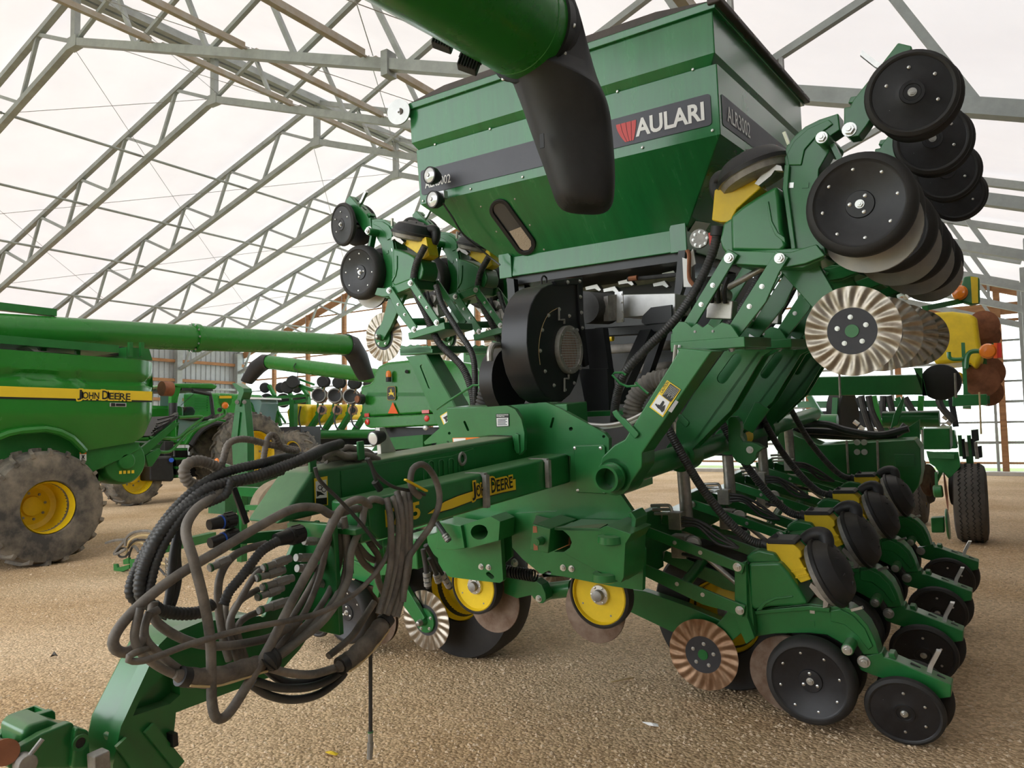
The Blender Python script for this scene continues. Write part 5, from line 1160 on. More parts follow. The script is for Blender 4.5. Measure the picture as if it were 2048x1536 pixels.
part('rack_bar', MB().bar(mp(*Ac(670, 590), X=-1.95), mp(*Ac(1000, 560), X=-1.97), .03, .03), 'green', fr)
# straps and cords
hose([(1065, 235), (1090, 300), (1200, 410), (1290, 510), (1370, 610), (1400, 640)], -1.765, .006, 'hose_black', 'dark flat tie strap hanging across the hoses', name='tie_strap', cat='strap')
hose([(1330, 190), (1370, 270), (1450, 330), (1540, 350), (1610, 370)], -1.78, .006, 'hose_black', 'dark tie strap running to the yellow buckle', name='tie_strap', cat='strap')
solo('strap_buckle', MB().bar(mp(*Ac(1512, 295), X=-1.75), mp(*Ac(1618, 352), X=-1.75), .012, .006), 'yellow', 'yellow plastic strap buckle above the stripe', 'buckle', mp(*Ac(1560, 320), X=-1.75), MF)
hose([(1320, 190), (1345, 230), (1358, 270), (1375, 320)], -1.86, .007, 'hose_black', 'short cable with a grey plug hanging at the main tube', name='sensor_cable', cat='cable')
solo('cable_plug', MB().cyl(mp(*Ac(1362, 305), X=-1.86), mp(*Ac(1388, 345), X=-1.86), .013, n=10), 'black_plastic', 'small black plug at the end of the hanging cable', 'plug', mp(*Ac(1380, 330), X=-1.86), MF)
# single hose hanging to the ground
q = [mp(741, y, X=-1.80) for y in (1300, 1350, 1400, 1450, 1462)]
hh = thing('hanging_hose', 'single black hose hanging straight down with a metal end fitting', 'hose', q[-1], MF)
part('hose_tube', MB().tube(q, .0065, 10), 'hose_black', hh)
e1, e2, e3 = mp(741, 1462, X=-1.80), mp(741, 1485, X=-1.80), mp(739, 1518, X=-1.80)
part('ferrule', MB().cyl(e1, e2, .0085, n=12), 'steel_dull', hh); part('end_fitting', MB().cyl(e2, e3, .0105, .009, n=8), 'steel_dull', hh)
part('colour_ring', MB().cyl(e1, e1 + V((0, 0, -.004)), .0095, n=12), 'green', hh)
# hoses with fittings under the socket block
for i, (p0, p1, p2) in enumerate((((205, 95), (250, 160), (300, 240)), ((100, 300), (120, 420), (140, 600)), ((120, 270), (210, 430), (310, 600)), ((150, 370), (190, 460), (225, 560)))):
    P = [mp(*Ec(*p), X=-2.3) for p in (p0, p1, p2)] if i else [mp(*Ec(*p), 2.88) for p in (p0, p1, p2)]
    t = thing('hydraulic_line', 'short hydraulic line with stacked steel fittings below the model number', 'hose', P[1], MF, 'short hydraulic lines')
    part('line', MB().tube(spline(P, 6), .012 if i else .014, 10), 'hose_black', t)
    d = (P[2] - P[1])
    for k in range(3): part('fitting', MB().cyl(P[1] + d * (.35 + .2 * k), P[1] + d * (.5 + .2 * k), .018, n=6 if k % 2 else 12), 'steel_dull', t)
# pile of looms lying on the tongue top
for i in range(9):
    rn2 = random.Random(i); x0 = 1000 + rn2.random() * 120; y0 = 150 + rn2.random() * 30
    hose([(x0, y0 + 20), (x0 + 60, y0 - 30 * rn2.random()), (x0 + 130, y0 + 10), (x0 + 200 + 60 * rn2.random(), y0 - 20 + 40 * rn2.random()), (x0 + 280, y0 + 25)], -2.05 - .018 * i, .010 + .006 * rn2.random(), 'hose', label='dusty cable in the tangle lying on top of the tongue', group='cables tangled on the tongue', name='tangled_cable', cat='cable')
# ================================================================== seed and air hoses on the row units
ci = D(748, 152); ci = UB + V((ci[0], -.01, ci[1]))
for k in range(4):
    o_ = V((0, SP * k, 0))
    P = [mp(1335, 855, 3.55), mp(1362, 905, 3.58), mp(1400, 970, 3.62), mp(1450, 1035, 3.66), mp(1497, 1078, 3.72), ci]
    P = [p + o_ for p in P]
    t = thing('seed_hose', 'ribbed black seed hose running down to the lowered row unit ' + NTH[k], 'hose', P[3], MF, 'seed hoses of the lowered row units')
    part('ribbed_hose', corrugated(P, .023, .012, .1, 12), 'hose_black', t)
    part('hose_clamp', MB().cyl(P[-1] + V((-.03, 0, .012)), P[-1] + V((.01, 0, -.004)), .029, n=16), 'black_plastic', t)
    S_ = V((-1.62, 4.0 + SP * k, 0))
    solo('lift_cylinder', MB().cyl(S_ + V((0, 0, -.30)), S_ + V((.02, 0, -1.02)), .035, n=18).cyl(S_ + V((0, 0, -.30)), S_ + V((-.01, 0, -.1)), .02, n=12), 'steel', 'polished steel cylinder standing behind the lowered row unit ' + NTH[k], 'cylinder', S_ + V((0, 0, -1.02)), MF, 'steel cylinders behind the row units')
for k in range(4):   # hydraulic couplings above the parallel arms
    o_ = V((0, SP * k, 0)); c = mp(1345, 1025, 3.7) + o_
    t = thing('hydraulic_block', 'grey hydraulic block with bent pipes above the row unit arms, ' + NTH[k], 'valve block', c, MF, 'hydraulic blocks above the row units')
    part('block', MB().box(c + V((.02, 0, -.04)), (.07, .06, .09)), 'steel', t, bevel=.004)
    for j in range(3):
        part('bent_pipe', MB().tube(spline([c + V((-.12, .02 * j, .03 - .025 * j)), c + V((-.05, .02 * j, .035 - .025 * j)), c + V((-.01, .01 * j, .03 - .02 * j)), c + V((.0, .01 * j, -.03))], 5), .009, 8), 'zinc', t)
    for j in range(3): part('lead', MB().tube(spline([c + V((.06, -.02, -.02 - .02 * j)), c + V((.15, -.03, -.03 - .015 * j)), c + V((.24, -.02, -.08 - .03 * j)), c + V((.34, 0, -.16))], 6), .009, 8), 'hose_black', t)
cu_ = UB
for k in range(4):
    o_ = V((0, SP * k, 0)); yq = 3.3
    P = [mp(1437, 462, yq), mp(1420, 520, yq), mp(1385, 590, yq), mp(1345, 645, yq - .05), mp(1295, 695, yq - .08), mp(1250, 745, yq - .08), mp(1232, 800, yq), mp(1228, 850, yq + .1)]
    if k: P = P[:5]
    t = thing('seed_hose', 'ribbed seed hose from the raised row unit, walkway side, ' + NTH[k], 'hose', P[2] + o_, MF, 'seed hoses of the raised row units')
    part('ribbed_hose', corrugated([p + o_ for p in P], .022, .012, .1, 12), 'hose_black', t)
    part('hose_clamp', MB().cyl(P[0] + o_ + V((0, 0, .02)), P[0] + o_ + V((-.008, 0, -.02)), .031, n=16), 'black_plastic', t)
for k in range(2):
    o_ = V((0, SP * k, 0))
    for j, pts in enumerate((((850, 492), (832, 530), (828, 575), (850, 625), (878, 685), (925, 735), (945, 790), (947, 830)), ((872, 570), (885, 610), (915, 660), (945, 710), (950, 770), (948, 830)))):
        P = [mp(*p, 4.05) + o_ for p in pts]
        solo('seed_hose', corrugated(P, .026 if j == 0 else .022, .013, .09, 12), 'hose_black', ('fat' if j == 0 else 'slim') + ' ribbed hose hanging from the raised row unit, combine side, ' + NTH[k], 'hose', P[3], MF, 'hoses of the raised units on the combine side')
for pts, r, m_, lab in ((((985, 722), (978, 760), (970, 800), (962, 840)), .052, 'hose_black', 'fat black corrugated duct standing left of the fan'), (((1060, 785), (1030, 788), (1012, 815), (1002, 840)), .045, 'hose_black', 'black corrugated duct bending down under the fan'), (((1345, 755), (1300, 765), (1270, 800), (1262, 850)), .05, 'hose_grey', 'grey corrugated duct behind the first lift arm')):
    P = [mp(*p, 3.45) for p in pts]
    solo('air_duct', corrugated(P, r, .022, .16, 18), m_, lab, 'duct', P[1], MF)
for i, pts in enumerate((((1352, 690), (1345, 740), (1325, 790), (1280, 830), (1215, 850), (1130, 842)), ((1360, 690), (1352, 745), (1330, 800), (1270, 842), (1190, 858)))):
    P = [mp(*p, 3.12 + .03 * i) for p in pts]
    solo('braided_hose', MB().tube(spline(P, 8), .009, 8), 'white' if i else 'disc_grey', ('white' if i else 'grey') + ' braided hose running along the first lift arm', 'hose', P[2], MF)
# ================================================================== combines, tractor and implements around the shed (world frame)
Qc = crop(0, 560, 2.648); Rc = crop(480, 600, 4.267); Sc = crop(300, 560, 4.517)
def WY(pts, Y, cr=None): return [wp(*(cr(*p) if cr else p), Y=Y) for p in pts]
def WX(pts, X, cr=None): return [wp(*(cr(*p) if cr else p), X=X) for p in pts]
# --- a lugged farm tyre on a dished rim
def farm_wheel(parent, c, ax, R, W_, rim, name='wheel', lugs=20, mud='tyre_mud', nuts=8, dish=.5):
    c = V(c); ax = V(ax).normalized(); h = W_ / 2; A_, B_ = perp(ax)
    ty = part(name, MB().lathe([(rim, h * .75), (rim * 1.05, h * .95), (rim + (R - rim) * .5, h * 1.02), (R * .90, h * .92), (R * .945, h * .7), (R * .955, 0), (R * .945, -h * .7), (R * .90, -h * .92), (rim, -h * .8), (rim * .92, -h * .5), (rim * .92, h * .5), (rim, h * .75)], c, ax, 56), mud, parent, smooth=40)
    for sd in (-1, 1):
        for k in range(lugs):
            a0 = 2 * PI * (k + (.5 if sd > 0 else 0)) / lugs; pts = []
            for f, da, r_ in ((.02, -.02, .952), (.55, .10, .95), (.98, .16, .90)):
                a = a0 + da; pts.append((c + ax * sd * h * f, a, r_))
            L = []
            for (o_, a, r_) in pts:
                d0 = A_ * math.cos(a) + B_ * math.sin(a); tn = -A_ * math.sin(a) + B_ * math.cos(a); w = R * .034
                L.append([o_ + d0 * R * (r_ - .02) - tn * w, o_ + d0 * R * (r_ - .02) + tn * w, o_ + d0 * R * (r_ + .05) + tn * w * .8, o_ + d0 * R * (r_ + .05) - tn * w * .8])
            part('tread_lug', MB().loft(L), mud, ty)
    t0 = h * .5 - W_ * dish
    part('rim', MB().lathe([(rim * 1.02, h * .78), (rim * .98, h * .86), (rim * .93, h * .7), (rim * .90, t0 + .03), (rim * .72, t0), (rim * .4, t0 + .01), (rim * .37, t0 + .05), (rim * .2, t0 + .06), (0, t0 + .06)], c, ax, 44), 'yellow', ty, smooth=35)
    for k in range(nuts):
        a = 2 * PI * k / nuts + .2; inst('lug_nut', BOLT_DARK, ty, c + (A_ * math.cos(a) + B_ * math.sin(a)) * rim * .52 + ax * (t0 + .008), ax, rim * .055)
    return ty
# --- combine on the left
c1 = thing('combine_harvester', 'green combine with yellow name stripe and muddy rear wheel, long auger', 'combine', (-10.5, 4.4, 0))
XC = -9.30
top = [(-350, 338), (0, 365), (450, 400), (780, 425), (872, 434)]; bot = [(-350, 905), (0, 838), (60, 812), (130, 797), (250, 788), (330, 803), (400, 835), (450, 875), (485, 906), (600, 885), (740, 860), (800, 826), (842, 730), (872, 500)]
def interp(L, x):
    for a, b_ in zip(L, L[1:]):
        if a[0] <= x <= b_[0]: return a[1] + (b_[1] - a[1]) * (x - a[0]) / max(1e-6, b_[0] - a[0])
    return L[-1][1]
xs = [-350, -250, -150, -80, 0, 60, 130, 190, 250, 290, 330, 365, 400, 425, 450, 468, 485, 540, 600, 670, 740, 770, 800, 822, 842, 858, 872]
rows = []; NR = 22
def panel_x(z, y):
    x = XC + (.0 if z > 2.21 else (-.05 if z > 2.12 else (.03 if z > 1.72 else .03 - (1.72 - z) * .42)))
    if y > 5.45: x -= ((y - 5.45) / .40) ** 2 * .30
    return x
mb = MB()
for i, x in enumerate(xs):
    a = wp(*Qc(x, interp(top, x)), X=XC); b_ = wp(*Qc(x, interp(bot, x)), X=XC)
    zz = [a.z + (b_.z - a.z) * k / NR for k in range(NR + 1)]
    rows.append([V((panel_x(z, a.y), a.y, z)) for z in zz])
mb.add([p for r in rows for p in r], [(i * (NR + 1) + k, (i + 1) * (NR + 1) + k, (i + 1) * (NR + 1) + k + 1, i * (NR + 1) + k + 1) for i in range(len(xs) - 1) for k in range(NR)])
sp1 = part('side_panel', mb, 'green_combine', c1, smooth=50)
arch = [r[-1] for r in rows[:17]]
part('wheel_arch', MB().tube([p + V((.02, 0, 0)) for p in arch], .045, 8), 'green_combine', c1)
z0, z1 = wp(*Qc(400, 628), X=-9.26).z, wp(*Qc(400, 576), X=-9.26).z; yE = wp(*Qc(806, 600), X=-9.26).y
part('stripe', MB().box((-9.264, (1.5 + yE) / 2, (z0 + z1) / 2), (.006, yE - 1.5, z1 - z0)), 'yellow_decal', sp1)
part('stripe_underline', MB().box((-9.265, (1.5 + yE) / 2, z0 - .012), (.006, yE - 1.5, .02)), 'decal_black', sp1)  # black line printed below the yellow stripe
for k in range(5): part('stripe_line', MB().box((-9.2605, (1.5 + yE) / 2, z0 + (z1 - z0) * (.15 + .17 * k)), (.001, yE - 1.5, .004)), 'yellow', sp1)
y0 = wp(*Qc(408, 620), X=-9.26).y; y1 = wp(*Qc(690, 620), X=-9.26).y
jd(sp1, y0, y1, z0 - .0, z1 - .01, (-9.26, 0, 0), (0, 1, 0), (0, 0, 1), .002, halo='yellow_decal')
bz = wp(*Qc(625, 661), X=-9.27); bg = part('badge', MB().box(bz, (.012, .21, .05)), 'stainless', sp1, bevel=.004)
part('badge_face', MB().box(bz + V((.007, .03, 0)), (.004, .12, .032)), 'decal_black', bg); part('badge_face', MB().box(bz + V((.007, -.065, 0)), (.004, .05, .04)), 'decal_black', bg)
part('body', MB().box((-11.0, 3.2, 1.72), (2.9, 4.4, 1.35)), 'green_far', c1, bevel=.05)
part('underbody', MB().box((-10.9, 3.4, .95), (2.4, 3.6, .9)), 'black_paint', c1)
part('lower_panel', MB().prism(WX([(428, 850), (740, 858), (735, 900), (640, 950), (480, 1022), (430, 990)], -9.5, Qc), (-.1, 0, 0)), 'green_far', c1, bevel=.01)
part('label', MB().add(WX([(422, 912), (458, 912), (458, 957), (422, 957)], -9.49, Qc), [(0, 1, 2, 3)]), 'white', c1, smooth=0)
part('label_band', MB().add(WX([(422, 912), (458, 912), (458, 922), (422, 922)], -9.485, Qc), [(0, 1, 2, 3)]), 'orange', c1, smooth=0)
part('pictogram', MB().add(WX([(432, 925), (440, 930), (450, 925), (444, 938), (452, 952), (440, 944), (428, 952), (436, 938)], -9.484, Qc), [list(range(8))]), 'decal_black', c1, smooth=0)
cv = wp(*Qc(652, 960), X=-9.6)
sc_ = part('spreader_cover', MB().lathe([(.0, .10), (.10, .10), (.12, .06), (.27, .05), (.30, .0), (.30, -.3), (0, -.3)], cv, (1, 0, 0), 36), 'green_far', c1, bevel=.01)
for k in range(4): part('icon', MB().box(cv + V((.065, -.07 + .055 * k, -.14)), (.004, .035, .04)), 'yellow_decal', sc_)
part('spreader_arm', MB().prism(WX([(470, 1025), (600, 985), (760, 990), (720, 1010), (600, 1060), (520, 1065)], -9.7, Qc), (-.2, 0, 0)), 'green_far', c1, bevel=.01)
part('tail_board', MB().prism(WX([(740, 860), (850, 870), (870, 850), (800, 990), (770, 940)], -9.9, Qc), (-1.5, 0, 0)), 'green_far', c1, bevel=.01)
for k in range(4): part('deflector', MB().bar(wp(*Qc(810 + 8 * k, 812 - 12 * k), X=-9.8), wp(*Qc(935, 725 - 6 * k), X=-10.2), .05, .03), 'black_plastic', c1)
part('exhaust', MB().cyl(wp(*Qc(855, 575), X=-9.9), wp(*Qc(905, 577), X=-9.9), .105, n=20), 'copper', c1)
farm_wheel(c1, (-9.45, wp(96, 1027, X=-9.2).y, .655), (1, 0, 0), .68, .62, .30, 'rear_wheel')
# engine deck
part('deck_rail', MB().box((-10.6, 3.9, 2.62), (1.6, 3.2, .1)), 'green_far', c1)
part('air_scoop', MB().prism(WX([(110, 328), (170, 325), (205, 375), (420, 395), (330, 385), (180, 378)], -9.9, Qc), (-.3, 0, 0)), 'disc_grey', c1)
for x in (230, 410, 690, 750): part('deck_post', MB().bar(wp(*Qc(x, 405), X=-10), wp(*Qc(x, 330), X=-10), .05, .05), 'green_far', c1)
part('deck_box', MB().prism(WX([(530, 345), (660, 355), (665, 405), (525, 390)], -10.3, Qc), (-.4, 0, 0)), 'black_plastic', c1)
part('deck_panel', MB().prism(WX([(670, 355), (790, 365), (808, 425), (670, 415)], -10.1, Qc), (-.6, 0, 0)), 'green_far', c1)
part('auger_top', MB().box(wp(*Qc(60, 148), X=-11.0) + V((0, 0, 0)), (.12, 1.1, .1)), 'green_far', c1)
# unloading auger lying back along the roof
za = wp(0, 655, X=-11).z; e_ = wp(694, 690, X=-11); RA = .207
au = part('auger_tube', MB().cyl((-11, 1.0, za - .02 + (za - e_.z) * .6), e_, RA, n=36), 'green_combine', c1)
a0_ = V((-11, 1.0, za - .02 + (za - e_.z) * .6)); ax_ = (e_ - a0_).normalized(); yq = wp(390, 661, X=-11).y; fq = a0_ + ax_ * ((yq - 1.0) / ax_.y)
part('auger_flange', MB().lathe([(RA, -.05), (RA + .03, -.05), (RA + .03, .05), (RA, .05)], fq, ax_, 32), 'green_combine', au)
bolts(au, [fq + V((0, -.03, 0)) + V((math.cos(a) * (RA + .018), -.03, math.sin(a) * (RA + .018))) for a in [i * PI / 6 for i in range(12)]], (0, -1, 0), .014)
def boot(parent, secs, mat_='black_plastic', name='spout', n=24, pw=.6):
    """rubber spout: (centre, half width vector, half depth vector)"""
    L = []
    for c, a, b_ in secs:
        L.append([V(c) + V(a) * math.copysign(abs(math.cos(t)) ** pw, math.cos(t)) + V(b_) * math.copysign(abs(math.sin(t)) ** pw, math.sin(t)) for t in [2 * PI * i / n for i in range(n)]])
    return part(name, MB().loft(L), mat_, parent, bevel=0, smooth=50)
boot(c1, [(e_ + V((0, -.04, 0)), (RA + .015, 0, 0), (0, 0, RA + .015)), (e_ + V((0, .12, -.03)), (RA + .02, 0, 0), (0, .06, RA)), (e_ + V((0, .32, -.25)), (.19, 0, 0), (0, .16, .13)), (e_ + V((0, .50, -.58)), (.17, 0, 0), (0, .15, .05)), (e_ + V((0, .56, -.66)), (.16, 0, 0), (0, .14, .04))], pw=.8)
bolts(au, [e_ + V((math.cos(a) * (RA + .01), -.01, math.sin(a) * (RA + .01))) for a in [i * PI / 5 for i in range(10)]], (0, -1, 0), .012, BOLT_DARK)

# --- auger overhead, from the combine parked behind the camera
A0 = V((-1.67, 2.72, 3.17)); d_ = (RW @ _ray(2000, 690)).normalized()
q = RW @ _ray(1058, 62); A0 = V((0, 0, HC)) + q * 3.18
oa = thing('unloading_auger', 'dark green auger tube with big black rubber spout hanging over the tongue', 'auger', A0)
RO = .205
ot = part('auger_tube', MB().cyl(A0 - d_ * 9, A0, RO, n=48), 'green_combine', oa)
part('tube_seam', MB().lathe([(RO, -.004), (RO + .003, -.003), (RO + .003, .003), (RO, .004)], A0 - d_ * .10, d_, 48), 'green_combine', ot)
part('clamp_band', MB().lathe([(RO, -.03), (RO + .012, -.03), (RO + .012, .02), (RO, .02)], A0, d_, 48), 'black_plastic', oa)
au_, bu_ = perp(d_)
bolts(oa, [A0 + (au_ * math.cos(a) + bu_ * math.sin(a)) * (RO + .012) for a in [i * PI / 6 + .2 for i in range(12)]], -d_, .010, STUD)
RT, UPV = RW @ V((1, 0, 0)), RW @ V((0, 1, 0)); FWv = RW @ V((0, 0, -1))
def at(px, py, dist): return V((0, 0, HC)) + (RW @ _ray(px, py)) * dist
secs = [(A0 - d_ * .03, au_ * (RO + .010), bu_ * (RO + .010)), (A0 + d_ * .03, au_ * (RO + .014), bu_ * (RO + .014))]
# outlet hangs down: sections lie flat, one half axis across, the other along the tube
hzd = V((d_.x, d_.y, 0)).normalized(); acr = V((hzd.y, -hzd.x, 0))
def sec(px, py, hw, hd, dist, tilt=.0):
    k = hw / 1500 * dist
    return (at(px, py, dist), RT * k + V((0, 0, -tilt * k)), V((FWv.x, FWv.y, 0)).normalized() * hd)
m1 = at(1112, 110, 3.2)
_w, _h = (RT - d_ * RT.dot(d_)).normalized(), None
_h = d_.cross(_w); _dep = V((FWv.x, FWv.y, 0)).normalized()
secs = [(A0 - d_ * .03, _w * (RO + .010), _h * (RO + .010)), (A0 + d_ * .05, _w * (RO + .014), _h * (RO + .014))]
if _h.dot(_dep) < 0: secs = [(c, a, -b_) for c, a, b_ in secs]
secs += [(at(1090, 100, 3.24), RT * .21 + V((0, 0, -.09)), _dep * .16 + V((0, 0, .13))), sec(1108, 160, 100, .19, 3.25, .45), sec(1130, 215, 90, .17, 3.26, .25), sec(1140, 262, 84, .15, 3.28, .2), sec(1157, 330, 73, .135, 3.28, .15), sec(1168, 395, 61, .115, 3.28, .1), sec(1170, 425, 50, .095, 3.28, .05)]
bt = boot(oa, secs, pw=.72)
md = bt.modifiers.new('sub', 'SUBSURF'); md.levels = md.render_levels = 2
for i, (px_, py_) in enumerate(((889, 78), (940, 122))):
    c = at(px_, py_, 3.1); R_ = Matrix((RT, FWv, UPV)).transposed() @ Matrix.Rotation(.35, 3, 'Y')
    lm = part('work_lamp', MB().box(c, (.085, .06, .085), rot=R_), 'black_plastic', oa, bevel=.006)
    for k in range(7): part('cooling_fin', MB().box(c + R_ @ V((-.036 + .012 * k, -.034, 0)), (.004, .012, .08), rot=R_), 'black_plastic', lm)
    part('lamp_bracket', MB().tube([c + R_ @ V((-.045, 0, 0)), c + R_ @ V((-.045, 0, .06)), c + R_ @ V((.045, 0, .06)), c + R_ @ V((.045, 0, 0))], .006, 6), 'black_plastic', lm)
    part('lamp_stem', MB().bar(c + R_ @ V((0, 0, .05)), c + UPV * .09 + RT * .1, .025, .02), 'green', lm)
    part('lamp_cable', MB().tube(spline([c + R_ @ V((0, -.03, .03)), c + R_ @ V((-.02, -.05, .07)), c + R_ @ V((.03, -.03, .085)), c + UPV * .1 + RT * .08], 5), .004, 6), 'white' if i == 0 else 'hose_black', lm)
part('wear_mark', MB().box(at(1084, 282, 3.13), (.02, .004, .06)), 'black_plastic', oa)

# --- combine seen from behind
Y2 = 12.6
c2 = thing('combine_harvester', 'combine seen from the rear with leaping deer badge and orange triangle', 'combine', wp(850, 900, Y=Y2) * 1.0)
c2b = V(c2['_b']); c2.matrix_world = Matrix.Translation((c2b.x, c2b.y, 0)); c2['_b'] = (c2b.x, c2b.y, 0)
rear = [(1025, 735), (1100, 715), (1130, 690), (1145, 630), (1175, 565), (1250, 530), (1420, 512), (1700, 505), (1950, 540), (2045, 620), (2070, 900), (2060, 990), (1645, 968), (1040, 1002), (1030, 850)]
hd_ = part('rear_hood', MB().prism(WY(rear, Y2, Rc), (0, 2.6, 0)), 'green_combine', c2, bevel=.06, seg=4)
part('bumper', MB().prism(WY([(1035, 1005), (1640, 970), (2060, 995), (2060, 1060), (1680, 1070), (1560, 1075), (1110, 1095), (1070, 1080)], Y2 - .12, Rc), (0, .6, 0)), 'green_combine', c2, bevel=.03)
part('crease', MB().prism(WY([(1085, 790), (2060, 790), (2060, 818), (1085, 822)], Y2 - .012, Rc), (0, .02, 0)), 'green_far', c2)
part('chopper', MB().prism(WY([(1150, 1090), (2000, 1080), (2020, 1290), (1180, 1300)], Y2 + .2, Rc), (0, 1.6, 0)), 'black_paint', c2)
part('spreader', MB().prism(WY([(1200, 1180), (1560, 1150), (1560, 1260), (1120, 1290)], Y2 - .1, Rc), (0, .4, 0)), 'green_far', c2)
def deer(parent, cx, cy, s, f, lab='yellow leaping deer badge on black shield'):
    """f maps plane coordinates (x right, y up, layer) to the scene"""
    sh = rrect(-1, -1.25, 1, 1.2, .38); s2 = [(x * .90, y * .92) for x, y in sh]; s3 = [(x * .96, y * .965) for x, y in sh]
    dr = [(-.62, .02), (-.40, .10), (-.18, .16), (-.12, .42), (-.30, .60), (-.22, .66), (-.08, .56), (.0, .62), (-.05, .86), (.04, .80), (.10, .60), (.16, .40), (.20, .14), (.46, .02), (.58, .12), (.64, .04), (.52, -.12), (.62, -.40), (.74, -.70), (.66, -.72), (.48, -.44), (.30, -.30), (.0, -.28), (-.22, -.22), (-.36, -.42), (-.60, -.46), (-.62, -.38), (-.44, -.32), (-.36, -.12), (-.60, -.06)]
    for pts, m_, k, nm in ((sh, 'decal_black', 0, 'shield'), (s3, 'yellow_decal', 1, 'shield_rim'), (s2, 'decal_black', 2, 'shield_field'), (dr, 'yellow_decal', 3, 'leaping_deer')):
        part(nm, MB().add([f(cx + x * s, cy + y * s, k) for x, y in pts], [list(range(len(pts)))]), m_, parent, lab if nm == 'leaping_deer' else None, smooth=0)
dc0 = wp(*Rc(1300, 795), Y=Y2)
deer(c2, 0, 0, .13, lambda x, y, k: V((dc0.x + x, Y2 - .03 - .004 * k, dc0.z + y)))
tri = [(1303, 872), (1262, 968), (1348, 970)]
part('warning_triangle', MB().prism(WY(tri, Y2 - .04, Rc), (0, .01, 0)), 'smv_orange', c2, 'orange slow vehicle triangle')
for pts in ([(1062, 968), (1098, 966), (1098, 996), (1062, 998)], [(1550, 940), (1612, 937), (1612, 965), (1552, 968)]):
    part('reflector', MB().prism(WY(pts, Y2 - .03, Rc), (0, .02, 0)), 'red_lens', c2)
for x, y in ((1086, 1040), (1592, 1010)):
    part('tail_lamp', MB().lathe([(0, .03), (.05, .025), (.07, 0)], wp(*Rc(x, y), Y=Y2 - .13), (0, -1, 0), 20), 'red_lens', c2)
for x, y in ((1170, 1105), (1580, 1090)): part('rear_lamp', MB().lathe([(0, .04), (.04, .03), (.06, 0), (.05, -.08)], wp(*Rc(x, y), Y=Y2 - .1), (0, -1, 0), 20), 'lens', c2)
bk = wp(*Rc(1268, 640), Y=Y2 - .1); part('beacon', MB().lathe([(0, .16), (.05, .13), (.065, .06), (.06, 0)], bk - V((0, 0, .05)), (0, 0, 1), 20), 'orange_lens', c2); part('beacon_base', MB().cyl(bk - V((0, 0, .05)), bk - V((0, 0, .15)), .06, n=16), 'black_plastic', c2)
q = wp(*Rc(1045, 848), Y=Y2 - .1); part('exhaust', MB().cyl(q, q + V((-.02, -.12, 0)), .12, n=24), 'black_plastic', c2); part('exhaust_pipe', MB().cyl(q, q + V((-.02, -.16, 0)), .08, n=24), 'copper', c2)
part('rear_camera', MB().cyl(wp(*Rc(1422, 611), Y=Y2), wp(*Rc(1422, 611), Y=Y2 - .06), .04, n=16), 'black_plastic', c2)
for s_ in (-1, 1): farm_wheel(c2, (c2b.x + .0 + s_ * 1.35, Y2 + .9, .62), (s_, 0, 0), .66, .5, .3, 'rear_wheel', 18)
part('undercarriage', MB().box((c2b.x, Y2 + 1.6, .9), (1.6, 2.6, .8)), 'black_paint', c2)
# cab of the same combine, lit glass beyond
part('tank_cover', MB().prism(WY([(1900, 420), (2060, 400), (2300, 420), (2300, 900), (1900, 900)], Y2 + 2.7, Rc), (0, 1.5, 0)), 'green_combine', c2, bevel=.05)
# its auger, swung out to the left
T0, T1 = wp(537, 724, Y=15.2), wp(900, 772, Y=15.2)
o3 = thing('unloading_auger', 'green auger with black spout pointing down in front of the ribbed wall', 'auger', T1)
part('auger_tube', MB().cyl(T0, T1 + (T1 - T0) * .3, .21, n=32), 'green_combine', o3)
d3 = (T1 - T0).normalized()
boot(o3, [(T0 + d3 * .05, (0, .23, 0), (0, 0, .225)), (T0 - d3 * .15, (0, .23, 0), V((0, 0, .22)) - d3 * .05), (T0 - d3 * .55 + V((0, 0, -.22)), (0, .2, 0), V((0, 0, .15)) - d3 * .2), (T0 - d3 * .95 + V((0, 0, -.62)), (0, .17, 0), V((0, 0, .06)) - d3 * .2), (T0 - d3 * 1.05 + V((0, 0, -.72)), (0, .15, 0), V((0, 0, .05)) - d3 * .19)], pw=.8)
part('hose_hook', MB().tube(spline([T0 + d3 * 1.5 + V((0, -.22, .08)), T0 + d3 * 1.45 + V((0, -.25, -.05)), T0 + d3 * 1.6 + V((0, -.25, -.15)), T0 + d3 * 1.6 + V((0, -.24, -.35))], 5), .012, 6), 'black_plastic', o3)
# ================================================================== rear steps and marker lamp of the left combine
Uc = crop(260, 720, 5.12); Vc = crop(500, 740, 7.877); Jc = crop(1740, 860, 5.689)
XS = -9.75
def rail(parent, pts, X, r=.022, cr=Uc, mat_='green_combine', name='handrail'):
    return part(name, MB().tube(spline(WX(pts, X, cr), 5), r, 8), mat_, parent)
rail(c1, [(200, 795), (330, 797), (490, 795), (620, 690), (735, 600), (720, 580), (620, 582), (500, 590)], XS)
rail(c1, [(150, 940), (280, 940), (400, 938), (480, 870), (560, 780), (640, 720), (830, 635), (960, 570), (972, 510)], XS)
part('platform', MB().prism(WX([(215, 775), (470, 570), (490, 582), (260, 790)], XS, Uc), (-.9, 0, 0)), 'black_plastic', c1)
for k in range(4): part('tread_bar', MB().bar(wp(*Uc(250 + 12 * k, 745 - 45 * k), X=XS + .01), wp(*Uc(330 + 40 * k, 690 - 40 * k), X=XS + .01), .03, .02), 'black_paint', c1)
part('stair_side', MB().prism(WX([(90, 920), (440, 640), (520, 640), (350, 800), (170, 970), (110, 990)], XS + .05, Uc), (-.06, 0, 0)), 'green_far', c1, bevel=.01)
part('stair_side', MB().prism(WX([(160, 980), (300, 900), (330, 940), (230, 1090), (190, 1095)], XS + .07, Uc), (-.05, 0, 0)), 'green_far', c1, bevel=.01)
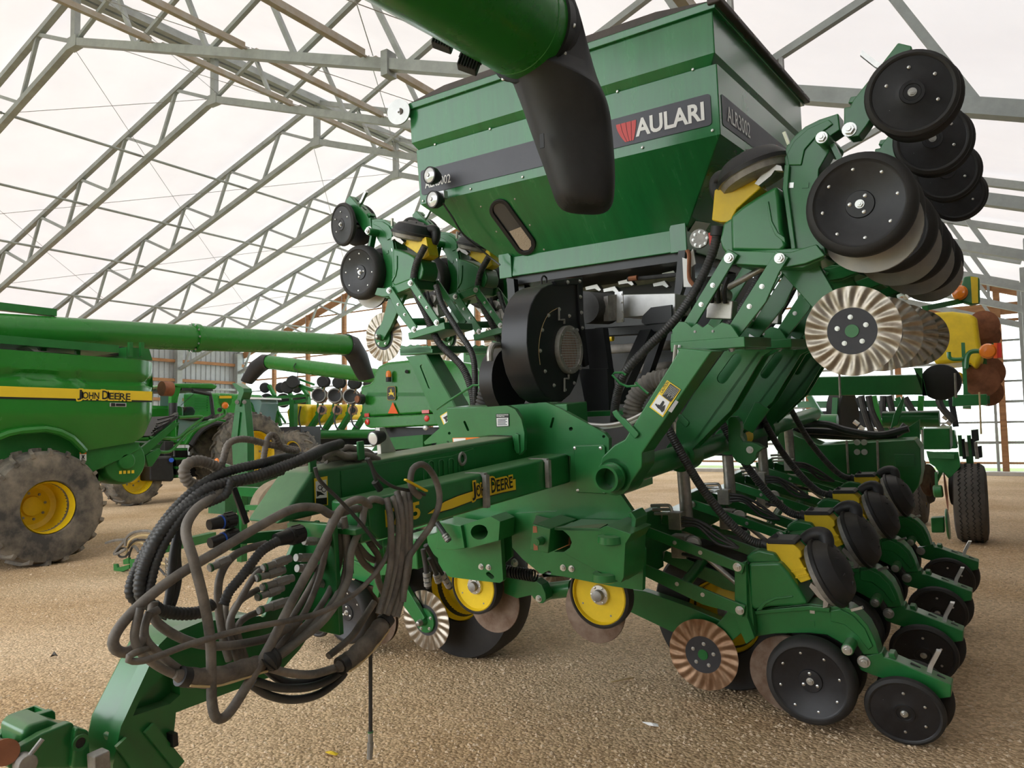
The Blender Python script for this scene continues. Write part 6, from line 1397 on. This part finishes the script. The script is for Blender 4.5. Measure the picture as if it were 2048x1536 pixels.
sg_ = part('lamp_shield', MB().prism(WX([(908, 368), (925, 358), (1030, 358), (1046, 370), (1040, 440), (1000, 500), (950, 500), (915, 440)], XS, Uc), (-.02, 0, 0)), 'green_combine', c1)
part('reflector_strip', MB().add(WX([(915, 366), (1042, 366), (1040, 392), (915, 394)], XS + .003, Uc), [(0, 1, 2, 3)]), 'yellow', sg_, smooth=0)
part('marker_lamp', MB().lathe([(0, .06), (.04, .045), (.055, 0), (.05, -.02), (0, -.02)], wp(*Uc(973, 465), X=XS + .02), (1, -.6, 0), 22), 'orange_lens', sg_)
part('work_lamp', MB().lathe([(0, .04), (.03, .03), (.035, -.02), (0, -.03)], wp(*Uc(918, 510), X=XS), (1, -.6, 0), 16), 'black_plastic', c1)
# ================================================================== tractor between the combines
XT = -15.35
tr_ = thing('farm_tractor', 'green tractor with glass cab, muddy dual rear wheels and black fuel tank', 'tractor', (-15.9, 10.6, 0))
farm_wheel(tr_, (-15.72, 9.15, .60), (1, 0, 0), .62, .5, .36, 'front_wheel', 18, dish=.3)
farm_wheel(tr_, (-15.15, 11.75, 1.0), (1, 0, 0), 1.02, .48, .55, 'rear_wheel', 22, dish=.3)
farm_wheel(tr_, (-15.95, 11.75, 1.0), (1, 0, 0), 1.02, .48, .55, 'rear_wheel', 22, dish=.3)
part('cab_roof', MB().prism(WX([(420, 262), (470, 240), (840, 238), (905, 262), (880, 300), (530, 288)], XT - .1, Uc), (-1.6, 0, 0)), 'green_combine', tr_, bevel=.04)
part('roof_edge', MB().prism(WX([(530, 282), (850, 300), (850, 318), (640, 318), (530, 310)], XT - .12, Uc), (-1.5, 0, 0)), 'black_plastic', tr_)
part('pillar', MB().prism(WX([(430, 275), (522, 282), (490, 400), (470, 560), (420, 560)], XT - .12, Uc), (-.12, 0, 0)), 'green_combine', tr_)
part('pillar', MB().tube(WX([(640, 318), (820, 350), (835, 420), (850, 560), (790, 600), (620, 605), (490, 585)], XT - .1, Uc), .045, 8), 'black_plastic', tr_)
part('side_glass', MB().add(WX([(522, 312), (830, 345), (850, 570), (480, 575), (490, 400)], XT - .14, Uc), [list(range(5))]), 'glass_clear', tr_, smooth=0)
part('door_glass', MB().add(WX([(480, 575), (760, 600), (600, 830), (480, 830), (500, 680)], XT - .12, Uc), [list(range(5))]), 'glass_cab', tr_, smooth=0)
part('front_glass', MB().add(WX([(310, 370), (420, 330), (415, 560), (305, 570)], XT - .5, Uc), [(0, 1, 2, 3)]), 'glass_cab', tr_, smooth=0)
part('seat', MB().prism(WX([(560, 575), (535, 550), (580, 480), (650, 475), (680, 520), (660, 575)], XT - .7, Uc), (-.4, 0, 0)), 'black_plastic', tr_, bevel=.05)
part('air_cleaner', MB().cyl(wp(*Uc(440, 575), X=XT), wp(*Uc(440, 440), X=XT), .09, n=18), 'black_plastic', tr_)
part('hood', MB().box((-16.2, 9.2, 1.75), (.9, 2.4, .8)), 'green_combine', tr_, bevel=.08)
part('cab_body', MB().prism(WX([(470, 590), (800, 600), (640, 830), (560, 870), (470, 850)], XT - .2, Uc), (-1.3, 0, 0)), 'green_combine', tr_, bevel=.03)
part('fender', MB().prism(WX([(560, 865), (640, 740), (740, 640), (880, 600), (1060, 620), (1060, 680), (900, 655), (780, 700), (690, 800), (620, 870)], XT - .0, Uc), (-1.2, 0, 0)), 'green_combine', tr_, bevel=.02)
part('fender_lip', MB().tube(spline(WX([(620, 875), (690, 770), (780, 690), (900, 650), (1050, 690)], XT + .05, Uc), 5), .06, 8), 'black_plastic', tr_)
part('fuel_tank', MB().prism(WX([(205, 1000), (445, 990), (455, 1210), (440, 1245), (210, 1240)], XT, Uc), (-.7, 0, 0)), 'black_plastic', tr_, bevel=.04)
part('filler_cap', MB().cyl(wp(*Uc(424, 1025), X=XT), wp(*Uc(424, 1025), X=XT + .04), .05, n=14), 'blue', tr_)
part('battery_box', MB().prism(WX([(355, 830), (450, 830), (450, 985), (355, 985)], XT - .1, Uc), (-.6, 0, 0)), 'black_plastic', tr_, bevel=.02)
for k, y in enumerate((915, 1010, 1102, 1190)): part('step', MB().prism(WX([(448 + 12 * k, y - 10), (585, y - 12), (590, y + 10), (452 + 12 * k, y + 12)], XT + .02, Uc), (-.45, 0, 0)), 'green_far', tr_)
part('step_back', MB().prism(WX([(460, 900), (590, 900), (600, 1200), (480, 1200)], XT - .5, Uc), (-.05, 0, 0)), 'black_paint', tr_)
part('chassis', MB().box((-16.3, 10.6, .75), (.7, 3.6, .5)), 'black_paint', tr_)
part('wiper', MB().bar(wp(*Uc(520, 465), X=XT - .11), wp(*Uc(655, 345), X=XT - .11), .01, .01), 'black_plastic', tr_)
# ================================================================== pale combine beyond the tractor
Y4 = 15.7
c4 = thing('combine_harvester', 'distant pale green combine with louvred side behind the tractor cab', 'combine', (-20.5, Y4, 0))
part('side_body', MB().prism(WY([(540, 340), (870, 335), (1100, 350), (1180, 450), (1240, 650), (1180, 720), (540, 720)], Y4, Uc), (0, 1.0, 0)), 'green_combine', c4, bevel=.08)
for k in range(6): part('louvre', MB().prism(WY([(562, 375 + 26 * k), (785, 380 + 26 * k), (785, 388 + 26 * k), (562, 383 + 26 * k)], Y4 - .04, Uc), (0, .04, 0)), 'green_far', c4)
part('band', MB().prism(WY([(860, 558), (1200, 575), (1230, 600), (860, 580)], Y4 - .02, Uc), (0, .03, 0)), 'decal_black', c4)
part('marker_lamp', MB().prism(WY([(1180, 582), (1230, 582), (1232, 610), (1180, 610)], Y4 - .05, Uc), (0, .05, 0)), 'orange_lens', c4)
part('cab_glass', MB().prism(WY([(1195, 405), (1330, 400), (1345, 440), (1300, 680), (1240, 700), (1210, 560)], Y4 + .3, Uc), (0, .7, 0)), 'glass_cab', c4, bevel=.03)
part('cab_top', MB().prism(WY([(1180, 378), (1345, 385), (1350, 402), (1190, 400)], Y4 + .2, Uc), (0, .8, 0)), 'white', c4)
part('undercarriage', MB().box((-19.6, Y4 + .6, .9), (3.0, .8, 1.6)), 'black_paint', c4)
for x in (-20.6, -18.4): farm_wheel(c4, (x, Y4 + .3, .8), (0, -1, 0), .82, .5, .45, 'wheel', 18)
# ================================================================== implement mast in front of the tractor wheels
ms = thing('implement_mast', 'green folded steel mast standing in front of the yellow tractor rims', 'mast', (-12.0, 9.3, 0))
YM = 9.3
part('mast_post', MB().prism(WY([(1085, 400), (1165, 400), (1200, 760), (1205, 1200), (1215, 1500), (1050, 1500), (1060, 1200), (1035, 780)], YM, Uc), (0, .16, 0)), 'green', ms, bevel=.01)
part('mast_rib', MB().prism(WY([(1085, 530), (1125, 535), (1100, 780), (1045, 780)], YM - .03, Uc), (0, .05, 0)), 'green', ms)
part('mast_head', MB().prism(WY([(1040, 240), (1075, 235), (1160, 290), (1165, 330), (1140, 400), (1120, 480), (1095, 400), (1110, 330)], YM - .04, Uc), (0, .2, 0)), 'green', ms, bevel=.01)
part('mast_foot', MB().box((wp(*Uc(1120, 1400), Y=YM).x, YM + .1, .35), (.5, 1.2, .7)), 'green_dusty', ms)
for x in (1095, 1170): part('pin', MB().cyl(wp(*Uc(x, 430), Y=YM - .08), wp(*Uc(x, 430), Y=YM + .2), .04, n=12), 'steel_dull', ms)
part('marker_lamp', MB().lathe([(0, .04), (.06, .03), (.08, 0)], wp(*Uc(888, 1045), Y=YM), (0, -1, 0), 16), 'orange_lens', ms)
part('lamp_arm', MB().bar(wp(*Uc(888, 1045), Y=YM + .05), wp(*Uc(1060, 1100), Y=YM + .05), .05, .05), 'green', ms)
# mud caked wheel and bar behind the tongue nose
mw = thing('muddy_wheel', 'mud caked implement wheel on a green bar behind the tongue nose', 'wheel', wp(530, 1040, Y=5.2))
q = wp(*Uc(1330, 1490), Y=5.2)
part('tyre', MB().lathe([(.1, -.12), (.25, -.13), (.31, -.1), (.33, 0), (.31, .1), (.25, .13), (.1, .12)], q + V((.1, .2, -.05)), (1, -.3, 0), 36), 'dirt_caked', mw)
part('axle_bar', MB().bar(wp(*Uc(1080, 1340), Y=5.6), wp(*Uc(1450, 1360), Y=5.6), .1, .1), 'green', mw)
part('axle_bar', MB().bar(wp(*Uc(1200, 1510), Y=5.0), wp(*Uc(1450, 1510), Y=5.0), .06, .05), 'green', mw)
part('stand', MB().bar(wp(*Uc(1150, 1345), Y=5.6), V((wp(*Uc(1150, 1345), Y=5.6).x, 5.6, 0)), .08, .08), 'green', mw)
# ================================================================== second planter, far behind
YP = 18.2
p2 = thing('seed_planter', 'distant green planter with yellow tanks and a row of upturned black wheels', 'planter', (wp(600, 900, Y=YP).x, YP, 0))
vd = V((.62, -.78, .0))
def far_unit(gx, gy, cx, cy, kx, ky, lab, sc=1.):
    mb = MB()
    g, c, k_ = wp(*Vc(gx, gy), Y=YP), wp(*Vc(cx, cy), Y=YP), wp(*Vc(kx, ky), Y=YP)
    mb.lathe([(.0, .05), (.06, .05), (.2, .075), (.215, .08), (.255, .07), (.265, 0), (.25, -.08), (0, -.08)], g, vd, 28, ms=[1, 1, 1, 2, 0, 0, 0])
    mb.lathe([(0, -.10), (.27, -.10), (.27, -.13), (0, -.13)], g + V((.06, 0, -.03)), vd, 28, ms=[3, 3, 3])
    mb.lathe([(.0, .05), (.17, .04), (.195, .02), (.2, -.02), (0, -.04)], c, vd, 24, ms=[1, 0, 0, 0]); mb.lathe([(0, -.05), (.2, -.06), (.2, -.09), (0, -.1)], c + V((.06, .05, 0)), vd, 24, m=0)
    mb.lathe([(0, .02), (.1, .02), (.165, .01), (.17, 0), (0, -.01)], k_, vd, 24, ms=[1, 3, 3, 3])
    mb.bar(g + V((-.05, .15, -.05)), c + V((0, .1, -.05)), .09, .12, m=4); mb.box(g + V((-.12, .25, -.05)), (.25, .2, .4), m=4)
    mb.bar(g + V((-.25, .2, -.1)), k_ + V((-.45, .2, -.05)), .05, .05, m=4); mb.bar(g + V((-.02, .2, -.1)), k_ + V((-.2, .2, -.05)), .05, .05, m=4)
    mb.bar(k_ + V((-.5, .2, -.08)), k_ + V((-.05, .2, -.1)), .1, .08, m=4); mb.box(g + V((-.38, .2, .02)), (.16, .15, .25), m=5)
    mb.bar(k_ + V((-.35, .25, -.1)), wp(*Vc(kx - 250, 1020), Y=YP + .3), .22, .12, m=4)
    mb.bar(c + V((.12, -.1, -.35)), c + V((.22, -.1, -.2)), .02, .02, m=3)
    solo('planter_row_unit', mb, ['rubber', 'wheel_face', 'disc_grey', 'coulter_rust', 'green_far', 'yellow'], lab, 'row unit', k_ + V((-.3, .2, -.6)), group='row units of the distant planter')
for i in range(4): far_unit(1085 + 250 * i, 395 + 8 * i, 1140 + 245 * i, 185 + 12 * i, 1135 + 242 * i, 630 + 2 * i, 'small upturned row unit on the distant planter, %s from its open frame end' % ('first', 'second', 'third', 'fourth')[i])
for i in range(3):
    mb = MB(); c = wp(*Vc(235 + 250 * i, 280), Y=YP + 1.2); g = wp(*Vc(265 + 260 * i, 480), Y=YP + 1.2)
    vl = V((.9, -.43, 0))
    mb.lathe([(0, .05), (.19, .04), (.21, 0), (0, -.04)], c, vl, 24, ms=[1, 0, 0]); mb.lathe([(0, .05), (.26, .05), (.28, 0), (0, -.08)], g, vl, 24, ms=[1, 0, 0])
    mb.bar(c + V((.12, .1, .1)), g + V((.35, .1, .15)), .12, .12, m=2); mb.bar(g + V((.35, .1, .15)), g + V((.4, .1, -.9)), .14, .12, m=2); mb.bar(g + V((.4, .1, -.9)), V((g.x + .4, g.y + .1, .02)), .12, .1, m=2)
    solo('planter_row_unit', mb, ['rubber', 'wheel_face', 'green_far'], 'small row unit facing away on the distant planter, %s from the cab glass' % ('first', 'second', 'third')[i], 'row unit', g + V((.4, .1, -.9)), group='row units facing away on the distant planter')
def tank(pts, Y, dy, nm='seed_tank', parent=p2): return part(nm, MB().prism(WY(pts, Y, Vc), (0, dy, 0)), 'yellow', parent, bevel=.12, seg=4)
tank([(560, 640), (600, 590), (700, 535), (860, 540), (880, 640), (870, 850), (760, 880), (600, 860)], YP + .6, 1.0)
tank([(900, 560), (1080, 540), (1560, 540), (1560, 780), (1250, 800), (1000, 870), (900, 870)], YP + .9, 1.0)
tk3 = [part('post', MB().prism(WY(pts, YP + dy, Vc), (0, .18, 0)), 'green_far', p2) for pts, dy in (([(620, 470), (690, 470), (690, 1240), (615, 1240)], -.1), ([(300, 480), (370, 480), (375, 960), (305, 960)], .1), ([(275, 430), (330, 430), (320, 600), (270, 600)], .0))]
for a, b_, w in (((270, 445), (910, 400), .1), ((400, 550), (890, 480), .12), ((400, 510), (480, 880), .1), ((560, 830), (400, 590), .06), ((130, 960), (620, 970), .25), ((180, 1060), (640, 1045), .12), ((100, 800), (120, 1150), .2), ((770, 240), (1020, 330), .12), ((760, 140), (1010, 230), .07)):
    part('frame_rail', MB().bar(wp(*Vc(*a), Y=YP), wp(*Vc(*b_), Y=YP), w, w), 'green_far', p2)
part('lift_shaft', MB().lathe([(.11, 0), (.15, 0), (.15, 9), (0, 9)], wp(*Vc(770, 1025), Y=YP - .1), (1, .02, .0), 24), 'green_far', p2)
part('stripe', MB().prism(WY([(230, 1062), (610, 1030), (610, 1050), (300, 1068)], YP - .2, Vc), (0, .02, 0)), 'yellow_decal', p2)
part('lower_frame', MB().prism(WY([(700, 1060), (1900, 1050), (1880, 1180), (760, 1180)], YP + .4, Vc), (0, .4, 0)), 'black_paint', p2)
for x, y in ((860, 900), (1180, 900), (1420, 900), (1680, 850)): part('hose', MB().tube(spline(WY([(x - 60, y - 330), (x - 90, y - 150), (x - 60, y), (x + 20, y + 60)], YP - .05, Vc), 5), .03, 6), 'hose_black', p2)
for x in (675, 588): part('drive_wheel', MB().lathe([(0, .1), (.2, .1), (.23, .05), (.23, -.15), (0, -.15)], wp(*Vc(x, 190 + (80 if x < 600 else 0)), Y=YP - .3), vd, 24), 'rubber', p2)
part('foot', MB().box((wp(*Vc(655, 1240), Y=YP).x, YP, .3), (.6, 1.0, .6)), 'green_far', p2); part('foot', MB().box((wp(*Vc(1500, 1240), Y=YP).x, YP + .6, .4), (3.0, 1.0, .8)), 'black_paint', p2)
# ================================================================== third planter behind the row units
YQ = 11.2
p3 = thing('seed_planter', 'dark green planter with yellow tank and worn road tyres behind the row units', 'planter', (-.6, YQ, 0))
def W3(pts, dy=0, cr=C8): return WY(pts, YQ + dy, cr)
def tread_tyre(parent, c, R, W_, name='road_tyre'):
    c = V(c); h = W_ / 2
    ty = part(name, MB().lathe([(R * .55, h * .9), (R * .75, h * 1.05), (R * .93, h * .95), (R * .985, h * .75), (R, 0), (R * .985, -h * .75), (R * .93, -h * .95), (R * .75, -h * 1.05), (R * .55, -h * .9)], c, (1, 0, 0), 56), 'rubber_dusty', parent, smooth=40)
    for f in (-.6, -.2, .2, .6):
        pts = []
        for i in range(97):
            a = 2 * PI * i / 96; pts.append(c + V((h * f + (.012 if i % 2 else -.012), math.cos(a) * R * 1.0, math.sin(a) * R * 1.0)))
        part('tread_groove', MB().tube(pts, .005, 4, cap=False), 'decal_black', ty)
    part('rim', MB().lathe([(R * .56, h * .85), (R * .5, h * .3), (0, h * .3)], c, (1, 0, 0), 32), 'yellow', ty)
    return ty
q = wp(1945, 1090, Z=0); tread_tyre(p3, (q.x, q.y + .3, .47), .47, .33)
tread_tyre(p3, (q.x - .75, q.y + 1.9, .47), .47, .33)
part('fender_strip', MB().bar(wp(*Jc(1298, 520), Y=YQ - .2), wp(*Jc(1312, 910), Y=YQ - .2), .04, .03), 'green_dusty', p3); part('fender_box', MB().prism(WY([(1225, 530), (1300, 520), (1300, 600), (1240, 620)], YQ - .2, Jc), (0, .2, 0)), 'green', p3)
# one row unit seen end on
g1 = wp(*Jc(1000, 660), Y=YQ - .6)
part('gauge_wheel', MB().lathe([(0, .06), (.15, .06), (.2, .05), (.23, .0), (.2, -.07), (0, -.07)], g1, (1, -.1, 0), 36), 'rubber', p3)
part('gauge_wheel', MB().lathe([(0, .06), (.15, .06), (.2, .05), (.23, .0), (.2, -.07), (0, -.07)], g1 + V((.17, .5, .02)), (1, -.1, 0), 36), 'rubber', p3)
part('gauge_wheel', MB().lathe([(0, .06), (.15, .06), (.2, .05), (.23, .0), (.2, -.07), (0, -.07)], g1 + V((-.33, .3, .0)), (1, -.1, 0), 36), 'rubber', p3)
part('opener_disc', MB().lathe([(0, .012), (.2, .004), (.23, 0), (0, -.006)], wp(*Jc(865, 700), Y=YQ - .7), (1, .12, .05), 36), 'copper', p3)
part('opener_disc', MB().lathe([(0, .012), (.2, .004), (.2, 0), (0, -.006)], wp(*Jc(665, 570), Y=YQ - .5), (1, -.5, .05), 36), 'rust_disc', p3)
part('boss', MB().cyl(wp(*Jc(720, 700), Y=YQ - .8), wp(*Jc(830, 695), Y=YQ - .8), .075, n=20), 'green', p3, bevel=.02)
part('drop_leg', MB().prism(WY([(640, 250), (1000, 250), (1030, 420), (960, 500), (900, 560), (830, 480), (760, 620), (740, 600), (780, 480), (740, 420), (680, 380)], YQ - .75, Jc), (0, .12, 0)), 'green', p3, bevel=.008)
part('link', MB().prism(WY([(735, 480), (765, 480), (775, 670), (740, 670)], YQ - .82, Jc), (0, .06, 0)), 'green_dusty', p3)
part('parallel_bar', MB().prism(WY([(640, 240), (960, 285), (955, 330), (660, 320)], YQ - .8, Jc), (0, .05, 0)), 'green_dusty', p3)
part('toolbar', MB().prism(WY([(600, 0), (960, 0), (990, 210), (610, 215)], YQ - .7, Jc), (0, .3, 0)), 'green', p3, bevel=.01)
for x0, x1 in ((590, 605), (900, 915)): part('u_bolt', MB().tube([wp(*Jc(x0, 0), Y=YQ - .74), wp(*Jc(x1, 215), Y=YQ - .74)], .014, 6), 'steel', p3)
part('swing_arm', MB().prism(WY([(690, 1000), (840, 990), (850, 1170), (700, 1170)], 8.0, Jc), (0, .12, 0)), 'green', p3, bevel=.01)
part('swing_hub', MB().cyl(wp(*Jc(870, 1070), Y=8.0), wp(*Jc(900, 1070), Y=8.0), .14, n=28), 'green', p3, bevel=.01)
for i, (x, y) in enumerate(((1130, 340), (1190, 60), (1230, 250))): part('bracket', MB().prism(WY([(x - 40, y - 60), (x + 40, y - 70), (x + 50, y + 60), (x - 30, y + 80)], YQ - .2 + .2 * i, Jc), (0, .1, 0)), 'black_paint' if i else 'green', p3)
for i in range(6): part('rod', MB().cyl(wp(*Jc(1020 + 35 * i, 60 + 40 * (i % 3)), Y=YQ - .3), wp(*Jc(1040 + 36 * i, 300 + 30 * (i % 2)), Y=YQ - .3), .022, n=8), ('green_dusty', 'black_paint', 'steel')[i % 3], p3)
part('marker_arm', MB().prism(W3([(1000, 685), (1190, 680), (1192, 740), (1000, 748)]), (0, .15, 0)), 'green', p3, bevel=.01)
part('rod', MB().cyl(wp(*C8(1148, 670), Y=YQ - .1), wp(*C8(1158, 900), Y=YQ - .1), .012, n=6), 'straw', p3)
part('seed_tank', MB().prism(W3([(880, 232), (1000, 225), (1110, 240), (1135, 265), (1150, 380), (1170, 480), (1128, 545), (1090, 500), (900, 520)], .9), (0, 1.2, 0)), 'yellow', p3, bevel=.1, seg=4)
part('seed_tank', MB().prism(W3([(990, 555), (1060, 560), (1055, 610), (990, 600)], 1.0), (0, .8, 0)), 'yellow', p3, bevel=.05)
part('tank_post', MB().prism(W3([(1048, 398), (1068, 398), (1085, 690), (1062, 690)], .3), (0, .08, 0)), 'green', p3)
part('lamp_stalk', MB().tube(spline(W3([(1075, 540), (1080, 480), (1105, 448), (1170, 445)], .3), 5), .03, 8), 'green', p3)
part('tank_rail', MB().tube(spline(W3([(980, 450), (985, 480), (1010, 490), (1060, 488)], .3), 5), .025, 8), 'green', p3)
lm_ = part('marker_lamp', MB().lathe([(0, .05), (.08, .04), (.1, 0)], wp(*C8(1195, 445), Y=YQ + .25), (0, -1, 0), 22), 'orange_lens', p3)
part('lamp_shield', MB().prism(W3([(1180, 425), (1225, 400), (1228, 482), (1185, 470)], .32), (0, .03, 0)), 'green', p3)
part('tail_lamp', MB().prism(W3([(1226, 400), (1268, 400), (1272, 480), (1226, 484)], .25), (0, .08, 0)), 'red_lens', p3); part('tail_lamp', MB().prism(W3([(1226, 400), (1246, 400), (1246, 484), (1226, 484)], .24), (0, .02, 0)), 'smv_orange', p3)
for i, (x, y, r) in enumerate(((1172, 300, .2), (1180, 360, .2), (1190, 560, .24), (1160, 605, .235), (1195, 670, .2))):
    part('coulter_blade', MB().lathe([(0, .02), (r * .5, .015), (r, 0), (0, -.01)], wp(*C8(x, y), Y=YQ + 1.3 + .25 * (i % 3)), (.2, -1, 0), 36), 'copper', p3)
part('rear_beam', MB().prism(W3([(150, 720), (1000, 715), (1000, 750), (150, 755)], 1.2), (0, .1, 0)), 'green', p3)
for i, pts in enumerate((((500, 690), (520, 780), (560, 900)), ((540, 690), (560, 780), (620, 900)), ((620, 690), (625, 800), (700, 900)), ((650, 690), (680, 800), (720, 830)), ((740, 700), (800, 790), (900, 800)), ((920, 680), (940, 750), (1010, 830)))):
    part('drop_hose', MB().tube(spline(W3(pts, -.5), 5), .04, 8), 'hose_black', p3)
part('road_tyre_side', MB().lathe([(0, .08), (.2, .08), (.36, .1), (.38, 0), (.36, -.1), (0, -.1)], wp(*C8(400, 790), Y=YQ + .6), (1, -.2, 0), 36), 'rubber', p3)
for i, (x, y) in enumerate(((460, 830), (490, 860), (560, 870), (950, 800), (970, 830), (940, 850))): part('fitting', MB().cyl(wp(*C8(x, y), Y=YQ), wp(*C8(x + 25, y + 18), Y=YQ), .03, n=8), 'zinc', p3)
part('frame_tube', MB().cyl(wp(*C8(240, 830), Y=YQ - 1), wp(*C8(370, 830), Y=YQ - 1), .09, n=16), 'green', p3)
part('support_leg', MB().box((-1.5, YQ + .8, .5), (.2, .2, 1.0)), 'green', p3)
part('gap_filler', MB().prism(W3([(150, 775), (640, 770), (640, 862), (150, 872)], 1.6), (0, .2, 0)), 'black_paint', p3)  # this slab and the next added to darken bright gaps in the clutter
part('gap_filler', MB().prism(W3([(620, 840), (840, 835), (840, 900), (620, 905)], 1.8), (0, .2, 0)), 'green', p3)
for i, pts in enumerate((((215, 690), (300, 830)), ((570, 690), (612, 880)), ((480, 700), (560, 880)), ((700, 700), (760, 850)), ((830, 690), (820, 870)), ((990, 690), (1020, 860)), ((360, 700), (350, 860)))):
    part('drop_bar', MB().bar(wp(*C8(*pts[0]), Y=YQ + .2 + .2 * (i % 3)), wp(*C8(*pts[1]), Y=YQ + .2 + .2 * (i % 3)), .09, .07), ('green', 'green_combine', 'black_paint')[i % 3], p3)
for i, pts in enumerate((((120, 850), (300, 845), (420, 880), (600, 905), (760, 870)), ((130, 880), (300, 885), (480, 900), (700, 910)), ((140, 900), (320, 910), (520, 915), (690, 900), (745, 850)))):
    part('beam_hose', MB().tube(spline([mp(*C8(*p), 6.75 + .05 * i) for p in pts], 6), .03, 8), 'hose_black', fr)
for x in (950, 1090): part('tank_support', MB().bar(wp(*C8(x, 500), Y=YQ + 1.4), wp(*C8(x - 10, 760), Y=YQ + 1.3), .1, .1), 'green', p3)
part('blade_mast', MB().bar(wp(*C8(1172, 280), Y=YQ + 1.75), wp(*C8(1180, 720), Y=YQ + 1.75), .08, .06), 'green', p3)
part('mast_foot', MB().bar(wp(*C8(1180, 712), Y=YQ + .1), wp(*C8(1180, 712), Y=YQ + 1.8), .1, .1), 'green', p3)
# folded marker lamp at the end of the raised units
mk = thing('marker_light', 'green lamp box with yellow reflector and orange lamp beside the raised discs', 'lamp', wp(1930, 590, Y=8.6))
part('lamp_box', MB().prism(WY([(1062, 35), (1100, 30), (1148, 38), (1152, 180), (1100, 190), (1050, 175), (1035, 140)], 8.6, C8), (0, .12, 0)), 'green', mk, bevel=.02)
part('reflector', MB().prism(WY([(1100, 36), (1140, 40), (1142, 180), (1108, 182)], 8.58, C8), (0, .02, 0)), 'yellow', mk); part('lens', MB().lathe([(0, .05), (.06, .03), (.075, 0)], wp(*C8(1040, 125), Y=8.58), (-.3, -1, 0), 20), 'orange_lens', mk)
part('lamp_arm', MB().bar(wp(*C8(1050, 170), Y=8.66), wp(*C8(850, 210), Y=8.2), .06, .05), 'green', mk)
# ================================================================== cable loops and hitch of another implement on the left
Ic = crop(200, 1040, 9.309)
im = thing('implement_hitch', 'small green hitch with tangled thin cables on the gravel', 'hitch', wp(265, 1185, Z=0))
YI = 4.55
for pts in ([(245, 820), (300, 820), (320, 890), (540, 830), (540, 900), (430, 960), (250, 955)], [(260, 1120), (470, 1075), (480, 1140), (290, 1165)], [(425, 740), (530, 700), (535, 820), (430, 830)], [(545, 735), (680, 715), (640, 870), (560, 930)], [(580, 930), (680, 900), (640, 1230), (580, 1230)]):
    part('hitch_plate', MB().prism(WY(pts, YI, Ic), (0, .03, 0)), 'green_far', im, bevel=.004)
part('hitch_bar', MB().bar(wp(*Ic(470, 1080), Y=YI + .05), wp(*Ic(470, 860), Y=YI + .05), .05, .05), 'steel_dull', im)
part('beam', MB().bar(wp(*Ic(1000, 560), Y=YI + .3), wp(*Ic(2100, 300), Y=YI + 1.2), .1, .1), 'green_far', im); part('stand', MB().bar(wp(*Ic(620, 1200), Y=YI + .05), V((wp(*Ic(620, 1200), Y=YI).x, YI + .05, 0)), .05, .05), 'green_far', im)
for i, pts in enumerate((((470, 480), (500, 330), (640, 230), (900, 205), (1200, 290), (1400, 380)), ((500, 500), (560, 380), (700, 300), (900, 285), (1300, 360)), ((520, 520), (600, 420), (720, 370), (1000, 380), (1350, 380)), ((450, 400), (330, 530), (265, 630), (340, 620), (480, 540)), ((540, 480), (640, 440), (760, 420), (1000, 520), (1350, 420)), ((450, 530), (380, 530), (335, 600), (370, 680), (470, 680), (540, 600)), ((600, 460), (690, 540), (720, 600)), ((1060, 740), (1150, 800), (1330, 850)), ((1040, 850), (1150, 950), (1260, 1090)), ((980, 1060), (1080, 1140), (1300, 1100)), ((480, 700), (500, 560), (560, 460)), ((540, 700), (560, 600), (600, 500)), ((110, 430), (280, 380), (450, 365), (700, 370)), ((1130, 620), (1230, 660), (1350, 680)))):
    part('cable', MB().tube(spline(WY(pts, YI - .05 + .02 * i, Ic), 6), .012 if i % 3 else .016, 6), ('hose_grey', 'straw', 'hose_black')[i % 3], im)
for k in range(9): part('chain_link', MB().lathe([(.012, -.004), (.02, 0), (.012, .004)], wp(*Ic(1235 + 4 * (k % 2), 740 + 40 * k), Y=YI), (1, 0, 0) if k % 2 else (0, 1, 0), 10), 'steel_dull', im)
# ================================================================== litter on the gravel
def scrap(name, px_, py_, pts, mat_, label, cat, h=.012):
    c = wp(px_, py_, Z=0); rn2 = random.Random(px_); n_ = len(pts)
    vs2 = [c + V((x, y, .004 + h * rn2.random())) for x, y in pts] + [c + V((0, 0, h * 1.6))]
    mb = MB().add(vs2, [(i, (i + 1) % n_, n_) for i in range(n_)])
    o_ = solo(name, mb, mat_, label, cat, c, smooth=0); md_ = o_.modifiers.new('thick', 'SOLIDIFY'); md_.thickness = .002
scrap('paper_wrapper', 664, 1511, [(-.03, -.012), (.0, -.018), (.032, -.006), (.028, .012), (.0, .016), (-.028, .014)], 'yellow', 'crumpled yellow wrapper lying on the gravel', 'wrapper')
scrap('plastic_scrap', 1302, 1453, [(-.045, .0), (-.01, -.006), (.02, -.012), (.042, -.004), (.03, .012), (-.02, .01)], 'white', 'thin white plastic scrap near the big tyre', 'scrap')
scrap('dirt_clod', 108, 1317, [(-.03, -.01), (0, -.015), (.03, -.005), (.02, .015), (-.02, .015)], 'rubber_dusty', 'small dark clod lying alone on the pale gravel', 'clod', .03)
solo('twig', MB().tube([wp(1222, 1364, Z=.01), wp(1245, 1359, Z=.014), wp(1268, 1355, Z=.008)], .004, 6), 'straw', 'short dry twig on the gravel under the planter', 'twig', wp(1245, 1359, Z=0))
for o in bpy.data.objects:
    if '_b' in o: del o['_b']
